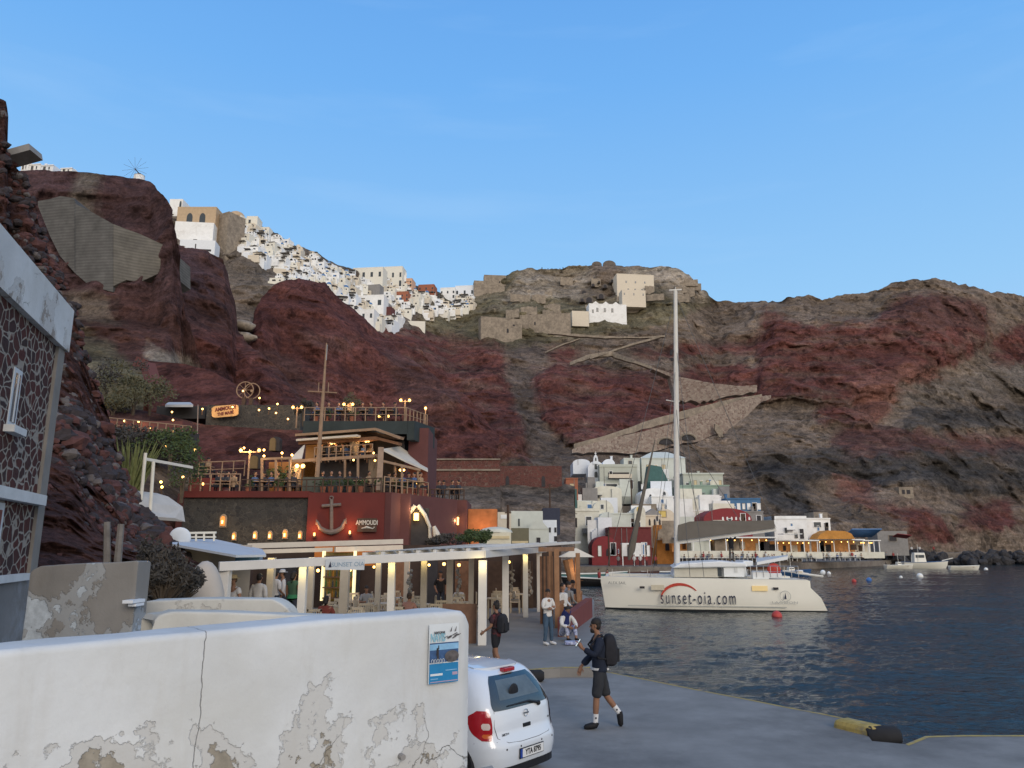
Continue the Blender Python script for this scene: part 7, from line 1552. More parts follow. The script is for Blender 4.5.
# cream lookout with white pole frame at left
q = MB(); q.add([P(119, 490, 31), P(128, 489.5, 31.5), P(140, 493, 32), P(156, 504, 32.5), P(158, 520, 32), P(146, 516, 31), P(130, 508, 30.5), P(119, 500, 30.5)]+[v+Vector((.2, 2.2, 0)) for v in [P(119, 490, 31), P(128, 489.5, 31.5), P(140, 493, 32), P(156, 504, 32.5), P(158, 520, 32), P(146, 516, 31), P(130, 508, 30.5), P(119, 500, 30.5)]], [(7, 6, 5, 4, 3, 2, 1, 0), (8, 9, 10, 11, 12, 13, 14, 15)]+[(i, (i+1) % 8, 8+(i+1) % 8, 8+i) for i in range(8)])
tag(q.build('lookout_wall', M('lookout_plaster', (.52, .49, .44), .88, .08, 1.5)), 'curved cream parapet below the spiky plant', 'wall')
o = empty('pole_frame', P(141, 500, 31.8), 'white pole frame standing over the cream parapet', 'frame'); f0 = o.location
for (x0, y0, x1, y1) in [(141, 500, 145.5, 453), (150, 514, 153.5, 462)]: q = MB(); q.tube([P(x0, y0, 31.8)-f0, P(x1, y1, 31.8)-f0], .07, 8); q.build('post', PALE, o)
q = MB(); q.bar(P(145, 459, 31.8)-f0, P(192, 467.5, 36)-f0, .1, .12); q.build('beam', PALE, o)
# ------------------------------------------------------------------ pergola restaurant
PER = M('pergola_white', (.62, .60, .56), .75, .06, 3, .1); PERD = M('pergola_beige', (.42, .37, .30), .8, .08, 3)
perg = empty('pergola', G(482, 645, UZ), 'long white pergola over the restaurant tables by the quay', 'pergola'); PO = perg.location
def L_(v): return Vector(v)-PO
Yc = PO.y; crn = P(482, 551, Yc)
# front beam: left end to corner, then receding along the quay
Pl = P(219, 566.5, 19.0); Pc = P(483, 554, Yc); Pr1 = P(545, 549.5, 35.5)
q = MB(); q.bar(L_(Pl), L_(Pc), .16, .22); q.build('front_beam', PER, perg, bevel=.01)
q = MB(); q.bar(L_(Pc), L_(Pr1), .16, .22); q.build('side_beam', PER, perg, bevel=.01)
def ppost(px, pyb, Y, w_, lit, mat=PER, ztop=None):
    b_ = P(px, pyb, Y); b_.z = UZ
    t = 0
    if ztop is None: ztop = 2.45
    q = MB(); q.box(((b_-PO).x, (b_-PO).y, (ztop-UZ)/2), (w_, w_, ztop-UZ)); o = q.build('post', mat, perg, bevel=.008)
    if lit: lampl(Vector((b_.x, b_.y-w_*.5-.22, ztop-.12)), 5.5, (1, .78, .30), .05)
    return o
for (px, Y, w_, lit, zt) in [(223.5, 19.2, .24, 0, 2.40), (302, 20.6, .2, 1, 2.44), (391, 22.5, .2, 1, 2.5), (482.5, Yc, .24, 1, 2.55), (505.5, 29.0, .24, 0, 2.6), (525.5, 31.5, .2, 1, 2.65), (539.5, 34.2, .22, 0, 2.7)]: ppost(px, 600, Y, w_, lit, PER, zt)
for (px, Y, w_, lit) in [(269.5, 22.8, .2, 1), (310, 24.0, .18, 1), (344, 25, .27, 0), (377.5, 26.4, .18, 1), (423.5, 25.8, .2, 1), (449.5, 27.5, .22, 0), (471, 31, .2, 0), (406, 31, .2, 0)]: ppost(px, 600, Y, w_, lit, PERD, 2.62)
# roof slats
for k in range(8):
    t = .5+.5*k/7; a = Pl.lerp(Pc, t); q = MB(); bk = Vector((a.x+1.4+2.5*t, 33.5+1.5*t, a.z+.42+.0*t)); a2 = a+Vector((0, .1, .14)); q.bar(L_(a2), L_(bk), .09, .09); q.build('rafter', PER, perg)
q = MB(); aL = Pl.lerp(Pc, .5)+Vector((0, .1, .2)); aC = Pc+Vector((0, .1, .2)); aR = Pr1+Vector((0, 0, .2)); bL = Vector((aL.x+2.6, 34.0, aL.z+.3))
for k in range(16):
    t0, t1 = k/16, (k+.8)/16
    def mixp(t): return aL.lerp(bL, t), aC.lerp(aR, t)
    a, b2 = mixp(t0); c, d2 = mixp(t1); q.add([L_(a), L_(b2), L_(d2), L_(c)], [(0, 1, 2, 3)])
q.build('roof_canvas', M('beige_canvas', (.50, .45, .37), .9, .1, 1.5), perg)
sg = empty('restaurant_sign', P(345, 564.5, 20.2), 'pale rectangular name sign on the pergola beam', 'sign'); q = MB(); q.box((0, 0, 0), (1.0, .05, .27), M('sign_white', (.55, .58, .60), .6)); sb = q.build('board', MATS['sign_white'], sg)
text('lettering', 'SUNSET OIA', .155, sg.location+Vector((.08, -.03, 0)), (1, 0, .03), (0, 0, 1), M('sign_blue', (.25, .34, .42), .6), sg, .002, .001); q = MB(); q.prism([(-.42, -.03, -.07), (-.34, -.03, -.07), (-.37, -.03, .08)], (0, -.004, 0)); q.build('sail_logo', NAVY, sg)
# upper white gutters behind the pergola left
for (x0, y0, x1, y1, Y0, Y1, th, lb) in [(247, 546, 402, 541.5, 33, 36, .22, 'upper white roof edge behind the pergola, the longer one'), (262, 551.5, 332, 549.5, 31, 32, .16, 'short white gutter below the longer roof edge'), (335, 549.5, 402, 547.5, 31, 32, .2, 'rolled white awning in front of the orange panels')]:
    q = MB(); q.bar(P(x0, y0, Y0), P(x1, y1, Y1), .35, th); tag(q.build('white_gutter', FAB), lb, 'gutter')
# dark interior
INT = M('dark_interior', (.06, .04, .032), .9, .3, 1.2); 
q = MB(); a = P(250, 600, 35); b2 = P(566, 600, 37.5)
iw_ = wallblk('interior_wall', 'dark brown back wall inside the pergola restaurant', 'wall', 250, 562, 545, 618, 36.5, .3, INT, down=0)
for k, (x, w_, m_) in enumerate([(285, 20, SHADE), (430, 14, SHADE), (462, 14, WOOD), (495, 16, DWOOD), (352, 14, SHADE), (398, 12, WOOD), (527, 12, DWOOD)]):
    q = MB(); q.box((0, 0, 0), (w_/F*36, .12, 2.6), m_); q.build('wall_panel', m_, iw_, loc=P(x, 590, 36.2)-iw_.location)
q = MB(); q.box((0, 0, 0), (2.6, .15, .8), M('orange_panel', (.35, .12, .03), .7, .2, 2, emit=(1, .3, .04), estr=.15)); tag(q.build('backlit_board', MATS['orange_panel'], loc=P(345, 556, 33.5)), 'orange backlit panel above the pergola sign', 'panel')
# lit bottle shelf
sh = empty('bottle_shelf', P(338, 590, 31), 'tall backlit shelf of bottles inside the restaurant', 'shelf'); q = MB()
for x in (-.62, .62): q.box((x, 0, .55), (.07, .3, 1.9), M('shelf_light', (.9, .8, .5), .6, 0, emit=(1, .85, .45), estr=.9))
q.build('light_strip', MATS['shelf_light'], sh); q = MB()
for z in (-.3, .1, .5, .9, 1.3): q.box((0, 0, z), (1.2, .3, .04), DWOOD)
q.build('shelves', DWOOD, sh); q = MB(); q.box((0, .2, .5), (1.3, .05, 1.9)); q.build('back', M('shelf_back', (.10, .08, .03), .8, .5, 6, emit=(1, .6, .15), estr=.04), sh)
for z in (-.28, .12, .52, .92):
    for k in range(8):
        q = MB(); xx = -.5+.14*k; m_ = [M('bottle_green', (.03, .08, .03), .2), M('bottle_amber', (.2, .1, .02), .2), PANE][(k+int(z*5)) % 3]; q.tube([(xx, 0, z), (xx, 0, z+.2), (xx, 0, z+.24), (xx, 0, z+.32)], [.035, .035, .014, .012], 6); q.build('bottle', m_, sh)
# table & chair prototypes
CHW = M('pale_chair_wood', (.42, .36, .27), .7, .12, 6)
def chair():
    o = empty('chair', (0, 0, 0), 'x', 'chair')
    q = MB(); q.box((0, 0, .45), (.42, .42, .035)); q.build('seat', CHW, o)
    for sx in (-1, 1):
        for sy in (-1, 1): q = MB(); q.box((sx*.19, sy*.19, .22), (.04, .04, .44)); q.build('leg', CHW, o)
    q = MB()
    for sx in (-1, 1): q.box((sx*.19, .2, .72), (.04, .035, .52))
    q.box((0, .2, .95), (.42, .035, .07)); q.box((0, .2, .62), (.34, .025, .04))
    for k in range(5): q.box((-.13+.065*k, .2, .78), (.025, .02, .3))
    q.build('backrest', CHW, o); return o
def table():
    o = empty('table', (0, 0, 0), 'x', 'table'); q = MB(); q.box((0, 0, .74), (.8, .8, .035)); q.build('tabletop', CHW, o)
    for sx in (-1, 1):
        for sy in (-1, 1): q = MB(); q.box((sx*.34, sy*.34, .36), (.05, .05, .72)); q.build('leg', CHW, o)
    q = MB(); q.tube([(0, 0, .76), (0, 0, .84), (0, 0, .9)], [.05, .04, .02], 8); q.build('candle_jar', M('jar_glass', (.5, .45, .35), .3), o); return o
ch0 = chair(); tb_ = table(); fc = ft_ = True
spots = []
for (px, Y) in [(322, 23.5), (335, 26.5), (362, 24.2), (378, 28.5), (402, 24.4), (418, 28), (440, 25.6), (458, 29), (497, 31.3), (515, 34.2), (350, 30), (392, 31.5)]:
    x = XW(px, 600, Y)
    t = tb_ if ft_ else copy_tree(tb_); ft_ = False; t.location = (x, Y, UZ); tag(t, 'pale square wooden table under the pergola', 'table', 'pale tables under the pergola')
    for (dx, dy, rz) in [(0, -.62, math.pi), (0, .62, 0), (-.62, 0, math.pi/2), (.62, 0, -math.pi/2)]:
        if (dx > 0 and px % 2): continue
        c = ch0 if fc else copy_tree(ch0); fc = False; c.location = (x+dx, Y+dy, UZ); c.rotation_euler = (0, 0, rz+rnd.uniform(-.2, .2)); tag(c, 'pale slatted wooden chair at a table under the pergola', 'chair', 'pale chairs under the pergola')
for k, (x, y, Y) in enumerate([(318, 570.5, 26), (350, 570, 28), (374, 567, 34), (444, 564, 26), (459, 565, 26), (509, 562, 30), (283, 572, 27), (429, 565, 33), (485, 562, 33)]):
    q = MB(); q.ball((0, 0, 0), .055, BULB, 8, 6); q.tube([(0, 0, .05), (0, 0, .4)], .012, 4, SHADE); tag(q.build('pendant_bulb', None, loc=P(x, y, Y)), 'small warm pendant bulb hanging inside the pergola', 'bulb', 'pendant bulbs inside the pergola')
for p_ in [(300, 572, 29), (350, 568, 30), (430, 566, 31), (500, 566, 33)]: lampl(P(*p_), 22, (1, .6, .3), .15)
# hanging macrame / dried garlands
for k, (x, Y) in enumerate([(410, 28), (459, 29), (512, 32), (530, 34)]):
    q = MB(); r = random.Random(k)
    for j in range(14): z = -.1-.08*j; q.ball((r.uniform(-.08, .08), r.uniform(-.05, .05), z), r.uniform(.04, .09), None, 6, 4)
    q.tube([(0, 0, .3), (0, 0, -1)], .012, 4); tag(q.build('hanging_garland', M('pale_macrame', (.25, .23, .2), .9, .3, 9), loc=P(x, 568, Y)), ['hanging shell garland behind the second front post', 'hanging shell garland left of the corner post', 'hanging shell garland between the side posts', 'hanging shell garland near the farthest side post'][k], 'garland')
q = MB(); a = G(467, 645, UZ); q.box((0, .1, .55), (1.0, .12, 1.1), M('brown_slats', (.16, .09, .06), .8, .25, 5, .3)); tag(q.build('low_screen', MATS['brown_slats'], loc=(a.x-.25, a.y+.3, UZ)), 'low brown timber screen left of the pergola corner post', 'screen')
# ------------------------------------------------------------------ timber deck beyond the pergola, red sea wall, parasol
BRW = M('warm_timber', (.28, .15, .08), .75, .2, 4, .2); RWL = M('red_sea_wall', (.17, .05, .045), .85, .15, 1.2, .3)
q = MB(); pa = G(566, 637, UZ); pb = G(592.5, 617, UZ); za = ZY(618, pa.y); zb2 = ZY(598, pb.y)
q.add([Vector((pa.x, pa.y, -1.2)), Vector((pb.x, pb.y, -1.2)), Vector((pb.x, pb.y, zb2)), Vector((pa.x, pa.y, za)), Vector((pa.x-.25, pa.y+.05, -1.2)), Vector((pb.x-.25, pb.y+.1, -1.2)), Vector((pb.x-.25, pb.y+.1, zb2)), Vector((pa.x-.25, pa.y+.05, za))], [(0, 1, 2, 3), (7, 6, 5, 4), (3, 2, 6, 7), (0, 3, 7, 4), (1, 5, 6, 2)])
tag(q.build('sea_wall', RWL), 'dark red painted sea wall at the outer edge of the timber deck', 'wall')
dk = empty('timber_deck', G(553, 628, UZ), 'brown timber dining deck with plank screens at the end of the pergola', 'deck'); d0 = dk.location
Yd = d0.y; cl = P(553, 600, Yd)
def dl(v): return v-d0
q = MB(); q.box(dl(P(549.5, 590, Yd-.3)), (.12, .9, 2.5)); 
for (x, Y, t_, w_) in [(557, Yd, 549, .17), (578.5, Yd+3.6, 553, .16), (551, Yd+.3, 551, .12)]:
    b_ = P(x, 600, Y); zt = ZY(t_, Y); q = MB(); q.box(dl(Vector((b_.x, Y, (zt+UZ)/2))), (w_, w_, zt-UZ)); q.build('post', BRW, dk)
for k in range(7):
    a = P(541+1.9*k, 600, Yd+1.5); q = MB(); q.box(dl(Vector((a.x, a.y, 1.35))), (.07, .05, 2.5)); q.build('screen_plank', DWOOD if k % 2 else WOOD, dk)
ra = P(558, 604, Yd); rb_ = P(581, 592, Yd+5.5)
q = MB(); q.bar(dl(ra), dl(rb_), .1, .1); q.build('handrail', BRW, dk)
for k in range(12):
    t = (k+.5)/12; a = ra.lerp(rb_, t); q = MB(); q.box(dl(Vector((a.x, a.y, (a.z+UZ)/2))), (.16, .09, a.z-UZ)); q.build('baluster', WOOD, dk)
q = MB(); q.bar(dl(P(541, 549.5, Yd+.5)), dl(P(572, 549, Yd+4)), .2, .16); q.build('roof_beam', BRW, dk)
um = empty('parasol', G(577, 615, UZ), 'small cream square parasol at the end of the timber deck', 'parasol'); u0 = um.location; Yu = u0.y
q = MB(); pole_t = P(575, 549, Yu)-u0; q.tube([(0, 0, 0), pole_t], .035, 8); q.build('pole', BRW, um)
zc_ = ZY(557, Yu)-u0.z; za_ = ZY(549, Yu)-u0.z; q = MB(); s_ = 17/F*Yu; q.add([(-s_, -s_*.6, zc_), (s_, -s_*.6, zc_), (s_, s_*.8, zc_), (-s_, s_*.8, zc_), (0, 0, za_+.05)], [(0, 1, 4), (1, 2, 4), (2, 3, 4), (3, 0, 4), (3, 2, 1, 0)]); q.build('canopy', M('parasol_cream', (.62, .56, .46), .85, .05, 2), um)
q = MB(); q.ball((.05, -.1, zc_-.25), .06, BULBD, 8, 6); q.build('lamp', BULBD, um); lampl(u0+Vector((.1, -.3, zc_-.5)), 8)
q = MB(); q.tube([(-.35, 0, zc_-.1), (-.2, 0, zc_-.9), (-.1, 0, .9)], [.22, .16, .07], 8); q.build('tied_drape', BRW, um)
for k, (x, Y) in enumerate([(563, Yd+1.2), (569, Yd+2.6), (573, Yd+4)]):
    o = small_person(1, [pmats(0), pmats(4), pmats(1)][k]); o.location = (XW(x, 600, Y), Y, UZ+.1); o.rotation_euler = (0, 0, 1+k); tag(o, ['white-shirted diner nearest the pergola on the timber deck', 'grey-shirted diner in the middle of the timber deck', 'dark-shirted diner at the far end of the timber deck'][k], 'person')
# small buildings seen over the pergola roof
B_('mint_building', 'flat pale mint building behind the pergola roof with a dark slit window', 'building', 511, 543, 511, 545, 72, 5, GREEN2, [(.25, .55, .05, .22), (.1, .3, .12, .14, GREY)], down=3)
B_('gabled_mint_house', 'small mint gabled house with a dark door over the pergola', 'house', 528, 549, 529, 548, 66, 5, GREEN2, [(.5, .05, .18, .5, SHADE, False, 'door')], extra=lambda o, w, h: [MB().prism([(-w/2, -.05, h), (w/2, -.05, h), (0, -.05, h+1.0)], (0, 5, 0), GREEN2).build('gable', GREEN2, o)], down=3)
B_('beige_building', 'narrow beige building beside the brown pole over the pergola', 'building', 497, 511, 512, 546, 70, 4, CREAM, [(.5, .8, .5, .12, WHITE)], down=3)
B_('olive_awning_house', 'low house with an olive awning and a yellow-lit band over the pergola', 'house', 511, 529, 528, 548, 60, 3, M('olive_wall', (.16, .15, .10), .9), [(.5, .2, .9, .15, YWIN)], down=2)
B_('white_kiosk', 'small white stacked kiosk right of the mint buildings', 'kiosk', 543, 557, 520, 545, 78, 4, WHITE2, wrow(3, .5, .15, .2, SHADE)+wrow(2, .15, .2, .2, SHADE), down=3)
B_('dark_tarp_shelter', 'dark blue tarpaulin shelter behind the white kiosk', 'shelter', 543, 560, 508, 518, 95, 4, M('navy_tarp', (.04, .045, .07), .8), down=2)
q = MB(); q.bar(P(455, 546, 44), P(553, 543, 56), .1, .1); tag(q.build('cable_pole', SHADE), 'thin dark bar crossing behind the pergola roof', 'bar')
# beached boat by left
boat('covered_boat', 'teal and white covered boat moored behind the parasol', 'boat', 592, 90, 7.5, 2.2, 1.0, .05, M('teal_hull', (.10, .22, .22), .5), True, None, HULLW)
# ------------------------------------------------------------------ figures
def skinmesh(verts, edges, sub=2):
    """verts: [(pos, r or (rx,ry))]; returns mesh data (verts, faces) of the grown surface"""
    me = D.meshes.new('tmp'); me.from_pydata([tuple(v[0]) for v in verts], edges, []); me.update()
    o = D.objects.new('tmp', me); COL.objects.link(o)
    md = o.modifiers.new('s', 'SKIN'); md.use_smooth_shade = True; md.branch_smoothing = .6
    sv = me.skin_vertices[0].data
    for i, v in enumerate(verts):
        r_ = v[1]; sv[i].radius = r_ if isinstance(r_, tuple) else (r_, r_); sv[i].use_root = (i == 0)
    m2 = o.modifiers.new('b', 'SUBSURF'); m2.levels = sub; m2.render_levels = sub
    dg = bpy.context.evaluated_depsgraph_get(); dg.update(); me2 = D.meshes.new_from_object(o.evaluated_get(dg))
    V = [v.co.copy() for v in me2.vertices]; Fc = [tuple(p.vertices) for p in me2.polygons]
    D.objects.remove(o); D.meshes.remove(me2); return V, Fc
SKIN2 = M('skin_brown', (.24, .125, .075), .55, .08, 8); SKINL = M('skin_light', (.42, .24, .17), .55, .08, 8); HAIRB = M('brown_hair', (.045, .028, .02), .7, .2, 20); EYE = M('eye_dark', (.02, .015, .012), .3); SOLE = M('shoe_black', (.012, .012, .014), .7, .2, 8)
def hand(q, wr, dirn, palm_n, mat, curl=.5, s=1.0):
    dirn = Vector(dirn).normalized(); pn = Vector(palm_n).normalized(); side = dirn.cross(pn).normalized(); wr = Vector(wr)
    pc = wr+dirn*.045*s
    q.tube([wr-dirn*.015, wr+dirn*.02*s, wr+dirn*.06*s, wr+dirn*.09*s], [.024*s, .032*s, .038*s, .034*s], 8, mat)
    for k, L in enumerate((.062, .074, .07, .055)):
        b_ = wr+dirn*.085*s+side*(k-1.5)*.0185*s; d1 = (dirn+pn*curl*.5).normalized(); d2 = (dirn+pn*curl*1.4).normalized()
        q.tube([b_, b_+d1*L*.5*s, b_+d1*L*.5*s+d2*L*.55*s], [.0095*s, .009*s, .0065*s], 6, mat)
    tb = wr+dirn*.03*s+side*.03*s*-1; d1 = (dirn*.6-side*.8+pn*.2).normalized(); q.tube([tb, tb+d1*.035*s, tb+d1*.035*s+(dirn+pn*.4).normalized()*.03*s], [.012*s, .011*s, .008*s], 6, mat)
def figure(name_label, loc, rz, J, top, bottom, skin=SKIN2, hair=HAIR, sleeve=1.0, leg=1.0, shoes=SOLE, look=(0, -1, 0), beard=False, bun=False, hand_dirs=None, extra=None, group=None, topr=1.0, scale=1.0, hat=None, long_hair=0, skirt=None, socks=None):
    o = empty('person', loc, name_label, 'person', group, rz); V = {k: Vector(v) for k, v in J.items()}
    vs = []; names = {}; ed = []
    def a(n, p, r_): names[n] = len(vs); vs.append((Vector(p), r_)); return n
    a('pel', V['pel'], (.145, .105)); a('waist', V['waist'], (.125, .09)); a('chest', V['chest'], (.155, .105)); a('nb', V['neck'], .055); a('nt', V['neck'].lerp(V['head'], .4), .05)
    lk = Vector(look).normalized(); hd_ = V['head']
    a('jaw', hd_+lk*.015-Vector((0, 0, .045)), (.058, .068)); a('cran', hd_+Vector((0, 0, .035))-lk*.01, (.074, .086)); a('topc', hd_+Vector((0, 0, .085))-lk*.01, (.05, .06))
    E = lambda x, y: ed.append((names[x], names[y]))
    E('pel', 'waist'); E('waist', 'chest'); E('chest', 'nb'); E('nb', 'nt'); E('nt', 'jaw'); E('jaw', 'cran'); E('cran', 'topc')
    for s_ in 'lr':
        a('sh'+s_, V['sh'+s_], .056); a('el'+s_, V['el'+s_], .042); a('fa'+s_, V['el'+s_].lerp(V['wr'+s_], .35), .04); a('wr'+s_, V['wr'+s_], .027)
        E('chest', 'sh'+s_); E('sh'+s_, 'el'+s_); E('el'+s_, 'fa'+s_); E('fa'+s_, 'wr'+s_)
        a('hip'+s_, V['hip'+s_], .088); a('th'+s_, V['hip'+s_].lerp(V['kn'+s_], .45), .078); a('kn'+s_, V['kn'+s_], .056); a('ca'+s_, V['kn'+s_].lerp(V['an'+s_], .32), .058); a('an'+s_, V['an'+s_], .036); a('to'+s_, V['to'+s_], .032)
        E('pel', 'hip'+s_); E('hip'+s_, 'th'+s_); E('th'+s_, 'kn'+s_); E('kn'+s_, 'ca'+s_); E('ca'+s_, 'an'+s_); E('an'+s_, 'to'+s_)
    bv, bf = skinmesh(vs, ed, 2); q = MB(); q.add(bv, bf, skin)
    for s_ in 'lr':
        d_ = (V['wr'+s_]-V['el'+s_]).normalized(); pn = Vector((0, 0, 0)); hdn = (hand_dirs or {}).get(s_)
        if hdn: d_ = Vector(hdn[0]).normalized(); pn = Vector(hdn[1])
        else: pn = Vector((1 if V['wr'+s_].x < 0 else -1, 0, 0)); pn = (pn-d_*pn.dot(d_)).normalized()
        hand(q, V['wr'+s_], d_, pn, skin)
    sd = lk.cross(Vector((0, 0, 1))).normalized()
    q.prism([hd_+lk*.072+Vector((0, 0, .03)), hd_+lk*.07+sd*.016-Vector((0, 0, .014)), hd_+lk*.098-Vector((0, 0, .012)), hd_+lk*.07-sd*.016-Vector((0, 0, .014))], sd*.0005, skin)
    q.ball(hd_+lk*.086-Vector((0, 0, .006)), .014, skin, 7, 5)
    for k in (-1, 1):
        q.ball(hd_+sd*k*.076+Vector((0, 0, .005)), .022, skin, 7, 5, sc=(.5, .8, 1.2)); q.ball(hd_+lk*.074+sd*k*.03+Vector((0, 0, .018)), .0105, EYE, 6, 5); q.box(hd_+lk*.078+sd*k*.03+Vector((0, 0, .038)), (.03, .008, .006), hair, rz=math.atan2(sd.y, sd.x))
    q.box(hd_+lk*.074-Vector((0, 0, .045)), (.04, .01, .009), M('lips', (.28, .09, .07), .5), rz=math.atan2(sd.y, sd.x))
    q.build('body', None, o, smooth=True)
    # hair
    h = MB(); h.ball(hd_+Vector((0, 0, .048))-lk*.022, .093, None, 16, 12, sc=(.9, 1.0, 1.0), zmin=-.05)
    h.ball(hd_-lk*.04+Vector((0, 0, .01)), .078, None, 14, 10, sc=(.98, .8, 1.0))
    if bun: h.ball(hd_-lk*.05+Vector((0, 0, .13)), .048, None, 10, 7)
    if long_hair: h.tube([hd_-lk*.06+Vector((0, 0, .05)), hd_-lk*.10-Vector((0, 0, .08)), hd_-lk*.09-Vector((0, 0, long_hair))], [.08, .075, .04], 10)
    if beard: h.ball(hd_+lk*.035-Vector((0, 0, .068)), .055, None, 10, 7, sc=(.95, .95, .8))
    ho_ = h.build('hair', hair, o, smooth=True)
    for v in ho_.data.vertices: v.co += Vector((mnoise.noise(v.co*40), mnoise.noise(v.co*40+Vector((5, 0, 0))), mnoise.noise(v.co*40+Vector((9, 0, 0)))))*.011
    if hat: h = MB(); h.tube([hd_+Vector((0, 0, .06)), hd_+Vector((0, 0, .13)), hd_+Vector((0, 0, .15))], [.1, .09, .05], 12); h.tube([hd_+Vector((0, 0, .055)), hd_+Vector((0, 0, .065))], .17, 16); h.build('hat', hat, o, smooth=True)
    # top garment
    vs2 = []; nm = {}; ed2 = []
    def b(n, p, r_): nm[n] = len(vs2); vs2.append((Vector(p), r_))
    dn_ = (V['pel']-V['waist']).normalized(); b('w0', V['pel']+dn_*.10, (.17*topr, .14*topr)); b('wm', V['pel']+dn_*.02, (.168*topr, .135*topr)); b('w1', V['waist'], (.155*topr, .122*topr)); b('c', V['chest'], (.18*topr, .135*topr)); b('n', V['neck']+Vector((0, 0, .012)), .078); ed2 += [(0, 1), (1, 2), (2, 3), (3, 4)]
    for s_ in 'lr':
        b('s'+s_, V['sh'+s_], .076*topr); ed2.append((nm['c'], nm['s'+s_]))
        if sleeve <= .5: e_ = V['sh'+s_].lerp(V['el'+s_], sleeve*2); b('e'+s_, e_, .068*topr); ed2.append((nm['s'+s_], nm['e'+s_]))
        else:
            b('e'+s_, V['el'+s_], .060*topr); ed2.append((nm['s'+s_], nm['e'+s_])); b('f'+s_, V['el'+s_].lerp(V['wr'+s_], (sleeve-.5)*2*1.06), .05*topr); ed2.append((nm['e'+s_], nm['f'+s_]))
    v_, f_ = skinmesh(vs2, ed2, 2); q = MB(); q.add(v_, f_, top); to_ = q.build('top', top, o, smooth=True)
    for v in to_.data.vertices: v.co += (v.normal*(mnoise.noise(v.co*11)*.010+mnoise.noise(v.co*24)*.005))
    # bottom garment
    vs2 = []; nm = {}; ed2 = []
    b('p0', V['waist'], (.14, .112)); b('p', V['pel'], (.157, .125)); ed2.append((0, 1))
    for s_ in 'lr':
        b('h'+s_, V['hip'+s_], .105); ed2.append((nm['p'], nm['h'+s_]))
        if leg <= .5: b('m'+s_, V['hip'+s_].lerp(V['kn'+s_], leg), .1); ed2.append((nm['h'+s_], nm['m'+s_])); b('k'+s_, V['hip'+s_].lerp(V['kn'+s_], leg*2+.12), .092); ed2.append((nm['m'+s_], nm['k'+s_]))
        else:
            b('m'+s_, V['hip'+s_].lerp(V['kn'+s_], .5), .095); ed2.append((nm['h'+s_], nm['m'+s_])); b('k'+s_, V['kn'+s_], .072); ed2.append((nm['m'+s_], nm['k'+s_])); b('a'+s_, V['kn'+s_].lerp(V['an'+s_], (leg-.5)*2*1.03), .058); ed2.append((nm['k'+s_], nm['a'+s_]))
    v_, f_ = skinmesh(vs2, ed2, 2); q = MB(); q.add(v_, f_, bottom); bo_ = q.build('trousers' if leg > .6 else 'shorts', bottom, o, smooth=True)
    for v in bo_.data.vertices: v.co += v.normal*(mnoise.noise(v.co*13)*.008)
    if skirt: q = MB(); q.tube([V['pel']+Vector((0, 0, .1)), V['pel'], (V['knl']+V['knr'])/2+Vector((0, 0, .1))], [.15, .19, .24], 16); q.build('skirt', skirt, o, smooth=True)
    for s_ in 'lr':
        fd = (V['to'+s_]-V['an'+s_]); L = fd.length; q = MB(); heel = V['an'+s_]-fd.normalized()*.045+Vector((0, 0, -.03)); dn = -Vector((0, 0, 1)); ctr = V['an'+s_]
        tp = V['to'+s_]+fd.normalized()*.04
        q.tube([ctr+Vector((0, 0, .01))-fd.normalized()*.03, heel.lerp(tp, .18)+Vector((0, 0, .0)), heel.lerp(tp, .5), heel.lerp(tp, .85), tp], [.044, .055, .05, .045, .018], 10); so_ = q.build('shoe', shoes, o, smooth=True)
        if socks: q = MB(); q.tube([V['an'+s_]+(V['kn'+s_]-V['an'+s_]).normalized()*.015, V['an'+s_]+(V['kn'+s_]-V['an'+s_]).normalized()*.15], [.045, .05], 10); so_ = q.build('sock', socks, o, smooth=True); kd = (V['kn'+s_]-V['an'+s_]).normalized(); q = MB(); q.ball(V['an'+s_]+kd*.09+Vector((.046, 0, 0)), .016, None, 8, 6, sc=(.3, 1, 1)); q.ball(V['an'+s_]+kd*.09-Vector((.046, 0, 0)), .016, None, 8, 6, sc=(.3, 1, 1)); q.build('logo', SHADE, so_)
    if extra: extra(o, V)
    if scale != 1: o.scale = (scale,)*3
    return o
def backpack(mat, s=1.0, off=.2, dz=0):
    def f(o, V):
        c = V['chest'].lerp(V['waist'], .35)+Vector((0, off, dz)); q = MB()
        vs = []; fs = []
        for z, w_, d_ in ((-.24, .12, .06), (-.21, .155, .10), (-.05, .165, .125), (.12, .15, .105), (.21, .11, .07), (.24, .05, .03)):
            for k in range(12): a = 2*math.pi*k/12; vs.append((c.x+w_*s*math.copysign(abs(math.cos(a))**.6, math.cos(a)), c.y+d_*s*math.copysign(abs(math.sin(a))**.6, math.sin(a)), c.z+z*s))
        for i in range(5):
            for k in range(12): fs.append((i*12+k, i*12+(k+1) % 12, (i+1)*12+(k+1) % 12, (i+1)*12+k))
        fs.append(tuple(range(12))); fs.append(tuple(60+k for k in range(12))); q.add(vs, fs); q.box(c+Vector((0, .115*s, -.08*s)), (.2*s, .05, .2*s))
        bo = q.build('backpack', mat, None, smooth=True, bevel=0)
        e_ = empty('backpack', o.location, None, 'backpack'); 
        D.objects.remove(e_); bo.parent = o
        for s_ in (-1, 1):
            st_ = MB(); st_.tube([V['chest']+Vector((s_*.11, .1, .16)), V['neck']+Vector((s_*.10, .0, .015)), V['chest']+Vector((s_*.13, -.14, .02)), V['waist']+Vector((s_*.15, -.02, .02)), V['waist']+Vector((s_*.13, .14, .0))], .018, 6); st_.build('strap', mat, bo)
    return f
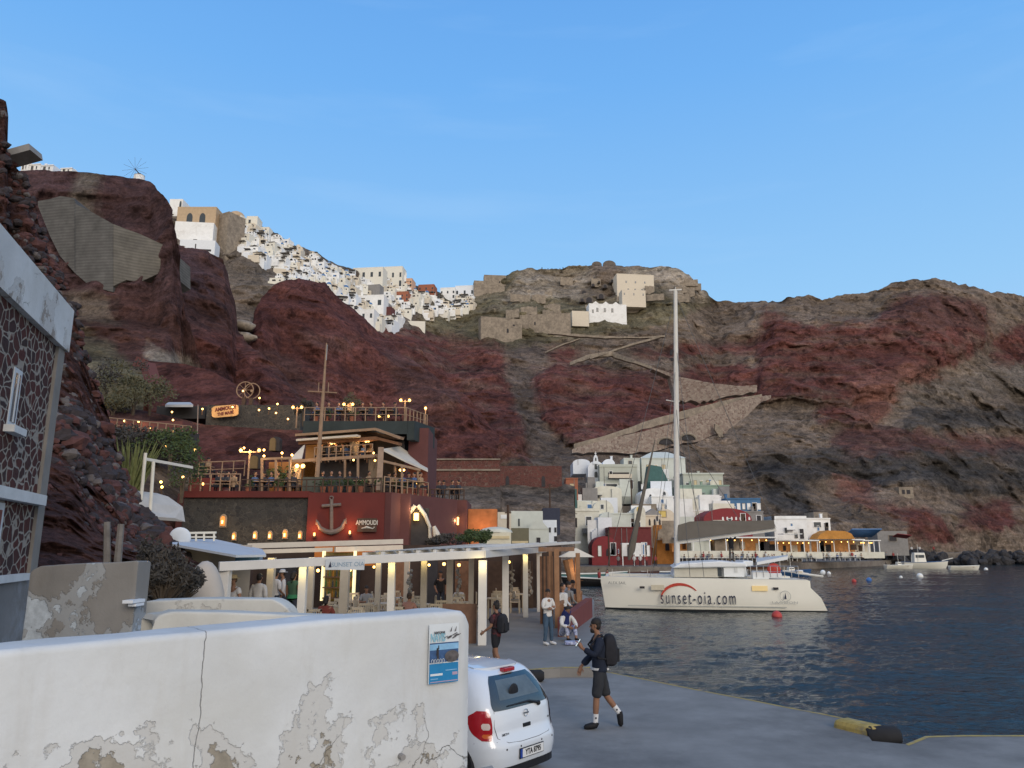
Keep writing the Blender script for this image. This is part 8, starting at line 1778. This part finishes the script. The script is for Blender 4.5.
def stand(dx=0): return dict(pel=(0, 0, .96), waist=(0, .0, 1.10), chest=(0, .0, 1.29), neck=(0, .01, 1.47), head=(0, -.02, 1.62), shl=(-.17, 0, 1.42), shr=(.17, 0, 1.42), ell=(-.23, .03, 1.14), elr=(.23, .03, 1.14), wrl=(-.22, -.08, .92), wrr=(.22, -.08, .92), hipl=(-.09, 0, .90), hipr=(.09, 0, .90), knl=(-.10, -.02, .50), knr=(.10, -.02, .50), anl=(-.11, .03, .09), anr=(.11, .03, .09), tol=(-.13, -.12, .045), tor=(.13, -.12, .045))
# 1 - man walking left on the quay with backpack and phone (local facing -y)
J = stand(); J.update(pel=(0, .02, .95), waist=(0, 0, 1.09), chest=(0, -.01, 1.28), neck=(0, .0, 1.46), head=(0, -.045, 1.605), shl=(-.18, -.02, 1.41), shr=(.18, .02, 1.41),
    ell=(-.23, -.06, 1.14), wrl=(-.21, -.27, .93), elr=(.22, -.08, 1.15), wrr=(.13, -.29, 1.27),
    hipl=(-.09, .03, .89), hipr=(.09, .0, .89), knl=(-.09, .13, .49), anl=(-.09, .35, .20), tol=(-.09, .36, .045), knr=(.09, -.06, .49), anr=(.09, -.09, .09), tor=(.09, -.24, .04))
def phonex(o, V):
    backpack(M('black_backpack', (.018, .018, .022), .85, .25, 7, .3), 1.05, .20, .02)(o, V)
    q = MB(); q.box(V['wrr']+Vector((-.01, -.06, .075)), (.075, .012, .15), SHADE, rx=R(-35)); ph = q.build('phone', SHADE, o, bevel=.004); 
    q = MB(); q.box(V['wrr']+Vector((-.01, -.06, .083)), (.066, .012, .135), M('phone_glow', (.5, .6, .6), .3, emit=(.8, .95, 1), estr=.5), rx=R(-35)); q.build('screen', MATS['phone_glow'], ph)
    q = MB(); q.tube([V['pel']+Vector((0, 0, -.035)), V['pel']+Vector((0, 0, .0))], .158, 16); q.build('shirt_hem', M('white_cotton', (.6, .6, .6), .9), o)
navyj = M('navy_jacket', (.012, .017, .032), .85, .2, 8, .4); dshort = M('charcoal_shorts', (.028, .03, .035), .9, .2, 8, .3)
w1 = figure('bearded man in a navy jacket walking left with a backpack and a phone', G(600, 728, 0), R(-88), J, navyj, dshort, skin=SKIN2, beard=True, sleeve=.92, leg=.47, socks=M('white_socks', (.6, .6, .6), .9), hand_dirs={'l': ((0, -.35, -1), (1, 0, 0)), 'r': ((-.1, -.5, .8), (0, -.6, -.5))}, extra=phonex, topr=1.1)
# 2 - walker seen from behind with red dark shirt near the car
J = stand(); J.update(hipl=(-.08, 0, .90), knl=(-.09, -.12, .50), anl=(-.09, -.02, .10), tol=(-.09, -.2, .05), knr=(.09, .06, .49), anr=(.09, .26, .14), tor=(.09, .18, .04), ell=(-.22, .06, 1.14), wrl=(-.21, -.04, .90), elr=(.24, .0, 1.16), wrr=(.26, -.2, 1.02))
plaid = M('dark_plaid_shirt', (.035, .018, .022), .9, .6, 12, stain=(.22, .03, .03), stain_amt=1)
gw = G(496, 673, 0); figure('walker in a dark red patterned shirt with a black backpack by the pergola corner', gw, R(-122), J, plaid, M('black_shorts', (.015, .015, .018), .9), skin=SKIN2, sleeve=.42, leg=.33, bun=True, extra=backpack(M('black_backpack'), .98, .2), scale=.93)
# 3 - standing man arms crossed white sweater
J = stand(); J.update(ell=(-.24, -.05, 1.16), wrl=(.02, -.2, 1.20), elr=(.24, -.05, 1.16), wrr=(-.03, -.22, 1.14), knr=(.12, -.03, .5), anr=(.17, .02, .09), tor=(.22, -.11, .045), tol=(-.10, -.12, .045))
figure('man in a white sweater standing with folded arms by the last pergola post', G(548, 645, UZ), R(38), J, M('white_knit', (.58, .56, .53), .9, .06, 8), M('blue_jeans', (.05, .085, .13), .9, .2, 8), skin=SKIN2, sleeve=.95, leg=.98, shoes=M('white_trainer', (.5, .5, .5), .7), look=(-.4, -.9, 0), hand_dirs={'l': ((1, -.1, 0), (0, 1, 0)), 'r': ((-1, -.1, 0), (0, 1, 0))}, scale=.88)
# 4 - crouched figure in blue and white
J = dict(pel=(0, .12, .20), waist=(0, .08, .36), chest=(0, -.02, .56), neck=(0, -.08, .74), head=(0, -.17, .86), shl=(-.17, -.07, .68), shr=(.17, -.07, .68), ell=(-.24, -.22, .46), elr=(.24, -.22, .46), wrl=(-.12, -.42, .42), wrr=(.12, -.42, .42), hipl=(-.09, .08, .18), hipr=(.09, .08, .18), knl=(-.14, -.30, .46), knr=(.14, -.28, .42), anl=(-.12, -.38, .09), anr=(.12, -.44, .09), tol=(-.12, -.54, .045), tor=(.12, -.60, .045))
def wrapx(o, V):
    q = MB(); q.tube([V['head']+Vector((0, .02, .02)), V['neck']+Vector((0, .05, 0)), V['chest']+Vector((0, .08, -.05))], [.11, .13, .17], 12); q.build('headscarf', M('deep_blue_cloth', (.02, .03, .12), .9, .2, 6), o, smooth=True)
figure('person in a deep blue headscarf sitting on the ground by the red sea wall', G(566, 641, UZ)+Vector((0, .15, 0)), R(25), J, M('white_knit'), M('blue_white_print', (.35, .38, .5), .9, .6, 18, stain=(.03, .05, .25), stain_amt=.9), skin=SKIN2, sleeve=.9, leg=.9, extra=wrapx, look=(0, -1, -.3))
q = MB(); q.box((0, 0, .06), (.42, .3, .1)); tag(q.build('folded_cloth', M('blue_white_print'), loc=G(572, 645, UZ), bevel=.03), 'folded blue and white cloth beside the sitting person', 'cloth')
# 5 - guests standing at the left end of the pergola
WS = M('white_shirt', (.50, .48, .46), .9, .06, 6); 
def guest(px, Y, rz, lab, top, bot, **k): 
    J = stand(); r = random.Random(px); J['wrl'] = (-.2, -.1-.1*r.random(), .95+.2*r.random()); J['elr'] = (.25, -.02, 1.16)
    z = k.pop('z', UZ); return figure(lab, Vector((XW(px, 600, Y), Y, z)), rz, J, top, bot, **k)
guest(213.5, 20.8, R(35), 'bearded man in a white shirt standing in front of the annex wall', WS, PANTS, beard=True, sleeve=.45, leg=.98, z=.45)
guest(232.5, 20.5, R(-20), 'person in a straw hat and white dress beside the annex', WS, WS, hat=M('straw_hat', (.35, .27, .15), .9), sleeve=.3, leg=.3, skirt=WS, z=.45)
guest(258, 22.0, R(170), 'man in a white shirt seen from behind left of the second pergola post', WS, PANTS, sleeve=.9, leg=.98, z=.45)
guest(274.5, 25.0, R(150), 'tall man in a pale shirt standing right of the second pergola post', WS, PANTS, sleeve=.5, leg=.98, z=.45)
guest(281.5, 25.6, R(-60), 'man in a white cap and shirt at the right of the standing guests', WS, PANTS, sleeve=.9, leg=.98, hat=WS, z=.45)
guest(292.5, 24.0, R(160), 'woman in a green skirt with dark hair standing inside the pergola', M('green_top', (.05, .10, .06), .9), PANTS, sleeve=.2, leg=.3, skirt=M('green_skirt', (.03, .16, .07), .8), long_hair=.2, z=.45)
guest(440, 33, R(20), 'waiter in black working at the back of the restaurant', M('black_cloth', (.015, .014, .015), .9), PANTS, sleeve=.5, leg=.98, hair=HAIR)
def sitter(px, Y, rz, lab, top, **k):
    J = dict(pel=(0, .0, .52), waist=(0, .02, .68), chest=(0, .02, .88), neck=(0, .0, 1.06), head=(0, -.04, 1.20), shl=(-.17, 0, 1.01), shr=(.17, 0, 1.01), ell=(-.23, -.08, .76), elr=(.23, -.08, .76), wrl=(-.14, -.32, .78), wrr=(.14, -.32, .78), hipl=(-.09, -.03, .50), hipr=(.09, -.03, .50), knl=(-.11, -.42, .50), knr=(.11, -.42, .50), anl=(-.11, -.40, .09), anr=(.11, -.40, .09), tol=(-.11, -.54, .045), tor=(.11, -.54, .045))
    return figure(lab, Vector((XW(px, 600, Y), Y, UZ)), rz, J, top, PANTS, sleeve=.45, leg=.95, **k)
sitter(409, 24.6, R(160), 'seated guest in a pinkish brown shirt behind the third lit post', M('dusty_pink', (.28, .15, .12), .9), hair=HAIRB)
sitter(326, 23.0, R(175), 'seated guest in a rusty red top near the bottle shelf', M('rust_red', (.16, .04, .03), .9), long_hair=.12)
sitter(366, 29.0, R(20), 'seated guest in grey facing the quay at a middle table', M('shirt_grey'))
sitter(459, 30.0, R(-30), 'seated guest in white at the back table near the pergola corner', WS)
# ------------------------------------------------------------------ hatchback car
CP = M('car_white', (.66, .70, .74), .25, .015, 1, spec=.5, coat=.8); CB = M('car_black_trim', (.015, .015, .017), .4, .1, 4); GLS = M('car_glass', (.02, .035, .045), .06, .1, 2, spec=.8, coat=.5)
ang = R(52)
cp_ = G(519, 772, 0); cloc = Vector((.235, 10.40, 0))
car = empty('car', cloc, 'small white hatchback parked beside the end of the foreground wall, seen from behind', 'car', None, ang)
zs = [.20, .30, .42, .55, .62, .70, .82, .94, 1.04, 1.15, 1.27, 1.37, 1.44, 1.49, 1.515]
wz = [.76, .81, .83, .835, .832, .83, .825, .81, .785, .745, .69, .635, .58, .48, .25]
rz_ = [.06, .01, -.01, -.01, .02, .06, .075, .095, .13, .20, .29, .38, .47, .66, 1.05]
fz = [3.70, 3.77, 3.78, 3.77, 3.72, 3.66, 3.50, 3.15, 2.85, 2.62, 2.40, 2.22, 2.06, 1.88, 1.6]
iw, ir_, if_ = interp(list(zip(zs, wz))), interp(list(zip(zs, rz_))), interp(list(zip(zs, fz)))
NR = 4.2
def ring(z, off=0, n=64):
    w_, y0, y1 = float(iw(z))+off, float(ir_(z))-off, float(if_(z))+off; L = (y1-y0)/2; cy = (y0+y1)/2; pts = []
    for k in range(n):
        a = 2*math.pi*k/n; c_, s_ = math.cos(a), math.sin(a); pts.append((w_*math.copysign(abs(c_)**(2/NR*.9), c_), cy+L*math.copysign(abs(s_)**(2/(NR*2.2)), s_)*(1), z))
    return pts
def yrear(x, z, off=0):
    w_, y0, y1 = float(iw(z)), float(ir_(z)), float(if_(z)); L = (y1-y0)/2; cy = (y0+y1)/2; nx = NR/.9; ny = NR*2.2; t = min(.9999, abs(x)/w_)
    s_ = (1-t**nx)**(1/ny); return cy-L*s_-off
q = MB(); vs = []; fs = []; zz_ = list(np.linspace(.20, 1.515, 40))
for z in zz_: vs += ring(z)
n = 64
for i in range(len(zz_)-1):
    for k in range(n): fs.append((i*n+k, i*n+(k+1) % n, (i+1)*n+(k+1) % n, (i+1)*n+k))
fs.append(tuple(range(n))); fs.append(tuple((len(zz_)-1)*n+k for k in range(n))); q.add(vs, fs); q.build('body', CP, car, smooth=True)
def patchr(name, mat, fx, z0, z1, off, parent=None, nx=16, nz=10, rnd2=0):
    """patch on the rear surface; fx(z)->(x0,x1)"""
    q = MB(); vs = []; fs = []
    for j in range(nz+1):
        t = j/nz; z = z0+(z1-z0)*t; x0, x1 = fx(z, t)
        for i in range(nx+1): x = x0+(x1-x0)*i/nx; vs.append((x, yrear(x, z, off), z))
    for j in range(nz):
        for i in range(nx): a = j*(nx+1)+i; fs.append((a, a+1, a+nx+2, a+nx+1))
    q.add(vs, fs); return q.build(name, mat, parent or car, smooth=True)
def rr(t, k=4): return (1-abs(2*t-1)**k)**(1/k)
wdw = patchr('rear_window', GLS, lambda z, t: ((-1)*(.66-.20*t)*(.72+.28*rr(max(.03, min(.97, t)), 4)), (.66-.20*t)*(.72+.28*rr(max(.03, min(.97, t)), 4))), .985, 1.385, .006)
patchr('inner_view', M('window_inner', (.10, .13, .15), .2, .3, 3), lambda z, t: (-.46+.1*t, .44-.1*t), 1.10, 1.33, .0075, wdw)
q = MB(); q.ball((-.12, yrear(-.12, 1.15)+.0, 1.17), .1, None, 10, 7, sc=(1.1, .12, 1.1)); q.build('headrest', CB, wdw)
q = MB(); q.tube([(.30, yrear(.3, 1.0)-.02, .985), (.10, yrear(.1, 1.02)-.03, 1.035), (-.36, yrear(-.36, 1.03)-.025, 1.03)], [.024, .014, .008], 6); q.ball((.31, yrear(.31, .98)-.02, .975), .035, None, 8, 6); q.build('wiper', CB, car)
q = MB(); q.box((0, yrear(0, 1.43)-.05, 1.435), (.24, .09, .055)); q.build('brake_light', M('tail_red', (.35, .01, .015), .15, .1, 3, spec=.6, coat=.5), car, bevel=.012)
q = MB(); vs_ = [(x, yrear(x, 1.47)-(.10*(1-(abs(x)/.5)**4)), 1.475) for x in np.linspace(-.47, .47, 13)]+[(x, yrear(x, 1.47)+.1, 1.50) for x in np.linspace(-.47, .47, 13)]
q.add(vs_+[(a, b2, c-.03) for a, b2, c in vs_], [(i, i+1, i+14, i+13) for i in range(12)]+[(26+i, 39+i, 40+i, 27+i) for i in range(12)]+[(i, 26+i, 27+i, i+1) for i in range(12)]); q.build('spoiler', CP, car, smooth=True)
TR = MATS['tail_red']
for s_ in (-1, 1):
    def fx(z, t, s_=s_): o_ = rr(max(.03, min(.97, t)), 2.6); a, b2 = .725-.07*o_, .725+min(.08, float(iw(z))-.729)*o_; return (s_*a, s_*b2) if s_ > 0 else (-b2, -a)
    tl = patchr('tail_light', TR, fx, .64, 1.0, .012, None, 12, 12)
    def fx2(z, t, s_=s_): o_ = rr(max(.05, min(.95, t)), 3); return (s_*.72-.035*o_, s_*.72+.04*o_)
    patchr('lens', M('lens_clear', (.6, .5, .45), .15, .1, 3, coat=.5), fx2, .77, .85, .016, tl, 6, 4); patchr('lens', M('lens_amber', (.55, .12, .03), .15, .1, 3, coat=.5), fx2, .67, .72, .016, tl, 6, 4)
# panel lines, badge, plate
def line(pts, r_=.0035, nm='panel_gap', mat=CB): q = MB(); q.tube([(x, yrear(x, z)-.0005, z) for x, z in pts], r_, 5); return q.build(nm, mat, car)
line([(-.60, .98), (-.625, .80), (-.60, .66), (-.45, .595), (-.2, .575), (.2, .575), (.45, .595), (.60, .66), (.625, .80), (.60, .98)])
line([(-.80, .60), (-.62, .62)]); line([(.80, .60), (.62, .62)])
q = MB(); yb = yrear(0, .90)-.012; q.tube([(.045*math.cos(a), yb, .895+.045*math.sin(a)) for a in [2*math.pi*k/20 for k in range(21)]], .006, 6); q.box((0, yb, .895), (.12, .012, .018)); q.build('badge', M('chrome', (.6, .6, .6), .12, 0, 1, metal=1), car)
q = MB(); q.box((0, yrear(0, .76)-.002, .745), (.17, .02, .05)); q.build('handle_recess', CB, car, bevel=.006)
pl = MB(); yp = yrear(0, .42)-.012; pl.box((0, yp, .43), (.54, .014, .13)); plo = pl.build('number_plate', CB, car, bevel=.004); pl = MB(); pl.box((.02, yp-.008, .43), (.475, .006, .108)); pl.build('plate_face', M('plate_white', (.7, .7, .68), .4, .02), plo); pl = MB(); pl.box((-.24, yp-.008, .43), (.045, .006, .108)); pl.build('plate_band', M('plate_blue', (.02, .06, .3), .4), plo)
Rm = Matrix.Rotation(ang, 3, 'Z')
def cw_(x, y, z): return cloc+Rm @ Vector((x, y, z))
TX = []

text('lettering', 'YTA 8795', .098, cw_(.02, yp-.013, .43), Rm @ Vector((1, 0, 0)), (0, 0, 1), CB, car, .001, .003, sx=.86)
text('lettering', 'MICRA', .045, cw_(-.46, yrear(-.46, .69)-.004, .69), Rm @ Vector((1, -.06, 0)), (0, 0, 1), M('chrome_dark', (.25, .26, .27), .3, 0, 1, metal=.8), car, .002, .001)
text('lettering', 'DIG', .03, cw_(.55, yrear(.55, .76)-.004, .76), Rm @ Vector((1, .12, 0)), (0, 0, 1), MATS['chrome_dark'], car, .002, .001)
for x in (-.50, -.22, .25, .53): q = MB(); q.ball((x, yrear(x, .52)+.004, .52), .014, None, 8, 6); q.build('parking_sensor', CB, car)
q = MB(); vv = [(x, yrear(x, .28)-.012, z) for x in np.linspace(-.68, .68, 15) for z in (.205, .30)]; q.add(vv, [(2*i, 2*i+2, 2*i+3, 2*i+1) for i in range(14)]); q.build('lower_bumper', CB, car)
for s_ in (-1, 1):   # side windows and door gaps
    sg_ = []
    for (y0, y1) in ((.62, 1.35), (1.42, 2.35)):
        q = MB(); vs = []
        for z in np.linspace(.99, 1.36, 5):
            ins = (z-.99)*.35
            for y in np.linspace(y0+(ins*.6 if y0 < 1 else 0), y1-(ins*.9 if y0 > 1 else 0), 7): vs.append((s_*(float(iw(z))*1.0+.004), y, z))
        q.add(vs, [(j*7+i, j*7+i+1, j*7+i+8, j*7+i+7) for j in range(4) for i in range(6)]); q.build('side_window', GLS, car, smooth=True)
    for (y, nm) in ((.62, 0), (3.02, 0)):
        q = MB(); q.tube([(s_*.60, y, .29), (s_*.838, y, .29)], .29, 24); wh = q.build('wheel', RUB, car, smooth=True)
        q = MB(); q.tube([(s_*.83, y, .29), (s_*.845, y, .29)], .19, 20); q.build('rim', M('rim_silver', (.4, .4, .42), .35, .1, 3, metal=.7), wh)
    q = MB(); q.ball((s_*.90, 2.45, 1.0), .1, None, 10, 7, sc=(1, .6, .8)); q.build('door_mirror', CP, car, smooth=True)
    for y in (1.38, 2.42): q = MB(); q.tube([(s_*(float(iw(z))+.001), y, z) for z in (.35, .6, .9, 1.3)], .004, 5); q.build('panel_gap', CB, car)
q = MB(); vs = [(x, 2.35+(1.38-z)*1.25, z+.03) for z in (1.36, 1.0) for x in (-.5, .5)]; q.add(vs, [(0, 1, 3, 2)]); q.build('windscreen', GLS, car)
car.scale = (.93,)*3
